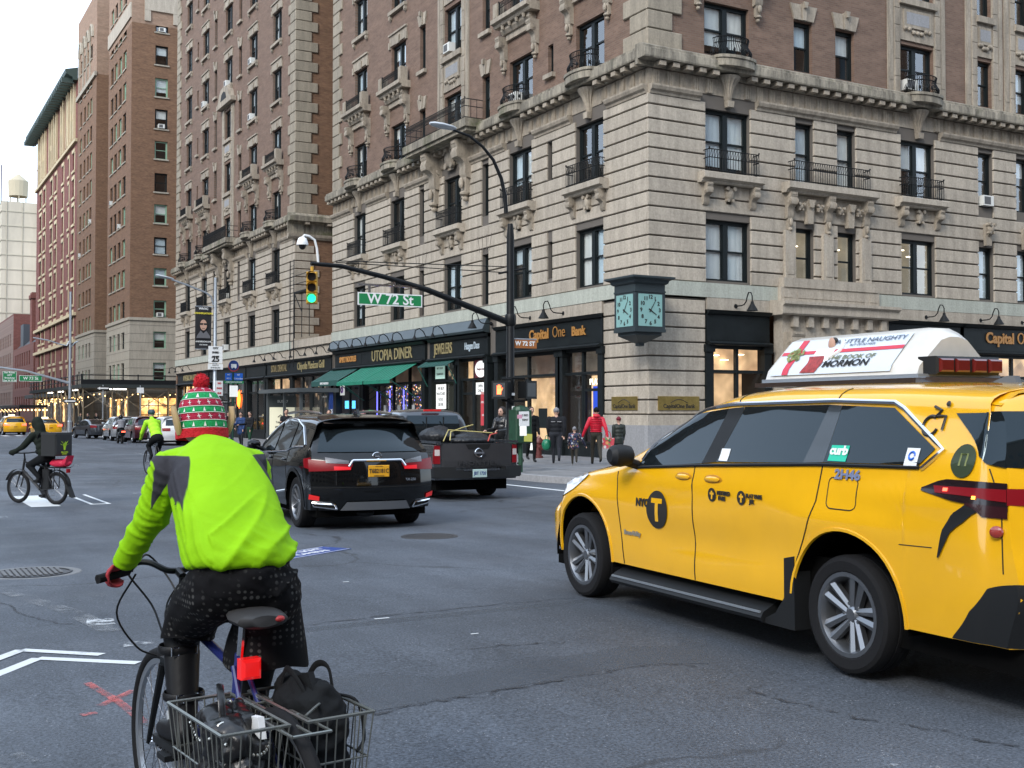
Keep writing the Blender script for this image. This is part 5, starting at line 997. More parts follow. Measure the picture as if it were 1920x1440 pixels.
class Body:
    def __init__(s,S):
        s.S=S; s.top=curve(S['top']); s.belt=curve(S['belt']); s.plan=curve(S['plan']); s.cap=curve(S['cap']); s.p=S.get('p',3.2); s.shf=curve(S['shf']); s.shr=curve(S['shr'])
    def base(s,y,z):
        S=s.S; wp=S['w']*s.plan(y); zb=s.belt(y); zm=S.get('zm',.62)
        if z<zm: x=wp*(1-.07*((zm-z)/zm)**2)
        else: x=wp*(1-.05*min(1,((z-zm)/max(.05,zb-zm)))**2)
        if z>zb: x-=S['tum']*(z-zb)+S.get('ins',.025)*s01((z-zb)/.05)
        for yc,zc,ry,rz,a in S.get('bumps',()): x+=a*math.exp(-((y-yc)/ry)**2-((z-zc)/rz)**2)
        return x
    def W(s,y,z):
        zt=s.top(y); c=s.cap(y); zs=zt-c
        if z<=zs: return s.base(y,z)
        return s.base(y,zs)*max(0,1-min(1,(z-zs)/c)**s.p)**(1/s.p)
    def Z(s,x,y):
        zt=s.top(y); c=s.cap(y); ws=s.base(y,zt-c); return zt-c+c*max(0,1-min(1,abs(x)/ws)**s.p)**(1/s.p)
    def D(s,x,y,z):
        S=s.S; q=(min(1.05,abs(x)/S['w']))**2.4; f=s01((y-(S['y1']-S['lf']))/S['lf']); r=s01((S['y0']+S['lr']-y)/S['lr'])
        return (x,y-f*(S['kf']*q-s.shf(z))+r*(S['kr']*q+s.shr(z)),z)
    def low(s,y):
        S=s.S; z=s.S['sill']
        for yw in S['arch']:
            if abs(y-yw)<S['ra']: z=max(z,S['zc']+math.sqrt(S['ra']**2-(y-yw)**2))
        return z
    def stations(s,st=.07):
        S=s.S; ys={S['y0'],S['y1']}; n=int((S['y1']-S['y0'])/st); ys|={S['y0']+(S['y1']-S['y0'])*i/n for i in range(n+1)}
        for yw in S['arch']:
            ys={y for y in ys if abs(y-yw)>S['ra']*1.02}|{yw+S['ra']*math.cos(math.pi*i/20) for i in range(21)}|{yw-S['ra']*1.0005,yw+S['ra']*1.0005}
        return sorted(y for y in ys if S['y0']<=y<=S['y1'])
    def ring(s,y,n1=18,n2=9):
        zl=s.low(y); zs=s.top(y)-s.cap(y); c=s.cap(y); zs=max(zs,zl+.01); half=[(s.W(y,zl+(zs-zl)*i/n1),zl+(zs-zl)*i/n1) for i in range(n1)]
        ws=s.base(y,zs)
        for i in range(n2+1):
            a=i/n2*math.pi/2; half.append((ws*math.cos(a)**(2/s.p),zs+(s.top(y)-zs)*math.sin(a)**(2/s.p)))
        return half
    def shell(s,mb,st=.07):
        rs=[]
        for y in s.stations(st):
            h=s.ring(y); rs.append([s.D(-x,y,z) for x,z in h[:-1]]+[s.D(0,y,h[-1][1])]+[s.D(x,y,z) for x,z in reversed(h[:-1])])
        mb.rings(rs,closed=False)
        for y in (s.S['y0'],s.S['y1']):
            h=s.ring(y); mb.rings([[s.D(-x+2*x*i/10,y,z) for i in range(11)] for x,z in h],closed=False)
        return mb
    def S_(s,y,z,sg,off=0):                       # point of the flank at finished y,z
        q=y
        for _ in range(12): q=max(s.S['y0'],min(s.S['y1'],q-(s.D(s.W(q,z),q,z)[1]-y)*.7))
        return s.D(sg*(s.W(q,z)+off),q,z)
    def side(s,bot,top,sg,off,ns=14,nt=6,mb=None):
        mb=mb or MB(); fb,ft=poly(bot),poly(top)
        def g(u,v):
            p=fb(u).lerp(ft(u),v); return s.S_(p[0],p[1],sg,off)
        return mb.grid(g,ns,nt)
    def end(s,bot,top,rear,off,ns=12,nt=5,mb=None):
        mb=mb or MB(); fb,ft=poly(bot),poly(top); ye=s.S['y0'] if rear else s.S['y1']
        def g(u,v):
            p=fb(u).lerp(ft(u),v); x,y,z=s.D(p[0],ye,p[1]); return (x,y+(-off if rear else off),z)
        return mb.grid(g,ns,nt)
    def roof(s,bot,top,off,ns=12,nt=8,mb=None):      # outlines given as (x,y)
        mb=mb or MB(); fb,ft=poly(bot),poly(top)
        def g(u,v):
            p=fb(u).lerp(ft(u),v); return s.D(p[0],p[1],s.Z(p[0],p[1])+off)
        return mb.grid(g,ns,nt)
    def line(s,pts,sg,r=.006,mb=None,off=.0,n=24):
        mb=mb or MB(); f=poly(pts); return mb.tube([s.S_(f(i/n)[0],f(i/n)[1],sg,off) for i in range(n+1)],r,5)
    def raw(s,bot,top,sg,off,ns=12,nt=6,mb=None):
        mb=mb or MB(); fb,ft=poly(bot),poly(top)
        def g(u,v):
            p=fb(u).lerp(ft(u),v); return s.D(sg*(s.W(p[0],p[1])+off),p[0],p[1])
        return mb.grid(g,ns,nt)
    def band(s,z0,z1,rear,off,ns=20,nt=4,mb=None):
        mb=mb or MB(); ye=s.S['y0'] if rear else s.S['y1']
        def g(u,v):
            z=z0+(z1-z0)*v; w=s.W(ye,z)+off; x,y,z=s.D(-w+2*w*u,ye,z); return (x,y+(-off if rear else off)*(1-(2*u-1)**24),z)
        return mb.grid(g,ns,nt)
    def rline(s,pts,r=.006,mb=None,off=0,n=20):
        mb=mb or MB(); f=poly(pts); ye=s.S['y0']; return mb.tube([(lambda q:(q[0],q[1]-off,q[2]))(s.D(f(i/n)[0],ye,f(i/n)[1])) for i in range(n+1)],r,5)
def carpaint(name,col,rough=.28,metal=0,coat=1,dirt=.1):
    m=mat(name,col,rough,metal,var=dirt,scale=1.5,coat=coat); return m
yellow=carpaint('taxi_yellow',(.82,.425,.007),.2,dirt=.06); blackcar=carpaint('gloss_black',(.004,.0045,.005),.06,coat=0); greycar=carpaint('gunmetal_grey',(.06,.066,.075),.25,.5); tintg=mat('tinted_glass',(.008,.011,.013),.03,spec=.5); tintg.node_tree.nodes['Principled BSDF'].inputs['Specular Tint'].default_value=(.72,.9,1,1); plast=mat('black_plastic',(.012,.013,.014),.55,spec=.3); rubber=mat('tyre_rubber',(.012,.012,.013),.8,spec=.2,bump=.2,bscale=60)
alloy=mat('alloy_wheel',(.26,.27,.285),.35,.9); alloyd=mat('dark_alloy',(.05,.052,.055),.35,.6); redl=mat('tail_lamp_red',(.16,.004,.008),.3,spec=.25,emit=.05,emcol=(.6,.01,.02)); redglow=mat('tail_lamp_lit',(1,.08,.04),.3,emit=3,emcol=(1,.08,.04)); clear=mat('clear_lens',(.6,.62,.65),.12,coat=1); seam=mat('panel_gap',(.02,.014,.004),.8); seamk=mat('panel_gap_dark',(.002,.002,.002),.9)
def bput(mb,name,mats,par,smooth=35):
    me=mb.mesh(name,mats,smooth); bm=bmesh.new(); bm.from_mesh(me); bmesh.ops.remove_doubles(bm,verts=bm.verts,dist=.0004); bmesh.ops.recalc_face_normals(bm,faces=bm.faces); bm.to_mesh(me); bm.free()
    me.polygons.foreach_set('use_smooth',[True]*len(me.polygons)); me.set_sharp_from_angle(angle=R(smooth)); return put(name,me,par)
def wheel(par,x,y,r,sg,style='five',wd=.23,rr=None,rimm=None):
    rr=rr or r*.68; k=('tyre',r,wd,rr)
    AX=Matrix.Rotation(math.pi/2,4,'Y')               # lathe axis along x
    def ty():
        b=MB(); h=wd/2; b.lathe([(rr,-h*.8),(rr+.02,-h*.95),(r*.9,-h),(r*.965,-h*.9),(r,-h*.68),(r,-h*.3),(r*.988,-h*.28),(r*.988,-h*.2),(r,-h*.18),(r,h*.18),(r*.988,h*.2),(r*.988,h*.28),(r,h*.3),(r,h*.68),(r*.965,h*.9),(r*.9,h),(rr+.02,h*.95),(rr,h*.8),(rr-.03,h*.3),(rr-.03,-h*.3),(rr,-h*.8)],40,AX); return b
    w=cput('wheel',k,ty,rubber,par,T(x,y,r),30)
    def rim():
        b=MB(); h=wd/2
        b.lathe([(rr+.012,h*.8),(rr+.012,h*.92),(rr-.012,h*.92),(rr-.03,h*.6),(rr-.035,-h*.6)],40,AX)
        b.lathe([(0,h*.66),(.032,h*.66),(.046,h*.56),(.05,h*.1)],20,AX); 
        n=10 if style!='multi' else 14
        for i in range(5):
            for s in ((-1,1) if style!='plain' else (0,)):
                a=2*math.pi*i/5; da=.2 if style=='five' else .26
                p0=Vector((h*.5,.035*math.cos(a+s*.5),.035*math.sin(a+s*.5))); p1=Vector((h*.74,(rr-.012)*math.cos(a+s*da),(rr-.012)*math.sin(a+s*da)))
                t=(p1-p0).normalized(); q=Vector((1,0,0)).cross(t).normalized(); wa,wb=.017,.027
                top=[p0-q*wa,p0+q*wa,p1+q*wb,p1-q*wb]; dn=[v-Vector((.035,0,0)) for v in top]; mid=[(p0+Vector((.012,0,0))),(p1+Vector((.012,0,0)))]
                b.add(top+dn+mid,[(0,8,9,3),(8,1,2,9),(0,4,5,1),(1,5,6,2),(2,6,7,3),(3,7,4,0),(0,1,8),(3,9,2)])
        for i in range(5): a=2*math.pi*(i+.5)/5; b.lathe([(0,h*.6),(.011,h*.6),(.011,h*.4)],6,T(0,.062*math.cos(a),.062*math.sin(a))@AX)
        return b
    M=Matrix() if sg>0 else RZ(math.pi)
    cput('rim',('rim',r,wd,rr,style),rim,rimm or alloy,w,M,30)
    cput('brake_disc',('disc',r,rr),lambda:MB().lathe([(0,.01),(rr-.03,.01),(rr-.03,-.02)],24,AX),mat('brake_dark',(.03,.03,.032),.6),w,M)
    return w
def plate(par,x,y,z,w,h,mm,txt,tm,ts,rz=0,sub=None):
    o=MB().cbox(-w/2,w/2,-.012,.0,-h/2,h/2,.006).build('licence_plate',mm,par,T(x,y,z)@RZ(rz)); t=MB(); textmb(txt,ts,t,T(0,-.015,-.0)@FRONT,.001,.002,font_w=.8)
    if sub: textmb(sub,ts*.28,t,T(0,-.015,-h*.4)@FRONT,.001,0); textmb('NEW YORK',ts*.25,t,T(0,-.015,h*.4)@FRONT,.001,0)
    t.build('lettering',tm,o); return o
def underbody(par,S,h=.5):
    b=MB(); b.box(-S['w']+.14,S['w']-.14,S['y0']+.3,S['y1']-.3,.2,h)
    for yw in S['arch']:
        for sg in (-1,1): b.rings([[(sg*x,yw+(S['ra']+.005)*math.cos(a),S['zc']+(S['ra']+.005)*math.sin(a)) for a in [R(-8)+R(196)*i/20 for i in range(21)]] for x in (S['w']-.035,S['w']-.3)],closed=False)
    b.build('underbody',mat('underbody_black',(.004,.004,.004),.95,spec=.05),par)
def mirror_(par,B,y,z,sg,mm):
    x=B.W(y,z); b=MB(); b.rings([[(sg*(x+dx),y+.09*ry*math.cos(a)+.02,z+.06+.085*rz_*math.sin(a)) for a in [2*math.pi*i/12 for i in range(12)]] for dx,ry,rz_ in ((.05,.35,.35),(.08,.8,.85),(.16,1,1),(.22,.9,.9),(.25,.5,.6))]); b.cyl((sg*(x-.02),y+.02,z-.02),(sg*(x+.12),y+.02,z+.02),.035,n=8); return bput(b,'wing_mirror',mm,par)
# ---- the yellow taxi van
ST=dict(y0=-2.98,y1=2.42,w=.99,sill=.34,zc=.36,ra=.455,arch=(1.49,-1.55),tum=.36,ins=.004,kf=.40,kr=.30,lf=.62,lr=.62,zm=.66,
 top=[(-2.98,1.60),(-2.45,1.625),(-1.6,1.66),(-.8,1.665),(-.3,1.64),(.05,1.57),(.45,1.40),(.85,1.21),(1.1,1.115),(1.5,1.05),(1.95,.95),(2.2,.87),(2.42,.74)],
 belt=[(-2.98,1.23),(-1.3,1.195),(-.1,1.13),(.7,1.075),(1.4,.96),(2.42,.66)],plan=[(-2.98,.95),(-2.3,.985),(-1.4,1.0),(1.2,.985),(1.8,.97),(2.42,.9)],
 cap=[(-2.98,.14),(-1.5,.15),(-.3,.16),(.4,.2),(.9,.14),(1.3,.10),(2.42,.12)],p=3.0,shf=[(0,-.05),(.3,-.06),(.45,.0),(.62,0),(.75,-.04),(1.2,-.2)],shr=[(0,.25),(.42,.06),(.6,0),(.85,.06),(1.1,.1),(1.35,.2),(1.65,.42)],
 bumps=[(-1.55,.86,.62,.10,.022),(1.5,.84,.55,.09,.018),(-.2,.60,.9,.13,-.028),(-2.1,1.03,.5,.06,.02),(.2,.99,1.2,.05,.012),(-.85,.72,.28,.16,-.012)])
tx=thing('taxi_van','large yellow taxi van with rooftop advertisement in the right foreground','taxi',M=T(6.205,6.604,gz(6.6))@RZ(R(-3.55))@Matrix.Scale(1.054,4))
B=Body(ST); bput(B.shell(MB(),.05),'body',yellow,tx,50)
for sg in (-1,1):
    g=lambda bot,top,name,mm,off=.009,ns=16,nt=9: bput(B.side(bot,top,sg,off,ns,nt),name,mm,tx)
    g([(.72,1.085),(.3,1.105),(-.12,1.135)],[(.68,1.11),(.50,1.29),(.30,1.405),(.05,1.475),(-.26,1.505)],'front_door_glass',tintg)
    g([(-.28,1.15),(-1.17,1.18)],[(-.44,1.515),(-1.27,1.525)],'sliding_door_glass',tintg); g([(-1.35,1.19),(-2.08,1.205)],[(-1.38,1.52),(-1.8,1.505),(-2.16,1.29)],'quarter_glass',tintg)
    g([(-.12,1.135),(-.28,1.15)],[(-.26,1.505),(-.44,1.515)],'pillar_cover',plast,.010,2,9); g([(-1.17,1.18),(-1.35,1.19)],[(-1.27,1.525),(-1.38,1.52)],'pillar_cover',mat('pillar_blue_black',(.02,.026,.03),.2,coat=.5),.010,2,9)
    ch=MB(); B.line([(.66,1.13),(.48,1.31),(.28,1.43),(.03,1.50),(-.3,1.535),(-1.3,1.55),(-1.82,1.535),(-2.22,1.285),(-2.1,1.185)],sg,.013,ch,.008,40); bput(ch,'chrome_window_trim',chrome,tx)
    ch=MB(); B.line([(.74,1.07),(-.1,1.12),(-1.3,1.175),(-2.08,1.19)],sg,.011,ch,.006,30); bput(ch,'window_sill_trim',plast,tx)
    for pts,rr_ in (([(.98,1.03),(.93,.8),(.87,.5),(.85,.345)],.005),([(-.04,1.11),(-.06,.8),(-.08,.345)],.005),([(-1.34,1.18),(-1.32,.96),(-1.25,.8),(-1.14,.6),(-1.09,.36)],.005),([(-.36,1.54),(-.3,1.61)],.004),([(-1.33,1.56),(-1.33,1.62)],.004),([(-1.98,.78),(-2.2,.785)],.003),([(-2.52,1.2),(-2.56,1.1)],.004),([(-2.6,.98),(-2.62,.7)],.004)): bput(B.line(pts,sg,rr_),'door_seam',seam,tx)
    for y in (.07,-.28):
        h=MB(); h.sph((0,0,0),.012,.085,.02,10,6); bput(h,'door_handle',yellow,tx).matrix_local=T(sg*(B.W(y,1.035)+.012),y,1.035)
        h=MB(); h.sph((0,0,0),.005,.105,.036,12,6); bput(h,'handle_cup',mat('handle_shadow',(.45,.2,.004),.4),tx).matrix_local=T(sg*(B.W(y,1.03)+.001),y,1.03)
    st_=MB(); st_.prism([(.80,.19),(1.0,.19),(1.02,.215),(1.0,.25),(.78,.36)],'y',-.85,.98); bput(st_,'running_board',plast,tx,20).matrix_local=Matrix() if sg>0 else Matrix.Diagonal((-1,1,1,1)); MB().box(sg*1.0-.012,sg*1.0+.012,-.83,.96,.24,.252).build('step_edge',steel,tx)
    mf=MB(); mf.prism([(-1.13,.18),(-.78,.18),(-.95,.26),(-1.03,.36),(-1.03,.6),(-1.12,.62)],'x',.86,.985); bput(mf,'mud_flap',plast,tx,20).matrix_local=Matrix() if sg>0 else Matrix.Diagonal((-1,1,1,1))
    lip=MB()
    # rear lamps: dark wrap with red lens, black blade below
    smoke=mat('lamp_smoke',(.012,.006,.008),.2,coat=.4)
    bput(B.raw([(-2.12,1.075),(-2.35,1.03),(-2.98,1.0)],[(-2.12,1.09),(-2.25,1.14),(-2.98,1.135)],sg,.008,16,5),'tail_lamp_housing',smoke,tx)
    bput(B.raw([(-2.22,1.07),(-2.98,1.045)],[(-2.2,1.105),(-2.98,1.105)],sg,.013,14,3),'tail_lamp',redl,tx); bput(B.raw([(-2.42,1.02),(-2.7,.965),(-2.98,.965)],[(-2.42,1.03),(-2.98,1.02)],sg,.010,12,4),'lower_tail_lamp',mat('lamp_smoke_red',(.03,.005,.008),.25,coat=.3),tx)
    bput(B.raw([(-2.24,.74),(-2.27,.88),(-2.33,.97),(-2.42,1.02)],[(-2.25,.74),(-2.33,.89),(-2.47,.97),(-2.74,1.02)],sg,.0095,12,2),'lamp_blade',plast,tx)
    bput(B.raw([(-2.27,1.08),(-2.3,1.08)],[(-2.27,1.097),(-2.3,1.097)],sg,.018,2,2),'lamp_bulb',redglow,tx); bput(B.raw([(-2.5,1.05),(-2.57,1.05)],[(-2.5,1.066),(-2.57,1.066)],sg,.018,2,2),'lamp_bulb',mat('amber_lit',(1,.4,.05),.3,emit=3,emcol=(1,.3,.03)),tx)
    bput(B.raw([(-2.32,.345),(-2.98,.345)],[(-2.33,.36),(-2.46,.5),(-2.7,.62),(-2.98,.66)],sg,.010,16,6),'bumper_cladding',plast,tx)
    bput(B.raw([(-2.5,1.26),(-2.98,1.21)],[(-2.24,1.475),(-2.98,1.485)],sg,.010,10,8),'rear_glass_wrap',tintg,tx)
    bput(B.side([(1.66,.86),(2.0,.74)],[(1.46,.985),(1.62,1.0),(2.0,.86)],sg,.010,12,5),'headlamp',clear,tx); bput(B.side([(1.86,.345),(2.0,.345)],[(1.86,.37),(2.0,.375)],sg,.03,6,2),'front_lip',chrome,tx)
    for i,(yy,zz) in enumerate(((1.5,.36),(-1.53,.36))):
        lp_=MB(); yy=ST['arch'][i]; lp_.tube([B.D(sg*(B.W(yy+ST['ra']*1.01*math.cos(a),ST['zc']+ST['ra']*1.01*math.sin(a))-.004),yy+ST['ra']*1.01*math.cos(a),ST['zc']+ST['ra']*1.01*math.sin(a)) for a in [R(-3)+R(186)*k/24 for k in range(25)]],.014,5); bput(lp_,'arch_lip',yellow,tx)
    mirror_(tx,B,.70,1.10,sg,plast)
    for y in (1.53,-1.53): wheel(tx,sg*.845,y,.335,sg,'five',.225)
bput(B.roof([(-.72,1.06),(.72,1.06)],[(-.62,-.02),(.62,-.02)],.006,16,10),'windscreen',tintg,tx)
bput(B.band(1.21,1.485,True,.010,20,8),'rear_glass',tintg,tx)
bput(B.band(.345,.66,True,.010,20,6),'bumper_cladding',plast,tx); bput(B.band(1.03,1.11,True,.011,20,3),'light_bar',redl,tx)
sp=MB(); B.roof([(-.8,-2.98),(.8,-2.98)],[(-.8,-2.7),(.8,-2.7)],.012,14,3,sp); bput(sp,'spoiler',yellow,tx)
bput(B.roof([(-.7,2.3),(.7,2.3)],[(-.78,1.15),(.78,1.15)],.004,12,8),'bonnet',yellow,tx)
underbody(tx,ST,.62)
# lettering and badges on the near side
def onside(B,par,name,mm,sg,y,z,fn,off=.008):      # flat print wrapped onto the flank
    b=MB(); fn(b); o=MB(); vs=[]
    for x,d,h in b.v:
        p=B.S_(y+sg*x,z+h,sg,off-d); vs.append(p)
    o.add(vs,b.f); return o.build(name,mm,par)
for sg in (-1,):
    onside(B,tx,'logo_disc',dark,sg,.38,.785,lambda b:b.grid(lambda u,v:(.135*v*math.cos(2*math.pi*u),0,.135*v*math.sin(2*math.pi*u)),36,4))
    onside(B,tx,'logo_letter',yellow,sg,.38,.785,lambda b:b.grid(lambda u,v:(-.07+.14*u,0,.045+.035*v),4,1).grid(lambda u,v:(-.02+.04*u,0,-.085+.13*v),1,4),.010)
    def tline(s,sz,fw=1.0,bold=.002): return lambda b: textmb(s,sz,b,FRONT,.0015,bold,font_w=fw)
    onside(B,tx,'lettering',dark,sg,.575,.82,tline('NYC',.075,1.1,.004)); onside(B,tx,'lettering',mat('silver_badge',(.35,.33,.28),.4,.5),sg,.72,.585,tline('BraunAbility',.045))
    for y,s1,s2 in ((-.40,'METERED','FARE'),(-.72,'FLAT FARE','JFK')):
        onside(B,tx,'round_badge',dark,sg,y+.11,.935,lambda b:b.grid(lambda u,v:(.045*v*math.cos(2*math.pi*u),0,.045*v*math.sin(2*math.pi*u)),20,2)); onside(B,tx,'badge_mark',yellow,sg,y+.11,.935,lambda b:b.grid(lambda u,v:(-.008+.016*u,0,-.03+.055*v),1,2).grid(lambda u,v:(-.022+.044*u,0,.0+.014*v),2,1),.009)
        onside(B,tx,'lettering',dark,sg,y-.02,.95,tline(s1,.034)); onside(B,tx,'lettering',dark,sg,y-.0,.915,tline(s2,.034))
    onside(B,tx,'lettering',mat('decal_blue_grey',(.16,.19,.30),.5),sg,-1.56,1.125,lambda b:textmb('2H46',.075,b,FRONT@Matrix.Shear('XY',4,(.25,0)),.0015,.003,font_w=1.25))
    fz=MB(); B.line([(-1.43,1.105),(-1.41,1.09),(-1.41,.95),(-1.44,.93),(-1.62,.93),(-1.65,.95),(-1.65,1.09),(-1.62,1.11),(-1.43,1.105)],sg,.004,fz,0,40); bput(fz,'fuel_flap',seam,tx)
    def access(b):
        b.tube([(-.035+.05*math.cos(a),0,-.03+.05*math.sin(a)) for a in [R(60)+R(280)*i/16 for i in range(17)]],.009,4); b.tube([(-.01,0,.02),(.02,0,.05),(-.03,0,.07)],.009,4); b.tube([(.0,0,.02),(.055,0,.02),(.05,0,-.05)],.009,4); b.sph((.06,0,.085),.015,.004,.015,8,5)
    onside(B,tx,'access_emblem',dark,sg,-2.12,1.44,access); onside(B,tx,'green_badge',mat('badge_green',(.025,.04,.012),.5),sg,-2.36,1.235,lambda b:b.grid(lambda u,v:(.075*v*math.cos(2*math.pi*u),0,.085*v*math.sin(2*math.pi*u)),24,3)); onside(B,tx,'badge_mark',mat('badge_line',(.14,.17,.04),.5),sg,-2.36,1.24,lambda b:b.tube([(-.02,0,-.03),(-.02,0,.03),(.02,0,.03),(.02,0,-.03)],.006,4),.009)
    onside(B,tx,'curb_sticker',mat('sticker_mint',(.01,.42,.27),.5,emit=.15),sg,-1.46,1.245,lambda b:b.grid(lambda u,v:(-.075+.15*u,0,-.045+.09*v),3,2),.012); onside(B,tx,'lettering',white,sg,-1.46,1.26,tline('curb',.07,1.15,.003),.016)
    onside(B,tx,'window_sticker',white,sg,-2.02,1.24,lambda b:b.grid(lambda u,v:(-.045+.09*u,0,-.05+.1*v),2,2),.012); onside(B,tx,'sticker_emblem',routeb,sg,-2.02,1.25,lambda b:b.tube([(.02*math.cos(a),0,.02*math.sin(a)) for a in [6.28*i/12 for i in range(12)]],.006,4),.015); onside(B,tx,'window_sticker',white,sg,-.36,1.2,lambda b:b.grid(lambda u,v:(-.05+.1*u,0,-.04+.08*v),2,2),.012)
    onside(B,tx,'marker_lamp',mat('marker_red',(.3,.03,.02),.2,coat=1),sg,-2.6,.9,lambda b:b.sph((0,-.01,0),.03,.02,.03,12,8))
# rooftop advert: wedge with printed sheet
ra=thing('roof_advert','white triangular rooftop advertisement lettered MORMON on the yellow taxi','advert',M=tx.matrix_world@T(0,0,1.655))
XS=.34; b=MB()
ends=[(-.40,.97),(-2.02,.83)]
pr=lambda s:[(-XS,.05),(-XS*.93,.12),(-.12,.325),(-.04,.352),(.04,.352),(.12,.325),(XS*.93,.12),(XS,.05)]
secs=[(-.48,.45),(-.52,.93),(-.56,1),(-1.86,1.0),(-1.95,.97),(-2.02,.8)]
secs=[(-.0,.5),(-.03,.93),(-.07,1),(-1.27,1.0),(-1.36,.97),(-1.44,.78)]
bput(MB().rings([[(x*(.6+.4*k),y,.05+(z-.05)*k) for x,z in pr(0)] for y,k in secs]),'shell',mat('advert_shell',(.60,.58,.53),.35,coat=.3,var=.1,scale=5),ra,35)
for sg in (-1,1):
    sheet=MB(); 
    def sp_(u,v,o): # u along length (0 front..1 rear), v up
        y=-.09-1.16*u; p=[Vector((XS*.985,.075)),Vector((XS*.93,.12)),Vector((.13,.318))]; f=poly(p)(v); return (sg*(f.x+.006+o),y,f.y+.004+o*.6)
    sheet.grid(lambda u,v:sp_(u,v,0),10,8); ps=bput(sheet,'advert_sheet',mat('advert_pale',(.56,.62,.70),.4,emit=.02,emcol=(.7,.78,.9)),ra)
    rd=MB(); rd.grid(lambda u,v:sp_(u,.56+.10*v,.003),10,2); rd.grid(lambda u,v:sp_(.11+.055*u,v,.004),1,8); bput(rd,'ribbon',mat('ribbon_red',(.55,.03,.06),.5),ps)
    fg=MB(); rr_=random.Random(3)
    for i in range(46): a=rr_.uniform(0,6.28); q=rr_.uniform(.02,.11); u,v=.14+q*math.cos(a)*.62,.56+q*math.sin(a)*1.9; fg.add([sp_(u+du,v+dv,.008) for du,dv in ((-.012,0),(0,-.05),(.012,0),(0,.06))],[(0,1,2,3)])
    bput(fg,'wreath',mat('wreath_olive',(.22,.25,.08),.6),ps)
    pf=MB(); pf.grid(lambda u,v:sp_(.27+.13*u+.03*math.sin(v*3),.03+.45*v,.005),4,5); bput(pf,'gift_basket',mat('basket_red',(.30,.03,.03),.6,var=.5,scale=40),ps)
    pf=MB(); pf.grid(lambda u,v:sp_(.30+.16*u,.30+.40*v,.004),4,5); pf.tube([sp_(.46,.4,.006),sp_(.51,.6,.006),sp_(.50,.86,.006)],.012,5); bput(pf,'figure_shirt',white,ps); pf=MB(); pf.sph((0,0,0),.012,.035,.05,10,6); bput(pf,'figure_head',skin,ps).matrix_local=T(*sp_(.40,.80,.006)); pf=MB(); pf.sph((0,0,0),.014,.04,.028,10,6); bput(pf,'figure_hair',dark,ps).matrix_local=T(*sp_(.40,.90,.006))
    def adt(s,u,v,sz,mm,fw=1.0,bold=.001):
        b2=MB(); textmb(s,sz,b2,Matrix(),.0005,bold,font_w=fw)
        o=MB(); L=1.16; H=.40
        o.add([sp_(max(0,min(1,u+(x if sg<0 else x)/L)),v+y/H,.006) for x,y,z in b2.v],b2.f); o.build('advert_lettering',mm,ps)
    if sg<0:
        adt('MORMON',.63,.22,.098,dark,.95,.003); adt('THE BOOK OF',.64,.40,.064,mat('olive_letter',(.28,.29,.17),.5),1.05,.002); adt('A LITTLE NAUGHTY',.70,.87,.068,mat('slate_letter',(.16,.2,.26),.5),1.05,.001); adt('BUT OH SO NICE',.66,.755,.03,mat('slate_letter',(.16,.2,.26),.5),1.0)
fr_=MB(); fr_.box(-.38,-.30,-1.5,.03,.0,.03); fr_.box(.30,.38,-1.5,.03,0,.035); fr_.box(-.3,.3,-.05,.03,0,.035); fr_.box(-.3,.3,-1.5,-1.42,0,.035); fr_.build('base_frame',chrome,ra)
lb=MB(); lb.cbox(-.26,.26,-1.56,-1.4,.05,.16,.02); lb.build('lamp_block',plast,ra)
for x in (-.2,-.07,.07,.2): MB().cbox(x-.055,x+.055,-1.58,-1.56,.065,.145,.01).build('warning_lamp',mat('roof_lamp_red',(.12,.01,.008),.2,coat=1),ra)
MB().box(-.34,.34,-1.48,0,.03,.055).build('base_plate',steel,ra)
af=MB(); af.prism([(-1.92,0),(-1.68,0),(-1.76,.035),(-1.84,.06),(-1.9,.06)],'x',-.02,.02); bput(af,'roof_antenna',mat('antenna_grey',(.12,.14,.17),.4),tx).matrix_local=T(0,0,1.63)
# ---- black crossover ahead
def suvspec(**k):
    S=dict(y0=-2.44,y1=2.4,w=.955,sill=.30,zc=.375,ra=.455,arch=(1.395,-1.395),tum=.40,ins=.004,kf=.45,kr=.32,lf=.8,lr=.6,zm=.68,
     top=[(-2.44,1.52),(-2.1,1.58),(-1.3,1.65),(-.4,1.66),(.1,1.62),(.5,1.48),(.85,1.26),(1.1,1.13),(1.5,1.06),(2.0,.98),(2.25,.88),(2.4,.76)],
     belt=[(-2.44,1.14),(-1.2,1.10),(0,1.06),(1.0,1.0),(2.4,.7)],plan=[(-2.44,.95),(-1.8,.985),(-1.2,1),(1,.985),(1.8,.97),(2.4,.9)],
     cap=[(-2.44,.14),(-1.4,.17),(-.3,.17),(.5,.2),(1.0,.12),(2.4,.12)],p=3.0,shf=[(0,-.05),(.45,0),(.7,0),(1.2,-.2)],shr=[(0,.2),(.4,.06),(.6,0),(.85,.02),(1.0,.06),(1.1,.13),(1.35,.42),(1.65,.66)],
     bumps=[(-1.4,.9,.6,.12,.02),(1.4,.86,.55,.1,.018),(0,.6,.9,.14,-.025),(-1.6,1.0,.7,.06,.012)]); S.update(k); return S
SS=suvspec()
sv=thing('black_crossover','glossy black crossover car with orange licence plate driving away beside cyclist','car',M=T(6.48,17.62,gz(17))@RZ(R(-3.5)))
B=Body(SS); bput(B.shell(MB(),.06),'body',blackcar,sv,50); underbody(sv,SS,.5)
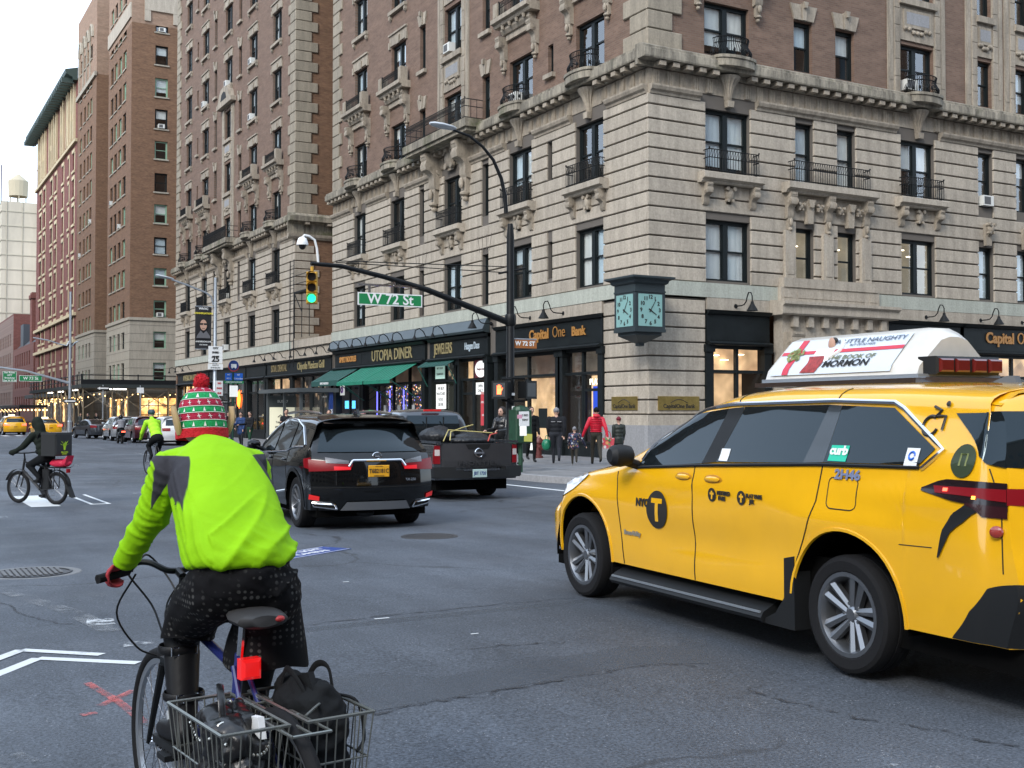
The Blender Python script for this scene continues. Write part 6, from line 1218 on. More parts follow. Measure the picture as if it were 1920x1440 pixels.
for sg in (-1,1):
    bput(B.side([(.95,1.06),(0,1.09),(-.02,1.09)],[(.9,1.1),(.45,1.42),(.2,1.52),(-.02,1.57)],sg,.009,14,9),'front_door_glass',tintg,sv); bput(B.side([(-.1,1.09),(-.92,1.13)],[(-.1,1.575),(-.9,1.53)],sg,.009,12,9),'rear_door_glass',tintg,sv); bput(B.side([(-1.0,1.135),(-1.62,1.20)],[(-.98,1.52),(-1.3,1.43),(-1.64,1.22)],sg,.009,10,8),'quarter_glass',tintg,sv)
    bput(B.line([(.9,1.12),(.45,1.45),(.2,1.55),(-.1,1.6),(-.9,1.565),(-1.3,1.46),(-1.7,1.21)],sg,.013,None,.008,36),'chrome_window_trim',chrome,sv); bput(B.line([(.98,1.04),(0,1.07),(-.9,1.11),(-1.05,1.17),(-1.66,1.19)],sg,.011,None,.008,36),'chrome_sill_trim',chrome,sv)
    for pts in ([(.95,1.0),(.9,.7),(.85,.32)],[(-.06,1.05),(-.08,.7),(-.1,.32)],[(-1.0,1.1),(-.95,.9),(-1.0,.6)]): bput(B.line(pts,sg,.005),'door_seam',seamk,sv)
    bput(B.line([(-.95,.52),(-.35,.46)],sg,.02,None,.004,12),'door_moulding',chrome,sv)
    for y in (.1,-.8): h=MB(); h.sph((0,0,0),.02,.11,.02,10,6); bput(h,'door_handle',blackcar,sv).matrix_local=T(sg*(B.W(y,.98)+.015),y,.98)
    bput(B.side([(-1.92,.9),(-2.2,.86)],[(-1.86,1.02),(-2.2,1.06)],sg,.010,8,5),'tail_lamp',redl,sv); rr=MB().tube([(sg*.55,y,1.665+.03*math.sin((y+1.3)/1.7*math.pi)) for y in [-1.4+.15*i for i in range(13)]],.022,6); bput(rr,'roof_rail',chrome,sv)
    for i,yy in enumerate(SS['arch']):
        l_=MB(); l_.rings([[B.D(sg*(B.W(yy+SS['ra']*k*math.cos(a),SS['zc']+SS['ra']*k*math.sin(a))+.008),yy+SS['ra']*k*math.cos(a),SS['zc']+SS['ra']*k*math.sin(a)) for a in [R(185)*j/24 for j in range(25)]] for k in (.985,1.1)],closed=False); bput(l_,'arch_cladding',plast,sv)
    for y in (1.395,-1.395): wheel(sv,sg*.80,y,.372,sg,'multi',.24,.25)
    mirror_(sv,B,.82,1.1,sg,blackcar)
    bput(B.end([(sg*.40,.87),(sg*.93,.85)],[(sg*.36,.96),(sg*.93,1.02)],True,.012,12,5),'tail_lamp',redl,sv); bput(B.end([(sg*.42,.955),(sg*.72,.97)],[(sg*.42,1.0),(sg*.72,1.05)],True,.018,8,3),'clear_lamp',mat('smoked_lens',(.12,.12,.13),.2,coat=.6),sv); bput(B.end([(sg*.40,.875),(sg*.62,.87)],[(sg*.40,.915),(sg*.62,.925)],True,.02,6,2),'lamp_strip',mat('lamp_red_bright',(.4,.01,.015),.3,emit=.35,emcol=(.8,.01,.02)),sv)
    bput(B.end([(sg*.80,.44),(sg*.93,.46)],[(sg*.80,.50),(sg*.93,.53)],True,.016,4,2),'reflector',mat('reflector_red',(.6,.02,.02),.3,emit=.25),sv); e=MB(); B.rline([(sg*.56,.32),(sg*.86,.36),(sg*.88,.41),(sg*.6,.39),(sg*.56,.32)],.014,e,.02,24); bput(e,'exhaust_trim',chrome,sv); bput(B.end([(sg*.57,.325),(sg*.85,.365)],[(sg*.6,.385),(sg*.87,.405)],True,.012,6,2),'exhaust_hole',seamk,sv)
bput(B.roof([(-.70,1.06),(.70,1.06)],[(-.6,.1),(.6,.1)],.006,16,10),'windscreen',tintg,sv); bput(B.end([(-.80,1.12),(.80,1.12)],[(-.66,1.44),(.66,1.44)],True,.012,18,9),'rear_glass',tintg,sv)
spo=MB(); spo.prism([(-1.98,1.52),(-1.62,1.63),(-1.62,1.57),(-1.9,1.475)],'x',-.66,.66); bput(spo,'spoiler',blackcar,sv,30)
c_=MB(); B.rline([(-.42,.92),(-.36,1.005),(.36,1.005),(.42,.92)],.016,c_,.018,40); bput(c_,'chrome_strip',chrome,sv)
e=MB(); e.tube([(.065*math.cos(a),0,.045*math.sin(a)) for a in [6.283*i/24 for i in range(24)]],.008,5,closed=True); e.tube([(-.02,0,.03),(-.028,0,-.012),(.03,0,-.012)],.008,5); bput(e,'emblem',chrome,sv).matrix_local=T(0,B.D(0,SS['y0'],1.06)[1]-.02,1.065)
plate(sv,0,B.D(0,SS['y0'],.85)[1]-.012,.85,.31,.165,mat('plate_orange',(.75,.36,.01),.5),'T682181C',dark,.085,0,'EMPIRE STATE')
bput(B.end([(-.52,.3),(.52,.3)],[(-.44,.42),(.44,.42)],True,.02,12,3),'skid_plate',mat('satin_silver',(.3,.3,.3),.4,.8),sv); bput(B.end([(-.9,.62),(.9,.62)],[(-.9,.635),(.9,.635)],True,.006,14,1),'bumper_seam',seamk,sv)
tb_=MB(); textmb('RX 350',.05,tb_,FRONT,.002,.001); tb_.build('badge_lettering',chrome,sv,T(.5,B.D(.5,SS['y0'],.72)[1]-.015,.72))
af=MB(); af.prism([(-1.5,0),(-1.3,0),(-1.38,.06),(-1.46,.08)],'x',-.02,.02); bput(af,'roof_antenna',blackcar,sv).matrix_local=T(0,0,1.65)
ex=MB(); ex.sph((-.1,-2.1,.24),.16,.1,.06,10,6); bput(ex,'exhaust_box',plast,sv)
# ---- grey pickup
PS=dict(y0=-2.86,y1=2.5,w=.93,sill=.42,zc=.40,ra=.47,arch=(1.6,-1.6),tum=.30,ins=.004,kf=.4,kr=.10,lf=.7,lr=.3,zm=.75,
 top=[(-2.86,1.14),(-.75,1.16),(-.72,1.17),(-.70,1.25),(-.56,1.72),(-.45,1.80),(0,1.83),(.6,1.80),(.9,1.68),(1.15,1.45),(1.4,1.26),(1.7,1.2),(2.3,1.1),(2.5,.95)],
 belt=[(-2.86,1.12),(-.7,1.14),(1.4,1.12),(2.5,.9)],plan=[(-2.86,.985),(1,1),(2.5,.92)],cap=[(-2.86,.03),(-.78,.03),(-.7,.06),(-.4,.16),(.6,.18),(1.4,.12),(2.5,.12)],p=3.2,shf=[(0,0),(1.2,-.1)],shr=[(0,.0),(1.2,.02)],bumps=[(-1.6,.95,.55,.12,.02),(1.6,.95,.55,.12,.02)])
pk=thing('grey_pickup','dark grey pickup truck with cargo under cords stopped by the kerb corner','pickup truck',M=T(10.36,22.5,gz(22))@RZ(R(-1.5))@Matrix.Scale(.965,4))
B=Body(PS); bput(B.shell(MB(),.07),'body',greycar,pk,45); underbody(pk,PS,.6)
for sg in (-1,1):
    bput(B.side([(.95,1.17),(.25,1.17)],[(.85,1.5),(.5,1.68),(.25,1.7)],sg,.009,10,8),'front_door_glass',tintg,pk); bput(B.side([(.15,1.17),(-.5,1.17)],[(.15,1.7),(-.4,1.66)],sg,.009,10,8),'rear_door_glass',tintg,pk)
    for pts in ([(1.1,1.1),(1.0,.45)],[(.2,1.1),(.2,.45)],[(-.56,1.12),(-.56,.45)],[(-.74,1.12),(-.74,.45)]): bput(B.line(pts,sg,.006),'door_seam',seamk,pk)
    bput(MB().box(sg*.86-.05,sg*.86+.05,-2.84,-.76,1.14,1.19),'bed_rail',greycar,pk,30); bput(B.end([(sg*.80,.74),(sg*.92,.74)],[(sg*.80,1.1),(sg*.92,1.1)],True,.015,4,6),'tail_lamp',redl,pk); bput(B.side([(-2.7,.74),(-2.8,.74)],[(-2.7,1.1),(-2.8,1.1)],sg,.008,3,5),'tail_lamp',redl,pk); bput(B.end([(sg*.81,.9),(sg*.91,.9)],[(sg*.81,1.02),(sg*.91,1.02)],True,.02,3,3),'clear_lamp',mat('reverse_lamp',(.55,.5,.48),.2,coat=.5),pk)
    for y in (1.6,-1.6): wheel(pk,sg*.79,y,.39,sg,'plain',.25,.24,alloyd)
    mirror_(pk,B,.95,1.2,sg,plast); bq=MB(); bq.prism([(sg*.55,-3.0),(sg*.97,-2.86),(sg*.97,-2.6),(sg*.5,-2.7)],'z',.48,.68); bput(bq,'bumper_corner',plast,pk,20)
tg=mat('tailgate_grey',(.045,.043,.045),.4,.3,var=.1,scale=3); bput(B.end([(-.77,.66),(.77,.66)],[(-.78,1.13),(.78,1.13)],True,.02,14,6),'tailgate',tg,pk); bput(B.end([(-.72,.68),(.72,.68)],[(-.72,.80),(.72,.80)],True,.024,10,3),'tailgate_recess',mat('tailgate_dark',(.025,.025,.027),.5),pk); bput(B.end([(-.22,1.02),(.22,1.02)],[(-.28,1.12),(.28,1.12)],True,.026,6,3),'handle_recess',seamk,pk)
t=MB(); textmb('FRONTIER',.12,t,FRONT,.004,.004,space=1.25,font_w=1.35); t.build('tailgate_lettering',mat('letter_emboss',(.05,.05,.053),.35,.4),pk,T(0,-2.892,.74))
e=MB(); e.tube([(.085*math.cos(a),0,.085*math.sin(a)) for a in [6.283*i/24 for i in range(24)]],.012,5,closed=True); e.box(-.11,.11,-.012,.012,-.018,.018); bput(e,'emblem',chrome,pk).matrix_local=T(0,-2.90,.95)
bm_=MB(); bm_.prism([(-.95,-2.86),(-.5,-3.02),(.5,-3.02),(.95,-2.86),(.95,-2.7),(-.95,-2.7)],'z',.46,.62); bput(bm_,'rear_bumper',plast,pk,25); MB().prism([(-.4,-3.03),(.4,-3.03),(.32,-2.99),(-.32,-2.99)],'z',.60,.64).build('bumper_step',greycar,pk)
plate(pk,-.05,-3.035,.55,.31,.16,mat('plate_teal',(.42,.55,.52),.5),'JBT 1720',mat('plate_navy',(.03,.05,.2),.5),.09)
bput(MB().grid(lambda u,v:(-.6+1.2*u,-.735+.15*s01((v-.05))*v,1.22+.47*v),12,8),'rear_glass',tintg,pk); MB().box(-.2,.2,-.60,-.55,1.78,1.82).build('brake_light',mat('brake_red',(.4,.01,.01),.3,emit=.3),pk); fr2=MB(); 
for x in (-.2,.2): fr2.box(x-.012,x+.012,-.74,-.72,1.22,1.66)
fr2.build('slider_frame',plast,pk,RX(R(0)))
bag=mat('black_bag',(.008,.009,.011),.5,bump=.8,bscale=9)
def lump(seed,sx,sy,sz,mm,par,name,M):
    rr_=random.Random(seed); ph=[rr_.uniform(0,6) for _ in range(6)]; b=MB()
    b.rings([[(sx*(1+.1*math.sin(3*a+ph[0])+.06*math.sin(5*a+ph[1]+j))*math.sin(math.pi*(j+.05)/9.1)**.6*math.cos(a),sy*(1+.1*math.sin(2*a+ph[2])+.05*math.sin(7*a+ph[3]-j))*math.sin(math.pi*(j+.05)/9.1)**.6*math.sin(a),sz*(1-math.cos(math.pi*j/9))/2*(1+.06*math.sin(4*a+ph[4]))) for a in [6.283*i/20 for i in range(20)]] for j in range(10)])
    o=bput(b,name,mm,par,80)
    if M is not None: o.matrix_local=M
    return o
CARGO=[(-.3,-1.5,.36,.42,.36),(.35,-1.8,.36,.45,.22),(.1,-2.4,.5,.26,.15)]
cd_=MB(); cd_.tube([(-.5,-2.6,1.2),(-.3,-2.2,1.36),(.0,-2.1,1.44),(.3,-2.0,1.5)],.012,5); cd_.tube([(-.6,-2.5,1.18),(-.4,-2.3,1.4),(.2,-2.4,1.36),(.6,-2.3,1.33)],.012,5); tag(bput(cd_,'bungee_cords',mat('cord_yellow',(.5,.42,.15),.6),None),'yellow cords tied over cargo in the grey pickup','cord').matrix_world=pk.matrix_world
cd_=MB(); cd_.tube([(.3,-2.7,1.18),(.45,-2.5,1.3),(.7,-2.3,1.33)],.014,5); tag(bput(cd_,'red_bungee',mat('cord_red',(.5,.06,.04),.6),None),'short red cord over cargo in the grey pickup','cord').matrix_world=pk.matrix_world
# ---- parked and moving cars up the avenue
def simplecar(name,label,cat,e,n,rz,S,paint,far=True,front=False,taxi=False,group=None,lit=False):
    o=thing(name,label,cat,M=T(e,n,gz(n))@RZ(rz),group=group); B=Body(S); bput(B.shell(MB(),.12),'body',paint,o,50); underbody(o,S,.5); ym=S['arch']; zt=max(z for _,z in S['top'])
    bz=B.belt(0)+.02
    for sg in (-1,1):
        bput(B.side([(.85,bz),(-1.5,bz+.05)],[(.55,zt-.3),(.2,zt-.17),(-1.0,zt-.17),(-1.4,zt-.28)],sg,.010,16,7),'side_glass',tintg,o); bput(B.line([(0,bz-.02),(0,.4)],sg,.007),'door_seam',seamk,o)
        for y in ym: wheel(o,sg*(S['w']-.15),y,.34,sg,'plain',.22)
        bput(B.end([(sg*.5,.82),(sg*.9,.82)],[(sg*.5,.98),(sg*.9,1.0)],True,.014,6,3),'tail_lamp',redglow if lit else redl,o); bput(B.end([(sg*.5,.62),(sg*.86,.62)],[(sg*.5,.74),(sg*.86,.76)],False,.014,6,3),'headlamp',clear,o); mirror_(o,B,.72,bz+.02,sg,paint)
    bput(B.roof([(-.68,S['ws'][0]),(.68,S['ws'][0])],[(-.58,S['ws'][1]),(.58,S['ws'][1])],.008,12,8),'windscreen',tintg,o)
    if S.get('sedan'): bput(B.roof([(-.64,S['rw'][0]),(.64,S['rw'][0])],[(-.56,S['rw'][1]),(.56,S['rw'][1])],.008,12,8),'rear_glass',tintg,o)
    else: bput(B.end([(-.72,1.12),(.72,1.12)],[(-.62,1.45),(.62,1.45)],True,.014,12,6),'rear_glass',tintg,o)
    plate(o,0,B.D(0,S['y0'],.72)[1]-.014,.72,.3,.15,white if not taxi else mat('plate_orange',(.75,.36,.01),.5),'JKL 4520',dark,.08)
    if taxi: MB().cbox(-.25,.25,-.08,.08,zt-.01,zt+.12,.02).build('roof_sign',mat('taxi_sign',(.9,.8,.5),.5,emit=1.2),o)
    return o
SED=suvspec(w=.92,top=[(-2.44,.98),(-2.2,1.05),(-1.75,1.10),(-1.3,1.26),(-.8,1.41),(-.2,1.45),(.3,1.38),(.8,1.12),(1.1,.99),(1.6,.93),(2.2,.84),(2.4,.74)],belt=[(-2.44,.93),(0,.92),(1,.88),(2.4,.68)],cap=[(-2.44,.1),(-1.6,.1),(-.8,.15),(.2,.16),(1,.1),(2.4,.1)],shr=[(0,.1),(.5,0),(1,.06)],ra=.40,zc=.34,bumps=[],sedan=1,ws=(1.0,.3),rw=(-1.75,-.95))
SU2=suvspec(ws=(1.05,.15),ra=.42,zc=.35,bumps=[]); 
maroonp=carpaint('maroon_paint',(.05,.008,.014),.3); silverp=carpaint('silver_paint',(.42,.44,.46),.3,.6); whitep=carpaint('white_paint_car',(.65,.66,.66),.3); navyp=carpaint('dark_car_paint',(.015,.018,.024),.3)
simplecar('parked_car','silver SUV parked at the kerb behind the motor scooter rider','car',15.15,82,0,SU2,silverp); simplecar('parked_car','dark maroon car parked beside the small neon cyclist','car',15.2,75,0,SU2,maroonp); simplecar('parked_car','black sedan at the front of the parked row by the shed','car',14.7,90.5,R(10),SED,navyp,lit=False)
simplecar('parked_car','white SUV parked behind the tassel of the red knit hat','car',15.2,67.5,0,SU2,whitep); simplecar('taxi_cab','yellow taxi sedan driving away behind the delivery rider','taxi',12.7,101,R(4),SED,yellow,taxi=True,lit=True); simplecar('taxi_cab','boxy yellow taxi SUV farther left than the taxi sedan','taxi',11.1,110,R(2),SU2,yellow,taxi=True,lit=True)
tk=thing('box_truck','dark box truck with bright red tail lights at the far left edge','truck',(10.2,138,gz(138))); MB().cbox(-1.2,1.2,-3,3,.9,3.6,.05).build('cargo_box',mat('truck_box',(.04,.035,.035),.5),tk); MB().cbox(-1.1,1.1,3.1,5,.6,2.6,.1).build('cab',mat('truck_cab',(.12,.02,.02),.4),tk)
for x,z in ((-1,1.1),(1,1.1),(-.9,3.3),(.9,3.3),(-1,2.2),(1,2.2)): MB().box(x-.14,x+.14,-3.06,-3.0,z-.08,z+.08).build('tail_lamp',redglow,tk)
for sg in (-1,1):
    for y in (-2,3.8): wheel(tk,sg*1.0,y,.45,sg,'plain',.3,.26)
# ---------------------------------------------------------------- people: lumps fused into one skin
import numpy as np
from mathutils import noise as mnoise
def capsule(mb,p0,p1,r0,r1,n=12):
    p0,p1=Vector(p0),Vector(p1); t=(p1-p0); L=t.length or 1e-6; t=t/L; u=(Vector((0,0,1)) if abs(t.z)<.9 else Vector((1,0,0))); u=(u-t*u.dot(t)).normalized(); w=t.cross(u); rs=[]
    for i in range(5): a=-math.pi/2+math.pi/2*(i+.15)/4.15; rs.append((p0+t*(math.sin(a)*r0),r0*math.cos(a)))
    for i in range(5): a=math.pi/2*i/4.15; rs.append((p1+t*(math.sin(a)*r1),r1*math.cos(a)))
    mb.rings([[c+(u*math.cos(6.28319*k/n)+w*math.sin(6.28319*k/n))*r for k in range(n)] for c,r in rs])
def fuse(name,prims,mats,par,voxel=.02,smooth=6,post=None,pick=None):
    """prims: ('c',[points],[radii],mat) chain or ('e',centre,(rx,ry,rz),mat[,rotation]) ellipsoid"""
    mb=MB(); segs=[]
    for p in prims:
        if p[0]=='r':
            mb.rings(p[1]); q=[sum((Vector(v) for v in r),Vector())/len(r) for r in p[1]]
            for i in range(len(q)-1): segs.append(('c',q[i],q[i+1],.14,.14,p[2]))
        elif p[0]=='c':
            for a,b,ra_,rb in zip(p[1],p[1][1:],p[2],p[2][1:]): capsule(mb,a,b,ra_,rb); segs.append(('c',Vector(a),Vector(b),ra_,rb,p[3]))
        else:
            M=T(*p[1])@(p[4] if len(p)>4 else Matrix()); mb.sph((0,0,0),*p[2],nu=16,nv=10,M=M); segs.append(('e',M.inverted(),p[2],p[3]))
    me=mb.mesh('src',[]); o=bpy.data.objects.new('src',me); TMP.collection.objects.link(o)
    m=o.modifiers.new('r','REMESH'); m.mode='VOXEL'; m.voxel_size=voxel
    if smooth: s=o.modifiers.new('s','SMOOTH'); s.factor=.5; s.iterations=smooth
    TMP.view_layers[0].update(); dg=TMP.view_layers[0].depsgraph; out=bpy.data.meshes.new_from_object(o.evaluated_get(dg)); bpy.data.objects.remove(o); out.name=name
    nf=len(out.polygons); C=np.zeros(nf*3); out.polygons.foreach_get('center',C); C=C.reshape(-1,3); best=np.full(nf,1e9); idx=np.zeros(nf,int)
    for s in segs:
        if s[0]=='c':
            a=np.array(s[1]); d=np.array(s[2])-a; t=np.clip(((C-a)@d)/max(1e-9,d@d),0,1); D=np.linalg.norm(C-a-t[:,None]*d,axis=1)-(s[3]+(s[4]-s[3])*t)
        else:
            Mi=np.array(s[1]); L=C@Mi[:3,:3].T+Mi[:3,3]; D=(np.linalg.norm(L/np.array(s[2]),axis=1)-1)*min(s[2])
        k=D<best; best[k]=D[k]; idx[k]=s[-1]
    if pick is not None: idx=pick(C,idx)
    out.materials.clear()
    for mm in mats: out.materials.append(mm)
    out.polygons.foreach_set('material_index',idx.astype('i')); out.polygons.foreach_set('use_smooth',[True]*nf)
    if post: post(out)
    out.update(); return put(name,out,par)
neon=mat('neon_jacket',(.36,.74,.004),.75,var=.05,scale=5,bump=.45,bscale=14,spec=.2); greyp=mat('jacket_grey_panel',(.05,.05,.06),.8); blk=mat('black_cloth',(.007,.008,.009),.85,bump=.4,bscale=30,spec=.15); blk2=mat('black_jacket',(.012,.013,.016),.8,bump=.5,bscale=18,spec=.2); bootm=mat('black_boot',(.008,.008,.009),.5,spec=.3); glovem=mat('red_glove',(.42,.035,.045),.75,bump=.3,bscale=60); hairm=mat('dark_hair',(.015,.01,.008),.7)
def panelmat(name,base,col,polys):                # base cloth with flat panels bounded by planes in object space
    m=mat(name,base,.75,var=.06,scale=5,bump=.4,bscale=16,spec=.2); n=m.node_tree; l=n.links.new; bs=n.nodes['Principled BSDF']; src=bs.inputs['Base Color'].links[0].from_socket
    tc=N(m,'ShaderNodeTexCoord'); tot=None
    for pl in polys:
        acc=None
        for (nx,ny,nz,d) in pl:
            dt=N(m,'ShaderNodeVectorMath',operation='DOT_PRODUCT'); dt.inputs[1].default_value=(nx,ny,nz); l(tc.outputs['Object'],dt.inputs[0])
            r=N(m,'ShaderNodeMapRange'); r.inputs[1].default_value=d-.0015; r.inputs[2].default_value=d+.0015; l(dt.outputs['Value'],r.inputs[0])
            if acc is None: acc=r.outputs[0]
            else: q=N(m,'ShaderNodeMath',operation='MULTIPLY'); l(acc,q.inputs[0]); l(r.outputs[0],q.inputs[1]); acc=q.outputs[0]
        if tot is None: tot=acc
        else: q=N(m,'ShaderNodeMath',operation='MAXIMUM'); l(tot,q.inputs[0]); l(acc,q.inputs[1]); tot=q.outputs[0]
    mx=N(m,'ShaderNodeMix',data_type='RGBA'); mx.inputs['B'].default_value=(*col,1); l(tot,mx.inputs['Factor']); l(src,mx.inputs['A']); l(mx.outputs['Result'],bs.inputs['Base Color']); return m
jacketm=panelmat('neon_jacket_panelled',(.27,.57,.003),(.04,.04,.048),[[(1,0,0,-.165),(-1,0,.43,.70),(0,0,-1,-1.435),(0,-1,0,-.77)],[(-1,0,0,-.225),(1,0,.3,.565),(0,0,-1,-1.435),(0,-1,0,-.76)]])
def dotshorts():
    m=bpy.data.materials.new('dotted_shorts'); m.use_nodes=True; n=m.node_tree; b=n.nodes['Principled BSDF']; l=n.links.new; b.inputs['Roughness'].default_value=.85; b.inputs['Specular IOR Level'].default_value=.15
    tc=N(m,'ShaderNodeTexCoord'); v=N(m,'ShaderNodeTexVoronoi'); v.inputs['Scale'].default_value=48; v.inputs['Randomness'].default_value=.12; l(tc.outputs['Object'],v.inputs[0])
    r=N(m,'ShaderNodeMapRange'); r.inputs[1].default_value=.26; r.inputs[2].default_value=.34; r.inputs[3].default_value=1; r.inputs[4].default_value=0; l(v.outputs['Distance'],r.inputs[0])
    mx=N(m,'ShaderNodeMix',data_type='RGBA'); mx.inputs['A'].default_value=(.007,.007,.008,1); mx.inputs['B'].default_value=(.075,.075,.072,1)
    t=N(m,'ShaderNodeTexNoise'); t.inputs['Scale'].default_value=7; l(tc.outputs['Object'],t.inputs[0]); r2=N(m,'ShaderNodeMapRange'); r2.inputs[1].default_value=.42; r2.inputs[2].default_value=.55; l(t.outputs['Fac'],r2.inputs[0]); mu=N(m,'ShaderNodeMath',operation='MULTIPLY'); l(r.outputs[0],mu.inputs[0]); l(r2.outputs[0],mu.inputs[1])
    l(mu.outputs[0],mx.inputs['Factor']); l(mx.outputs['Result'],b.inputs['Base Color']); MT['dotted_shorts']=m; return m
shortsm=dotshorts()
def smo(pts,n=6):
    ps=[Vector(p) for p in pts]; ps=[ps[0]*2-ps[1]]+ps+[ps[-1]*2-ps[-2]]; out=[]
    for i in range(1,len(ps)-2):
        a,b,c,d=ps[i-1:i+3]
        for k in range(n): t=k/n; out.append(.5*((2*b)+(c-a)*t+(2*a-5*b+4*c-d)*t*t+(3*b-a-3*c+d)*t**3))
    return out+[ps[-2]]
# ---------------------------------------------------------------- bicycles
def bikewheel(par,y,r=.345,tw=.022,spokes=32,rimw=None,x=0,ang=0):
    AX=Matrix.Rotation(math.pi/2,4,'Y')
    def ty(): 
        b=MB(); b.lathe([(r-tw+tw*math.cos(a),tw*math.sin(a)) for a in [6.28319*i/10 for i in range(11)]],48,AX); return b
    w=cput('wheel',('bt',r,tw),ty,rubber,par,T(x,y,r)@RZ(ang),40)
    cput('rim',('br',r,tw),lambda:MB().lathe([(r-2*tw+.004,-.012),(r-2*tw-.016,-.008),(r-2*tw-.016,.008),(r-2*tw+.004,.012)],48,AX),rimw or mat('alloy_rim',(.5,.52,.54),.35,.9),w,None,40)
    def sp():
        b=MB()
        for i in range(spokes): a=6.28319*i/spokes; s=(-1)**i; a2=a+.5*(1 if i%4<2 else -1); b.cyl((s*.03,.022*math.cos(a2),.022*math.sin(a2)),(0,(r-2*tw-.01)*math.cos(a),(r-2*tw-.01)*math.sin(a)),.0014,n=3)
        return b
    tag(cput('spokes',('bs',r,spokes),sp,mat('spoke_steel',(.3,.3,.31),.35,.9),w,None),kind='stuff'); cput('hub',('bh',),lambda:MB().lathe([(.008,-.055),(.014,-.05),(.02,-.035),(.014,-.02),(.014,.02),(.02,.035),(.014,.05),(.008,.055)],10,AX),chrome,w,None)
    return w
BKM=T(1.100,3.395,gz(3.4))@RZ(R(5.6))@RY(R(0))
bk=thing('bicycle','blue-framed bicycle with twin wire rear baskets under the neon-jacketed rider','bicycle',M=BKM)
bikewheel(bk,0); bikewheel(bk,1.096)
bluef=mat('bike_blue',(.02,.03,.16),.3,coat=.6); b=MB(); BBp=(0,.44,.28); st_=(0,.33,.80); h1=(0,.90,.90); h0=(0,.955,.68)
b.cyl(BBp,st_,.017,n=10); b.cyl(BBp,h0,.021,n=10); b.cyl((0,.335,.74),(0,.915,.84),.016,n=10); b.cyl(h1,h0,.022,n=10)
for s in (-1,1): b.cyl((s*.02,.44,.28),(s*.06,0,.345),.010,n=8); b.cyl((s*.02,.335,.76),(s*.06,0,.345),.009,n=8)
bput(b,'frame',bluef,bk); b=MB()
for s in (-1,1): b.tube([(s*.045,.965,.66),(s*.055,1.02,.5),(s*.055,1.096,.345)],[.015,.013,.009],8)
b.box(-.05,.05,.94,.985,.655,.685); bput(b,'fork',blackp,bk)
b=MB(); b.cyl((0,.33,.78),(0,.30,.93),.0135,n=10); bput(b,'seat_post',chrome,bk); b=MB(); b.rings([[(w*math.cos(a),y,z+h*math.sin(a)) for a in [6.283*i/14 for i in range(14)]] for y,w,h,z in ((.125,.05,.018,.935),(.14,.085,.026,.935),(.20,.092,.03,.94),(.28,.07,.028,.945),(.38,.035,.025,.945),(.46,.022,.02,.94),(.48,.01,.012,.935))]); bput(b,'saddle',mat('saddle_black',(.035,.034,.034),.55),bk); MB().sph((.05,.13,.938),.018,.012,.010).build('saddle_badge',mat('badge_red',(.4,.03,.03),.4),bk)
b=MB(); b.cyl(h1,(0,.885,.985),.014,n=8); b.cyl((0,.885,.985),(0,.94,1.0),.015,n=8); bput(b,'stem',blackp,bk)
b=MB(); 
for s in (-1,1): b.tube(smo([(0,.94,1.0),(s*.04,.95,1.005),(s*.085,1.0,1.03),(s*.13,1.02,1.03),(s*.17,.995,1.005),(s*.28,.955,.992)]),.0115,8)
bput(b,'handlebar',blackp,bk)
for s in (-1,1): bput(MB().cyl((s*.165,.997,1.006),(s*.285,.953,.991),.0165,n=10),'grip',rubber,bk); bput(MB().tube([(s*.15,1.03,1.0),(s*.19,1.045,.985),(s*.27,1.02,.97)],.006,6),'brake_lever',blackp,bk); bput(MB().tube(smo([(s*.14,1.03,1.0),(s*.12,1.14,.97),(s*.03,1.15,.85),(s*.02,1.05,.76)]),.004,5),'brake_cable',blackp,bk)
bput(MB().tube(smo([(-.13,1.04,1.01),(-.02,1.22,1.03),(.06,1.15,.9),(.02,1.0,.8)]),.004,5),'brake_cable',blackp,bk); bput(MB().tube(smo([(-.13,1.02,.99),(-.19,1.05,.85),(-.12,1.04,.72),(-.05,1.02,.68)]),.004,5),'brake_cable',blackp,bk)
b=MB(); AX=Matrix.Rotation(math.pi/2,4,'Y'); b.lathe([(.02,0),(.09,0),(.09,.004),(.02,.004)],32,T(.045,.44,.28)@AX); b.cyl((.05,.44,.28),(.07,.44,.11),.012,n=8); b.cyl((-.05,.44,.28),(-.07,.56,.45),.012,n=8); bput(b,'crankset',alloyd,bk)
for x,y,z in ((.12,.44,.11),(-.12,.60,.43)): bput(MB().box(x-.05,x+.05,y-.04,y+.04,z-.01,z+.01),'pedal',plast,bk)
wire=mat('basket_wire',(.24,.25,.23),.4,.8)
b=MB()
for s in (-1,1): b.cyl((s*.06,.03,.345),(s*.065,.1,.66),.006,n=6)
for x in (-.06,0,.06): b.cyl((x,-.22,.665),(x,.33,.665),.005,n=6)
for y in (-.22,0,.2,.33): b.cyl((-.06,y,.665),(.06,y,.665),.005,n=6)
bput(b,'rear_rack',wire,bk)
def basket(x0,x1,y0,y1,z1,dz):
    b=MB(); r=.0035; ins=.03
    P_=lambda u,v,k:(x0+(x1-x0)*u+(0 if .1<u<.9 else (ins*k if u<.5 else -ins*k)),y0+(y1-y0)*v+(0 if .1<v<.9 else (ins*k if v<.5 else -ins*k)),z1-dz*k)
    for k,rr in ((0,.006),(.45,r),(1,.0045)): b.tube([P_(0,0,k),P_(1,0,k),P_(1,1,k),P_(0,1,k)],rr,5,closed=True)
    n,m=7,11
    for i in range(m+1): v=i/m; b.tube([P_(0,v,0),P_(0,v,1),P_(1,v,1),P_(1,v,0)],r*.75,4)
    for i in range(1,n): u=i/n; b.tube([P_(u,0,0),P_(u,0,1),P_(u,1,1),P_(u,1,0)],r*.75,4)
    return b
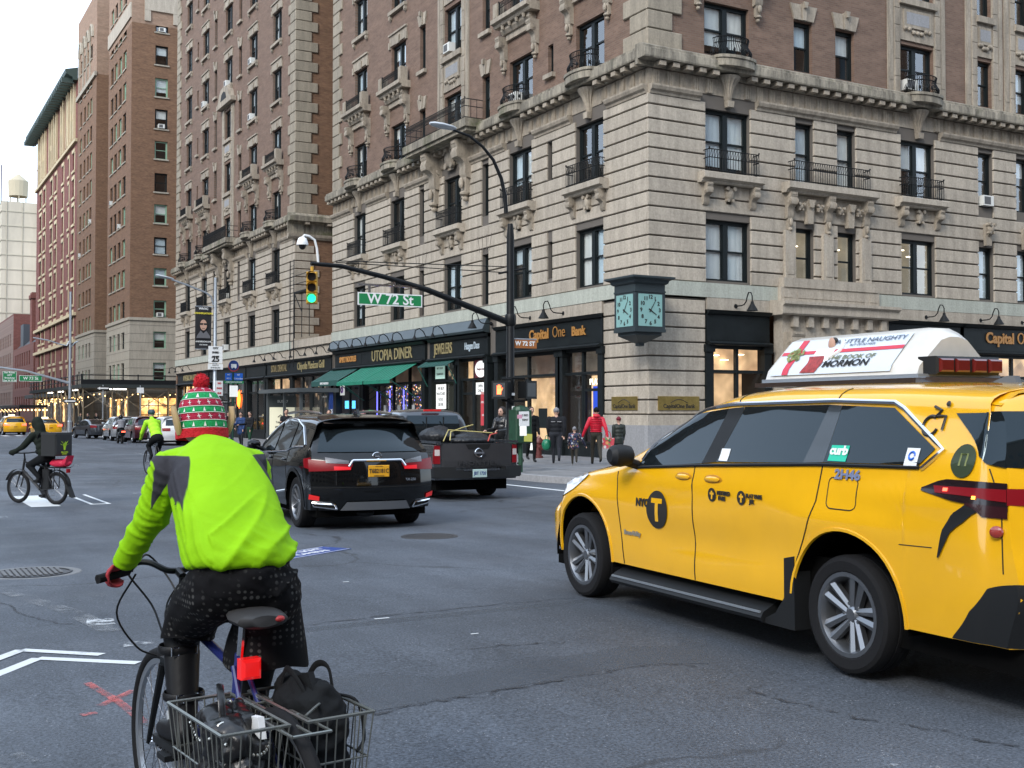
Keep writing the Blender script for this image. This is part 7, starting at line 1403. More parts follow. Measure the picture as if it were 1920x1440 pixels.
for xx in ((-.235,-.03),(.03,.245)): bput(basket(xx[0],xx[1],-.13,.33,.675,.3),'wire_basket',wire,bk)
bput(MB().tube(smo([(.03,-.11,.69),(.13,-.02,.70),(.2,.02,.69),(.17,.06,.69),(.1,.0,.70)]),.0045,6),'basket_handle',wire,bk)
bput(MB().cbox(-.033,.033,.225,.27,.735,.80,.01),'tail_light',mat('bike_light_red',(.55,.012,.012),.25,coat=.5,emit=.35,emcol=(.9,.01,.01)),bk); bput(MB().cyl((-.09,.62,.36),(-.09,.68,.56),.035,n=12),'water_bottle',mat('bottle_clear',(.45,.48,.5),.3),bk)
# bags in the baskets
lea=mat('black_leather',(.010,.010,.011),.32,bump=.6,bscale=12,spec=.5); stud=mat('silver_stud',(.6,.58,.52),.25,.9)
hb=thing('handbag','slouchy black leather handbag with silver studs in the left bike basket','bag',M=BKM@T(-.135,.09,.44))
def slouch(me):
    cn=[(v.co.copy(),v.normal.copy()) for v in me.vertices]; out=[]
    for p,n in cn:
        f=mnoise.noise(Vector((p.x*14,p.y*12,p.z*14))); g=mnoise.noise(Vector((p.x*30+5,p.y*26,p.z*30))); out+=(p+n*((1-abs(f)*2)*.014+(1-abs(g)*2)*.005))[:]
    me.vertices.foreach_set('co',out)
fuse('bag_body',[('e',(0,-.02,.09),(.082,.17,.10),0),('e',(-.02,-.06,.18),(.07,.11,.06),0),('e',(.02,.06,.19),(.06,.10,.05),0),('e',(-.03,.02,.225),(.04,.08,.03),0),('c',[(-.05,-.13,.17),(.05,-.13,.16)],[.03,.03],0),('c',[(.03,-.08,.22),(.05,.05,.24)],[.018,.016],0)],[lea],hb,.007,3,slouch); b=MB()
for i in range(16): t=i/15; b.sph((-.06+.13*t,-.15+.03*math.sin(t*6),.17+.02*math.cos(t*5)),.0055,nu=6,nv=4)
for i in range(14): t=i/13; b.sph((-.09+.02*t,-.1+.22*t,.2-.03*math.sin(t*3)),.005,nu=6,nv=4)
for i in range(10): b.sph((-.05+.012*i,-.165+.0*i,.10),.005,nu=6,nv=4)
for i in range(12): b.sph((.05*math.sin(i*.9)+.01*i-.05,-.05+.02*i,.235),.005,nu=6,nv=4)
tag(b.build('studs',stud,hb),kind='stuff'); bput(MB().tube(smo([(-.04,-.08,.2),(-.03,-.03,.3),(.0,.06,.31),(.03,.12,.2)]),.011,6,flat=.4),'strap',lea,hb); bput(MB().tube([(.02*math.cos(a)-.05,-.1,.22+.02*math.sin(a)) for a in [6.28*i/14 for i in range(14)]],.004,5,closed=True),'ring',stud,hb); bput(MB().prism([(0,0),(.09,.02),(.1,.05),(.02,.06)],'x',0,.02),'paper_slip',white,hb).matrix_local=T(.04,-.16,.19)
tb=thing('tote_bag','tall black fabric tote bag standing in the right bike basket','bag',M=BKM@T(.135,.10,.385)@Matrix.Diagonal((1,1,.86,1))); fabric=mat('tote_fabric',(.011,.012,.013),.85,bump=.6,bscale=14,spec=.15)
tr_=[[(w*math.copysign(abs(math.cos(t))**.55,math.cos(t)),l*math.copysign(abs(math.sin(t))**.55,math.sin(t))+o,z) for t in [6.28319*i/28 for i in range(28)]] for z,w,l,o in ((0,.07,.15,0),(.1,.078,.16,0),(.2,.08,.162,0),(.28,.08,.16,0),(.34,.07,.15,.01),(.39,.04,.14,.02),(.41,.018,.13,.02))]
fuse('bag_body',[('r',tr_,0)],[fabric],tb,.008,3,slouch)
for x in (-.04,.045): bput(MB().tube(smo([(x,-.09,.36),(x*1.2,-.03,.44+x*.4),(x*1.2,.06,.45),(x,.12,.37)]),.012,6,flat=.3),'handle',fabric,tb)
bput(MB().tube(smo([(.07,-.02,.36),(.12,-.1,.34),(.13,-.13,.22),(.09,-.16,.18)]),.006,5),'cord',fabric,tb); bput(MB().prism([(-.1,.40),(-.06,.46),(.02,.43),(.04,.39)],'x',-.03,-.01),'flap',fabric,tb)
# ---------------------------------------------------------------- the rider in neon
rd=thing('person','cyclist in neon yellow-green jacket, dotted black shorts, boots and striped knit hat','person',M=BKM)
def handp(w,d,up,mt,s=1,curl=.7,k=1.0):          # wrist, direction of the fingers, back of the hand
    w,d,up=Vector(w),Vector(d).normalized(),Vector(up).normalized(); up=(up-d*up.dot(d)).normalized(); sd=d.cross(up)*s; out=[('e',tuple(w+d*.045*k),(.032*k,.016*k,.045*k),mt,Matrix((sd,up,d)).transposed().to_4x4())]
    for i,(o,l) in enumerate(((-.027,.065),(-.009,.075),(.010,.07),(.027,.055))):
        a=w+d*.08*k+sd*o*k; b_=a+(d*math.cos(curl)-up*math.sin(curl))*l*.55*k; c=b_+(d*math.cos(curl*2.1)-up*math.sin(curl*2.1))*l*.55*k; out.append(('c',[a,b_,c],[.0095*k,.0088*k,.008*k],mt))
    a=w+d*.02*k-sd*.03*k; out.append(('c',[a,a+(d*.6-sd*.6-up*.4).normalized()*.035*k,a+(d*.75-sd*.25-up*.8).normalized()*.065*k],[.012*k,.0105*k,.009*k],mt)); return out
J,GP,SH_,LG,BT,GL,SK=range(7)
pr=[('e',(.01,.315,1.035),(.165,.14,.115),SH_),('e',(.01,.34,1.10),(.165,.13,.09),SH_),
 ('e',(.0,.36,1.125),(.174,.14,.06),J,RX(R(-18))),('e',(.015,.43,1.19),(.176,.125,.10),J,RX(R(-45))),('e',(.03,.53,1.27),(.177,.115,.11),J,RX(R(-48))),('e',(.03,.63,1.345),(.172,.11,.10),J,RX(R(-45))),('e',(.035,.71,1.395),(.15,.095,.08),J,RX(R(-35))),
 ('c',[(.04,.73,1.40),(.048,.785,1.45)],[.08,.055],J),('c',[(.05,.80,1.46),(.06,.85,1.53)],[.052,.05],SK),('e',(.062,.875,1.555),(.076,.092,.10),SK),
 ('c',[(-.02,.70,1.40),(-.10,.735,1.385)],[.072,.066],J),('c',[(-.10,.735,1.385),(-.14,.81,1.215)],[.066,.053],J),('c',[(-.14,.81,1.215),(-.192,.935,1.06)],[.052,.040],J),
 ('c',[(.09,.70,1.40),(.175,.70,1.38)],[.075,.07],J),('c',[(.175,.70,1.38),(.235,.79,1.21)],[.072,.06],J),('c',[(.235,.79,1.21),(.225,.93,1.06)],[.058,.043],J),
 ('c',[(-.065,.34,1.02),(-.062,.50,.95),(-.062,.64,.875)],[.11,.10,.085],SH_),('c',[(-.062,.66,.875),(-.066,.70,.82)],[.07,.066],LG),('c',[(-.066,.70,.82),(-.078,.66,.70),(-.09,.61,.565)],[.066,.06,.05],BT),('c',[(-.09,.60,.545),(-.10,.58,.515)],[.05,.042],BT),('c',[(-.10,.57,.505),(-.108,.68,.495),(-.112,.73,.492)],[.042,.042,.034],BT),
 ('c',[(.085,.30,.99),(.10,.37,.88),(.105,.42,.80)],[.11,.105,.10],SH_),('c',[(.10,.42,.80),(.105,.50,.62)],[.075,.062],LG),('c',[(.105,.50,.62),(.11,.45,.45),(.115,.38,.26)],[.062,.06,.046],BT),('c',[(.115,.37,.22),(.12,.45,.165),(.12,.52,.158)],[.042,.04,.033],BT)]
pr+=handp((-.20,.945,1.05),(-.25,.62,-.5),(-.3,.45,.8),GL,1,1.15); pr+=handp((.227,.94,1.055),(.2,.62,-.5),(.3,.45,.8),GL,-1,1.15)
def folds(me):
    cn=[(v.co.copy(),v.normal.copy()) for v in me.vertices]; out=[]
    for p,n in cn:
        if p.z>1.0 and p.y<1.02:
            w=min(1,max(.12,(1.37-p.z)/.22)); q=p.z+p.y*.2
            f=mnoise.noise(Vector((p.x*3+2,p.y*2,q*12-p.x*9))); g=mnoise.noise(Vector((p.x*5-3,p.y*4,q*24+p.x*13)))
            f=(1-abs(f)*2)**3*.016*w+(1-abs(g)*2)**3*.006*w
            if p.x<-.13 or p.x>.20: g=mnoise.noise(Vector((p.x*6,p.y*5,(p.z-p.y*.8)*22))); f=(1-abs(g)*2)**3*.008
            p=p+n*(f-.003)
        elif p.z>.76: p=p+n*.006*mnoise.noise(Vector((p.x*12,p.y*10,p.z*20)))
        out+=p[:]
    me.vertices.foreach_set('co',out)
def inflate(q,d): return ('c',q[1],[r+d for r in q[2]],q[3]) if q[0]=='c' else ('e',q[1],tuple(r+d for r in q[2]),q[3],*q[4:])
jk=[inflate(q,.006) for q in pr if q[3]==J]
base=[(*inflate(q,-.016)[:3],LG,*q[4:]) if q[3]==J else q for q in pr]
def torso(st):                                    # jacket trunk: flattened rings along the spine
    rs=[]
    for i,(c,w,d) in enumerate(st):
        a=Vector(st[max(0,i-1)][0]) if i>2 else Vector(st[i][0])-Vector((0,.12+.15*i,1)); b=Vector(st[min(len(st)-1,i+1)][0]) if i>2 else Vector(st[i][0]); t=(b-a).normalized(); u=Vector((1,0,0)); v=t.cross(u).normalized(); rg=[]
        for k in range(32):
            an=6.28319*k/32; cs,sn=math.cos(an),math.sin(an); e=.82; rg.append(Vector(c)+u*(w*math.copysign(abs(cs)**e,cs))+v*(d*math.copysign(abs(sn)**e,sn)))
        rs.append(rg)
    return ('r',rs,J)
trunk=torso([((.0,.315,1.088),.160,.130),((.0,.325,1.10),.174,.143),((0,.355,1.135),.176,.144),((.010,.425,1.19),.176,.14),((.025,.525,1.275),.176,.13),((.03,.615,1.345),.172,.122),((.035,.685,1.395),.150,.106),((.04,.735,1.43),.108,.086),((.045,.775,1.452),.068,.062),((.048,.79,1.46),.055,.052)])
jk=[trunk]+[q for q in jk if q[0]=='c']
fuse('body',base,[neon,greyp,shortsm,blk,bootm,glovem,skin],rd,.010,5,folds)
fuse('jacket',jk,[jacketm],rd,.0085,5,folds,lambda C,i:i*0)
# jacket hem, flared right shorts leg

b=MB(); b.rings([[(.118+w*math.cos(a),.36+y+d*math.sin(a),z+.012*math.sin(3*a)) for a in [6.283*i/28 for i in range(28)]] for z,w,d,y in ((.98,.085,.105,-.02),(.90,.108,.125,.01),(.82,.128,.145,.03),(.755,.14,.155,.04),(.745,.14,.155,.04))],cap=False); bput(b,'shorts_leg',shortsm,rd)
b=MB(); b.rings([[(-.062+w*math.cos(a),.60+y+d*math.sin(a),z+.01*math.sin(2*a)) for a in [6.283*i/28 for i in range(28)]] for z,w,d,y in ((.96,.09,.11,-.08),(.89,.092,.105,.0),(.825,.09,.10,.05),(.815,.09,.10,.05))],cap=False); bput(b,'shorts_leg',shortsm,rd)
# boot details
for z,y in ((.77,.685),(.62,.63)):
    b=MB(); b.tube([(-.082+.066*math.cos(a),y+.066*math.sin(a),z) for a in [6.283*i/24 for i in range(24)]],.014,6,closed=True,flat=.35); bput(b,'boot_strap',bootm,rd)
    for x in (-.115,-.05): bput(MB().tube([(x-.012,y-.062,z-.014),(x+.012,y-.062,z-.014),(x+.012,y-.062,z+.014),(x-.012,y-.062,z+.014)],.003,4,closed=True),'buckle',chrome,rd)
b=MB(); b.prism([(-.145,.535),(-.06,.535),(-.06,.62),(-.07,.75),(-.10,.775),(-.15,.75)],'z',.445,.47)
for i in range(6): b.box(-.145,-.065,.54+.035*i,.56+.035*i,.433,.447)
bput(b,'boot_sole',plast,rd,20)
# knit hat: bands, white motifs, pompom, felt ears
hg=mat('knit_green',(.01,.34,.10),.9,bump=.8,bscale=120); hrd=mat('knit_red',(.55,.008,.02),.9,bump=.8,bscale=120); hcr=mat('knit_crimson',(.42,.012,.05),.9,bump=.8,bscale=120); hwh=mat('knit_white',(.8,.8,.78),.9)
HM=T(.062,.868,1.50)@RX(R(-6))@Matrix.Diagonal((.87,.9,1,1)); hat=MB(); rad=curve([(0,.103),(.03,.102),(.07,.098),(.11,.088),(.145,.07),(.168,.045),(.178,.02),(.182,.003)])
bands=[(-.012,.022,0),(.022,.05,1),(.05,.078,2),(.078,.102,1),(.102,.13,2),(.13,.155,1),(.155,.181,2)]; 
for z0,z1,mi in bands:
    hat.m=mi; hat.lathe([(rad(max(0,z))+(.006 if mi==0 else .002*math.sin((z-z0)/(z1-z0)*math.pi)),z) for z in [z0+(z1-z0)*i/5 for i in range(6)]],40)
ho=bput(hat,'knit_hat',[hrd,hg,hcr],rd,60); ho.matrix_local=HM
mo=MB()
for z0,z1,mi in bands[1:]:
    n=14 if z0<.12 else 9; zc=(z0+z1)/2; h=(z1-z0)*.32; r=rad(zc)+.0035
    for i in range(n):
        a=6.283*(i+.5*(mi==2))/n; w=.32*6.283/n*.62
        Q=lambda da,dz:(( rad(zc+dz)+.0035)*math.cos(a+da),(rad(zc+dz)+.0035)*math.sin(a+da),zc+dz)
        if mi==2:
            for da,dz in ((w,0),(w*.5,h),(w*.5,-h)):
                mo.add([Q(-da*.9-w*.08,-dz-.001),Q(-da*.9+w*.08,-dz+.001),Q(da*.9+w*.08,dz+.001),Q(da*.9-w*.08,dz-.001)],[(0,1,2,3)])
        else:
            mo.add([Q(-w*.6,-h),Q(w*.6,-h),Q(0,h)],[(0,1,2)])
    for z in (z0,z1):
        if z<.17: mo.tube([((rad(z)+.003)*math.cos(6.283*i/40),(rad(z)+.003)*math.sin(6.283*i/40),z) for i in range(40)],.0012,4,closed=True)
o=bput(mo,'knit_motif',hwh,ho); tag(o,kind='stuff')
pm=MB(); rr_=random.Random(5)
for i in range(300):
    a=rr_.uniform(0,6.283); c=rr_.uniform(-1,1); s=math.sqrt(1-c*c); d=Vector((s*math.cos(a),s*math.sin(a),c)); q=d.orthogonal().normalized(); q2=d.cross(q); p=d*.018; e=d*(.036+rr_.uniform(-.004,.004)); pm.add([p+q*.006,p-q*.003+q2*.005,p-q*.003-q2*.005,e],[(0,1,3),(1,2,3),(2,0,3)])
pm.sph((0,0,0),.03,nu=16,nv=10); bput(pm,'pompom',hrd,rd,80).matrix_local=HM@T(.0,-.008,.196)
felt=mat('tan_felt',(.48,.33,.17),.95)
for s in (-1,1):
    e=MB(); e.rings([[(s*(.0+x+.012*math.cos(a)),y+.024*k*math.sin(a),z) for a in [6.283*i/10 for i in range(10)]] for z,k,x,y in ((-.05,.5,.0,0),(-.03,1,.008,-.005),(0,1.1,.016,-.008),(.03,.8,.022,-.006),(.05,.35,.024,0),(.056,.05,.024,0))]); bput(e,'felt_ear',felt,rd).matrix_local=HM@T(s*.102,-.02,.05)

for i,(x,y,sx,sy,sz) in enumerate(CARGO):
    o=thing('cargo_bag',['tall black cargo bundle behind the pickup cab','low black cargo bag on the right of the pickup bed','flat dark tarpaulin bundle next to the pickup tailgate'][i],'bag',M=pk.matrix_world@T(x,y,1.13),group='bundles in the pickup bed')
    fuse('wrapping',[('e',(0,0,sz*.35),(sx,sy,sz*.5),0),('e',(sx*.3,sy*.2,sz*.6),(sx*.55,sy*.5,sz*.35),0),('e',(-sx*.35,-sy*.2,sz*.55),(sx*.5,sy*.45,sz*.3),0)],[bag],o,.025,2,slouch)
# ---------------------------------------------------------------- other riders
def simplebike(root,fc,r=.34,bar='flat',tw=.03,dark_rim=True):
    rim=mat('black_rim',(.02,.02,.022),.4) if dark_rim else None; bikewheel(root,0,r,tw,28,rim); bikewheel(root,1.1,r,tw,28,rim); b=MB(); b.cyl((0,.44,.29),(0,.30,.82),.022,n=8); b.cyl((0,.44,.29),(0,.97,.68),.03,n=8); b.cyl((0,.32,.76),(0,.93,.86),.02,n=8); b.cyl((0,.92,.93),(0,.98,.66),.024,n=8)
    for s in (-1,1): b.cyl((s*.03,.44,.29),(s*.07,0,r),.012,n=6); b.cyl((s*.03,.32,.78),(s*.07,0,r),.011,n=6)
    bput(b,'frame',fc,root); b=MB()
    for s in (-1,1): b.tube([(s*.055,.98,.66),(s*.06,1.1,r)],[.02,.014],6)
    bput(b,'fork',fc,root); b=MB(); b.rings([[(w*math.cos(a),y,z+.03*math.sin(a)) for a in [6.283*i/10 for i in range(10)]] for y,w,z in ((.17,.05,.94),(.22,.085,.945),(.32,.06,.945),(.44,.02,.93))]); bput(b,'saddle',plast,root); bput(MB().cyl((0,.30,.8),(0,.28,.93),.014,n=6),'seat_post',steel,root)
    b=MB(); 
    if bar=='flat': b.tube([(-.32,.86,1.06),(-.1,.93,1.04),(0,.94,1.04),(.1,.93,1.04),(.32,.86,1.06)],.014,6)
    else: b.tube([(-.21,1.05,.9),(-.21,1.08,.98),(-.2,1.0,1.0),(0,.98,1.0),(.2,1.0,1.0),(.21,1.08,.98),(.21,1.05,.9)],.014,6)
    b.cyl((0,.92,.92),(0,.94,1.04 if bar=='flat' else 1.0),.016,n=6); bput(b,'handlebar',blackp,root); b=MB(); AX=Matrix.Rotation(math.pi/2,4,'Y'); b.lathe([(.02,0),(.095,0),(.095,.005),(.02,.005)],24,T(.05,.44,.29)@AX); b.cyl((.05,.44,.29),(.08,.50,.13),.013,n=6); b.cyl((-.05,.44,.29),(-.08,.38,.45),.013,n=6); bput(b,'crankset',alloyd,root)
    for x,y,z in ((.13,.50,.13),(-.13,.38,.45)): bput(MB().box(x-.05,x+.05,y-.045,y+.045,z-.012,z+.012),'pedal',plast,root)
def riderprims(lean=.35,hz=1.04,handL=(-.3,.84,1.08),handR=(.3,.84,1.08),J=0,Tm=1,SK=2,SHm=3,GL=4,bulk=1.0,hood=None):
    sy,sz=.28+lean,hz+.44; p=[('e',(0,.27,hz-.02),(.17,.15,.13),Tm)]
    for t in (.15,.4,.65,.9): p.append(('e',(0,.27+lean*t,hz+.44*t),(.17*bulk,.125*bulk,.12),J,RX(-math.atan2(lean,.44))))
    p+=[('c',[(0,sy,sz),(0,sy+.06,sz+.1)],[.07,.055],J),('e',(0,sy+.09,sz+.2),(.078,.095,.115),SK)]
    for s,h in ((-1,handL),(1,handR)):
        h=Vector(h); sh=Vector((s*.17,sy-.01,sz-.03)); el=(sh+h)/2+Vector((s*.05,-.02,-.07)); p+=[('c',[(0,sy-.02,sz-.03),sh],[.08,.072*bulk],J),('c',[sh,el],[.07*bulk,.058*bulk],J),('c',[el,h],[.055*bulk,.04],J)]; p+=handp(h,(0,.8,-.35),(0,.3,.8),GL,1 if s<0 else -1,1.0)
    for s,kn,an in ((-1,(-.12,.66,.80),(-.12,.36,.55)),(1,(.12,.60,.62),(.12,.46,.23))):
        p+=[('c',[(s*.085,.28,hz-.05),kn],[.105,.07],Tm),('c',[kn,an],[.068,.045],Tm),('c',[an,(an[0],an[1]+.02,an[2]-.06),(an[0],an[1]+.15,an[2]-.075)],[.044,.042,.032],SHm)]
    return p
EM=T(2.80,23.0,gz(22.9))@RZ(R(34))@Matrix.Scale(.9,4)
eb=thing('electric_bicycle','black electric delivery bicycle with red bag on rack crossing at left','bicycle',M=EM@T(0,-.5,0)); simplebike(eb,mat('ebike_black',(.012,.012,.013),.4),.335,'flat',.032)
bput(MB().cbox(-.06,.06,.16,.34,.32,.72,.02),'battery',plast,eb); b=MB()
for s in (-1,1): b.cyl((s*.07,0,.335),(s*.07,-.02,.75),.01,n=5)
b.box(-.08,.08,-.32,.2,.75,.77); bput(b,'rear_rack',blackp,eb); b=MB(); b.rings([[(x,r*math.cos(a),.335+r*math.sin(a)) for a in [R(20)+R(150)*i/14 for i in range(15)]] for x,r in ((-.045,.37),(0,.385),(.045,.37))],closed=False); bput(b,'mudguard',blackp,eb).matrix_local=T(0,-.02,0); bput(MB().prism([(-.36,.42),(-.30,.42),(-.42,.18),(-.5,.16)],'x',-.05,.05),'mud_flap',plast,eb); bput(MB().tube([(.08,-.3,.77),(.1,-.42,.82),(.1,-.52,.80)],.008,5),'rack_hook',steel,eb); bput(MB().cbox(-.04,.04,-.36,-.32,.66,.74,.01),'rear_lamp',redl,eb)
b=MB(); b.rings([[(x,1.1+r*math.cos(a),.335+r*math.sin(a)) for a in [R(20)+R(110)*i/12 for i in range(13)]] for x,r in ((-.04,.37),(0,.38),(.04,.37))],closed=False); bput(b,'mudguard',blackp,eb)
rb_=thing('red_bag','crumpled bright red bag strapped on the delivery bicycle rack','bag',M=EM@T(0,-.62,.77)); lump(21,.12,.25,.16,mat('red_nylon',(.55,.01,.05),.6,bump=.7,bscale=20),rb_,'bag_body',Matrix()); bput(MB().prism([(-.1,.08),(-.28,.24),(-.22,.08),(0,.05)],'x',-.09,.09),'bag_flap',mat('red_nylon',(.55,.01,.05),.6),rb_)
dr=thing('person','delivery rider in dark hooded jacket riding the electric bicycle at left','person',M=EM@T(0,-.5,0)); olive=mat('olive_black_jacket',(.012,.016,.012),.8,bump=.5,bscale=14,spec=.15); gtrs=mat('grey_trousers',(.035,.042,.042),.85)
p=riderprims(.22,1.0,(-.31,.84,1.09),(.31,.84,1.09),bulk=1.12); p+=[('e',(0,.56,1.66),(.11,.13,.145),0),('c',[(0,.48,1.52),(0,.5,1.6)],[.11,.11],0)]
for s in (-1,1): p.append(('c',[(s*.31,.82,1.09),(s*.33,.93,1.06)],[.06,.055],0))
fuse('body',p,[olive,blk,skin,bootm,blk],dr,.016,5)
bp=thing('delivery_box','black cube delivery backpack with neon green emblem on the delivery rider','backpack',M=EM@T(0,-.52,1.0)); MB().cbox(-.22,.22,-.20,.22,0,.46,.03).build('box',mat('box_black',(.012,.013,.014),.6),bp); MB().box(-.225,.225,-.205,.225,.43,.475).build('lid',mat('box_lid',(.02,.022,.023),.5),bp); MB().box(-.2,-.02,.226,.232,.38,.45).build('reflector',steel,bp)
lime_=mat('neon_emblem',(.45,.72,.02),.6); b=MB()
for a,l in ((20,.11),(50,.13),(75,.10),(105,.10),(130,.13),(160,.11)): c,s_=math.cos(R(a)),math.sin(R(a)); b.add([(.0-.02*s_,-.207,.22+.02*c*.5),(l*c*.75,-.207,.22+l*s_-.03),(l*c*1.15,-.207,.22+l*s_*.9),(0+.02*s_,-.207,.2)],[(0,1,2,3)])
b.add([(-.04,-.207,.24),(.04,-.207,.24),(.02,-.207,.12),(-.02,-.207,.12)],[(0,1,2,3)]); b.build('emblem',lime_,bp); t=MB(); textmb('FALCON',.045,t,T(0,-.208,.075)@FRONT,.001,.001); textmb('DELIVERY',.03,t,T(0,-.208,.04)@FRONT,.001,.001); t.build('lettering',lime_,bp); b=MB()
for s in (-1,1): b.tube(smo([(s*.12,.2,.4),(s*.14,.34,.46),(s*.15,.4,.3),(s*.14,.3,.08),(s*.12,.2,.1)]),.018,6)
b.build('straps',blk,bp)
CM=T(7.0,32.2,gz(32))@RZ(R(6)); cb2=thing('racing_bicycle','drop-bar racing bicycle ridden by the small neon cyclist in the distance','bicycle',M=CM); simplebike(cb2,mat('race_frame',(.02,.02,.022),.35),.34,'drop',.016)
cr=thing('person','distant cyclist in neon top and teal helmet bent over drop bars','person',M=CM); p=riderprims(.42,1.04,(-.21,1.03,.99),(.21,1.03,.99)); fuse('body',p,[mat('neon_top',(.34,.70,.01),.7),blk,skin,bootm,blk],cr,.018,5)
b=MB(); b.sph((0,.79,1.72),.10,.135,.085,14,9); 
for i in range(5): b.tube([(-.06+.03*i,.68,1.74),(-.065+.0325*i,.79,1.808),(-.06+.03*i,.9,1.75)],.012,5)
bput(b,'helmet',mat('helmet_teal',(.015,.05,.06),.4),cr)
# motor scooter
MM=T(13.3,71.5,gz(71)); ms=thing('motor_scooter','black motor scooter with red tail light riding along the parked cars','scooter',M=MM)
for y in (0,1.25): wheel(ms,0,y,.27,1,'plain',.11,.16)
b=MB(); b.rings([[(w*math.cos(a),y,z+h*math.sin(a)) for a in [6.283*i/12 for i in range(12)]] for y,w,h,z in ((-.35,.08,.06,.72),(-.2,.17,.18,.62),(.2,.18,.2,.6),(.45,.15,.14,.55),(.55,.16,.07,.36),(.85,.16,.07,.36),(.98,.17,.2,.55),(1.05,.14,.22,.75),(1.08,.08,.1,.95))]); bput(b,'body',blackcar,ms); b=MB(); b.rings([[(w*math.cos(a),y,.8+.05*math.sin(a)) for a in [6.283*i/10 for i in range(10)]] for y,w in ((-.3,.1),(-.1,.16),(.3,.15),(.5,.08))]); bput(b,'seat',plast,ms); bput(MB().tube([(-.33,.95,1.02),(0,1.05,1.0),(.33,.95,1.02)],.015,6).cyl((0,1.08,.9),(0,1.25,.3),.03,n=8),'handlebar',blackp,ms); bput(MB().cbox(-.1,.1,-.42,-.36,.68,.76,.01),'tail_light',redglow,ms)
mr=thing('person','scooter rider with black helmet and pale grey jacket','person',M=MM); p=riderprims(.08,.92,(-.31,.88,1.05),(.31,.88,1.05),bulk=1.15); fuse('body',p,[mat('pale_jacket',(.22,.22,.24),.8),blk,skin,bootm,blk],mr,.02,5); bput(MB().sph((0,.46,1.58),.135,.15,.15,14,10),'helmet',blackcar,mr)
# ---------------------------------------------------------------- pedestrians
EYES=MB().sph((-.032,.108,1.645),.014,.008,.008,8,6).sph((.032,.108,1.645),.014,.008,.008,8,6).box(-.05,-.015,.108,.116,1.662,1.668).box(.015,.05,.108,.116,1.662,1.668).mesh('eyes',hairm); MOUTH=MB().sph((0,.105,1.575),.024,.008,.006,8,5).mesh('mouth',mat('lips',(.25,.08,.07),.6))
def ped(label,e,n,rz,h,coat,trou,hat=None,shoes=None,bulk=1.0,stride=.28,arms=(.15,-.15),elbow=(0,0),coatlen=.0,hairlong=False,hood=False,sk=None,name='person',skirt=0,armout=(0,0),group=None):
    k=h/1.75; o=thing(name,label,'person',M=T(e,n,pw_(n))@RZ(rz)@Matrix.Scale(k,4),group=group); C_,TR,SK_,HT,SO=range(5); b=bulk
    p=[('e',(0,0,.95),(.165*b,.125*b,.13),TR),('e',(0,0,1.06),(.165*b,.13*b,.13),C_),('e',(0,.0,1.2),(.17*b,.13*b,.14),C_),('e',(0,-.0,1.34),(.18*b,.125*b,.12),C_),('c',[(-.1*b,0,1.42),(.1*b,0,1.42)],[.07,.07],C_),('c',[(0,0,1.45),(0,.015,1.55)],[.058,.052],C_ if hood else SK_),('e',(0,.02,1.63),(.078,.095,.115),SK_),('e',(0,.115,1.62),(.015,.02,.025),SK_),('e',(-.082,.02,1.62),(.012,.02,.03),SK_),('e',(.082,.02,1.62),(.012,.02,.03),SK_)]
    if coatlen: 
        for t in (.3,.65,1): p.append(('e',(0,0,.97-coatlen*t),(.18*b+.01*t,.15*b,.14),C_))
    for s,st in ((-1,stride),(1,-stride)):
        kn=(s*.09,st*.55+.05*(st>0),.50); an=(s*.09,st-(.10 if st<0 else 0),.09+(.10 if st<0 else 0)); p+=[('c',[(s*.085*b,0,.92),kn],[.10*b,.068],TR),('c',[kn,an],[.068,.048],TR),('c',[an,(an[0],an[1]+.03,an[2]-.045),(an[0],an[1]+.16,an[2]-.05 if st>0 else an[2]-.08)],[.045,.042,.035],SO)]
    for i,(s,sw) in enumerate(((-1,arms[0]),(1,arms[1]))):
        sh=Vector((s*.178*b,0,1.40)); el=sh+Vector((s*(.03+armout[i]),sw*.7-.03,-.27)); wr=el+Vector((s*(armout[i]-.01),sw*.9+.05+elbow[i]*.22,-.24+elbow[i]*.22)); p+=[('c',[sh,el],[.075*b,.06*b],C_),('c',[el,wr],[.058*b,.042],C_)]; d=(wr-el).normalized(); p+=handp(wr,d,(0,1,.2) if not elbow[i] else (0,-.2,1),SK_,s,.6)
    if hood: p+=[('e',(0,-.05,1.64),(.135,.115,.165),HT),('c',[(-.09,-.03,1.5),(.09,-.03,1.5)],[.07,.07],HT)]
    elif hat: p+=[('e',(0,.0,1.68),(.098,.115,.085),HT),('c',[(0,-.02,1.70),(0,-.01,1.76)],[.07,.03],HT)]
    else:
        p+=[('e',(0,-.01,1.67),(.09,.105,.09),HT),('e',(0,-.05,1.60),(.075,.06,.09),HT)]
        if hairlong: p.append(('c',[(0,-.06,1.6),(0,-.07,1.42)],[.075,.05],HT))
    fuse('body',p,[coat,trou,sk or skin,hat or hairm,shoes or bootm],o,.018,4)
    put('eyes',EYES,o); put('mouth',MOUTH,o); return o,k
redj=mat('red_puffer',(.55,.008,.03),.5,bump=.3,bscale=10); gcap=mat('grey_cap',(.2,.2,.21),.85); darkol=mat('dark_olive_trousers',(.03,.026,.018),.85); navyt=mat('navy_trousers',(.012,.014,.02),.85); floral=emitmat('floral_cloth',(.02,.022,.05),[(.5,.5,.48),(.35,.12,.12),(.3,.22,.08),(.1,.15,.35),(.45,.3,.3)],9,.3,0); grn2=mat('green_black_coat',(.012,.017,.012),.6,bump=.4,bscale=12); mar=mat('maroon_hat',(.13,.01,.02),.85); bluec=mat('blue_coat',(.012,.04,.13),.8); greent=mat('green_trousers',(.006,.045,.02),.85); teal=mat('teal_cap',(.16,.38,.34),.8)
def DP(x,d): q=P(x,773,d); return q.x,q.y
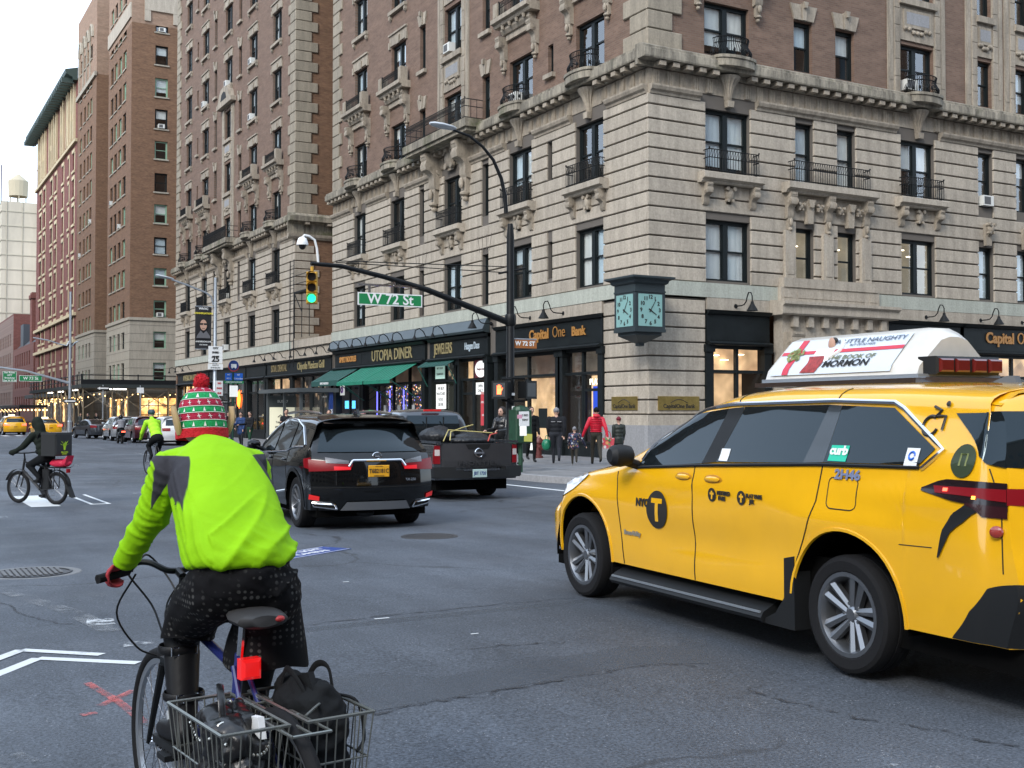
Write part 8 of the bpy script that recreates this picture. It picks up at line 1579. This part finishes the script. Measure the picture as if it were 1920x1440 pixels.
e,n=DP(1043,35.2); o1,k=ped('heavy man in black jacket and grey cap carrying a green bag',e,n,R(-32),1.70,blk2,navyt,gcap,bulk=1.25,stride=.16,arms=(.05,-.08)); MB().box(-.16,-.03,-.178,-.17,1.31,1.335).box(.03,.16,-.178,-.17,1.31,1.335).build('reflective_strip',mat('strip_grey',(.25,.25,.26),.6),o1)
gb=thing('shopping_bag','green plastic shopping bag hanging from the hand of the man in black','bag',M=o1.matrix_world@T(-.31,.05,.42)); lump(31,.14,.12,.34,mat('green_plastic',(.01,.16,.08),.35,bump=.5,bscale=20),gb,'bag_body',Matrix()); bput(MB().tube(smo([(-.05,0,.3),(-.02,0,.45),(.03,0,.45),(.05,0,.3)]),.012,5),'handles',mat('green_plastic',(.01,.16,.08),.35),gb)
e,n=DP(1077,34.2); ped('small child in dark floral jacket and grey hat beside the woman in red',e,n,R(-32),1.13,floral,darkol,gcap,mat('white_shoes',(.6,.6,.58),.6),bulk=1.15,stride=.2,arms=(.1,.1),armout=(.02,.14),coatlen=.12)
e,n=DP(1118,34.6); o2,k=ped('woman in bright red puffer jacket and black hat walking away',e,n,R(-26),1.70,redj,darkol,blk,bulk=1.05,stride=.26,arms=(.05,-.1),armout=(.1,.06)); b=MB()
for z in [1.02+.055*i for i in range(8)]: w=.172+.012*math.sin((z-1)*7); b.tube([(w*1.05*math.cos(a),.133*1.05*math.sin(a),z) for a in [6.283*i/22 for i in range(22)]],.014,5,closed=True)
b.build('quilt_rolls',redj,o2); bput(MB().sph((0,-.12,1.5),.11,.06,.06,12,8),'hood',redj,o2)
tb2=thing('shopping_bag','printed red and white tote bag held by the woman in red','bag',M=o2.matrix_world@T(.36,-.02,.50)); MB().prism([(-.16,0),(.16,0),(.2,.32),(-.2,.32)],'y',-.06,.06).build('bag_body',emitmat('tote_print',(.5,.06,.08),[(.6,.6,.55),(.1,.3,.1),(.6,.3,.1),(.5,.05,.05)],9,.35,0),tb2); bput(MB().tube(smo([(-.1,0,.32),(-.05,0,.5),(.05,0,.5),(.1,0,.32)]),.012,5),'handles',mat('tote_handle',(.4,.02,.04),.6),tb2)
e,n=DP(1160,35.8); ped('boy in long dark green quilted coat and maroon hat by the stone corner',e,n,R(-20),1.42,grn2,navyt,mar,bulk=1.05,stride=.1,arms=(.03,.03),coatlen=.2)
e,n=DP(940,31.8); ped('woman in black leather jacket with fur hood looking at her phone behind the pickup',e,n,R(120),1.68,lea,blk,hairm,bulk=1.0,stride=.04,arms=(.18,.18),elbow=(1,1),hood=True)
e,n=DP(996,36.5); ped('dark silhouetted person standing by the bank window behind the poster box',e,n,R(170),1.75,blk,blk,None,stride=.03,arms=(.1,.1),coatlen=.2)
e,n=DP(966,33.0); ped('person in teal cap half hidden behind the poster box',e,n,R(30),1.66,blk2,blk,teal,stride=.1)
e,n=DP(537,47.0); ped('man in black coat drinking beside the cream advertisement panel',e,n,R(160),1.76,blk2,navyt,None,stride=.03,arms=(.05,.25),elbow=(0,1.6))
e,n=DP(617,44); ped('man in dark green coat sitting out behind the black crossover roof',e,n,R(150),1.72,mat('bottle_green',(.015,.03,.025),.8),navyt,None,stride=.05,bulk=1.1)
e,n=DP(452,56); ped('woman in blue coat waiting left of the bus shelter',e,n,R(140),1.68,bluec,navyt,None,stride=.05,coatlen=.25,hairlong=True,arms=(.1,.2),elbow=(0,1)); e,n=DP(469,54); ped('woman in black jacket and green trousers beside the woman in blue',e,n,R(120),1.7,blk2,greent,None,stride=.12,hairlong=True,arms=(.1,.2),elbow=(0,1)); e,n=DP(681,43); ped('person in pale pink hat passing the diner windows',e,n,R(90),1.66,blk2,navyt,mat('pink_hat',(.45,.2,.22),.8),stride=.2)
for i,(x,d,c,lb) in enumerate(((165,104,blk2,'dark figure walking under the lit sidewalk shed'),(181,106,blk,'second dark figure under the shed near the orange sign'),(151,108,gtrs,'grey figure at the far end of the sidewalk shed'),(428,58,blk,'person in black standing by the bus stop pole'))): e,n=DP(x,d); ped(lb,e,n,R(100+40*i),1.74,c,navyt,None,stride=.15)
# ---------------------------------------------------------------- unseen blocks behind and beside the camera, added for paint and glass to reflect
def corner(label,x0,x1,y0,y1,h,mm,faces):
    o=thing('reflection_block',label,'building',((x0+x1)/2,(y0+y1)/2,0)); w,l=(x1-x0)/2,(y1-y0)/2; MB().box(-w,w,-l,l,-1,h).build('wall',mm,o); b=MB()
    for z in [4.5+3.6*i for i in range(int((h-6)/3.6))]:
        n=int(2*w/3.2); m=int(2*l/3.2)
        for i in range(n):
            x=-w+1+3.2*i
            if 's' in faces: b.box(x,x+1.4,-l-.03,-l+.02,z,z+2)
            if 'n' in faces: b.box(x,x+1.4,l-.02,l+.03,z,z+2)
        for i in range(m):
            y=-l+1+3.2*i
            if 'e' in faces: b.box(w-.02,w+.03,y,y+1.4,z,z+2)
            if 'w' in faces: b.box(-w-.03,-w+.02,y,y+1.4,z,z+2)
    tag(b.build('windows',tintg,o),kind='stuff'); MB().box(-w-.5,w+.5,-l-.5,l+.5,h,h+.8).build('cornice',limed,o); return o
corner('unseen grey stone bank block west of the avenue beyond the square, added for reflections',-42,-9.5,114,330,30,lime,'es'); corner('unseen brown brick building across the avenue to the west, added for reflections',-62,-38,28,120,34,brick2,'es'); corner('unseen grey stone building southwest of the crossing, added for reflections',-75,-40,-60,-2,30,lime,'en'); corner('unseen tall brick building south behind the camera, added for reflections',-24,12,-75,-34,40,brick1,'ne'); corner('unseen brick building on the southeast corner, added for reflections',26,80,-60,-9,36,brick2,'nw')
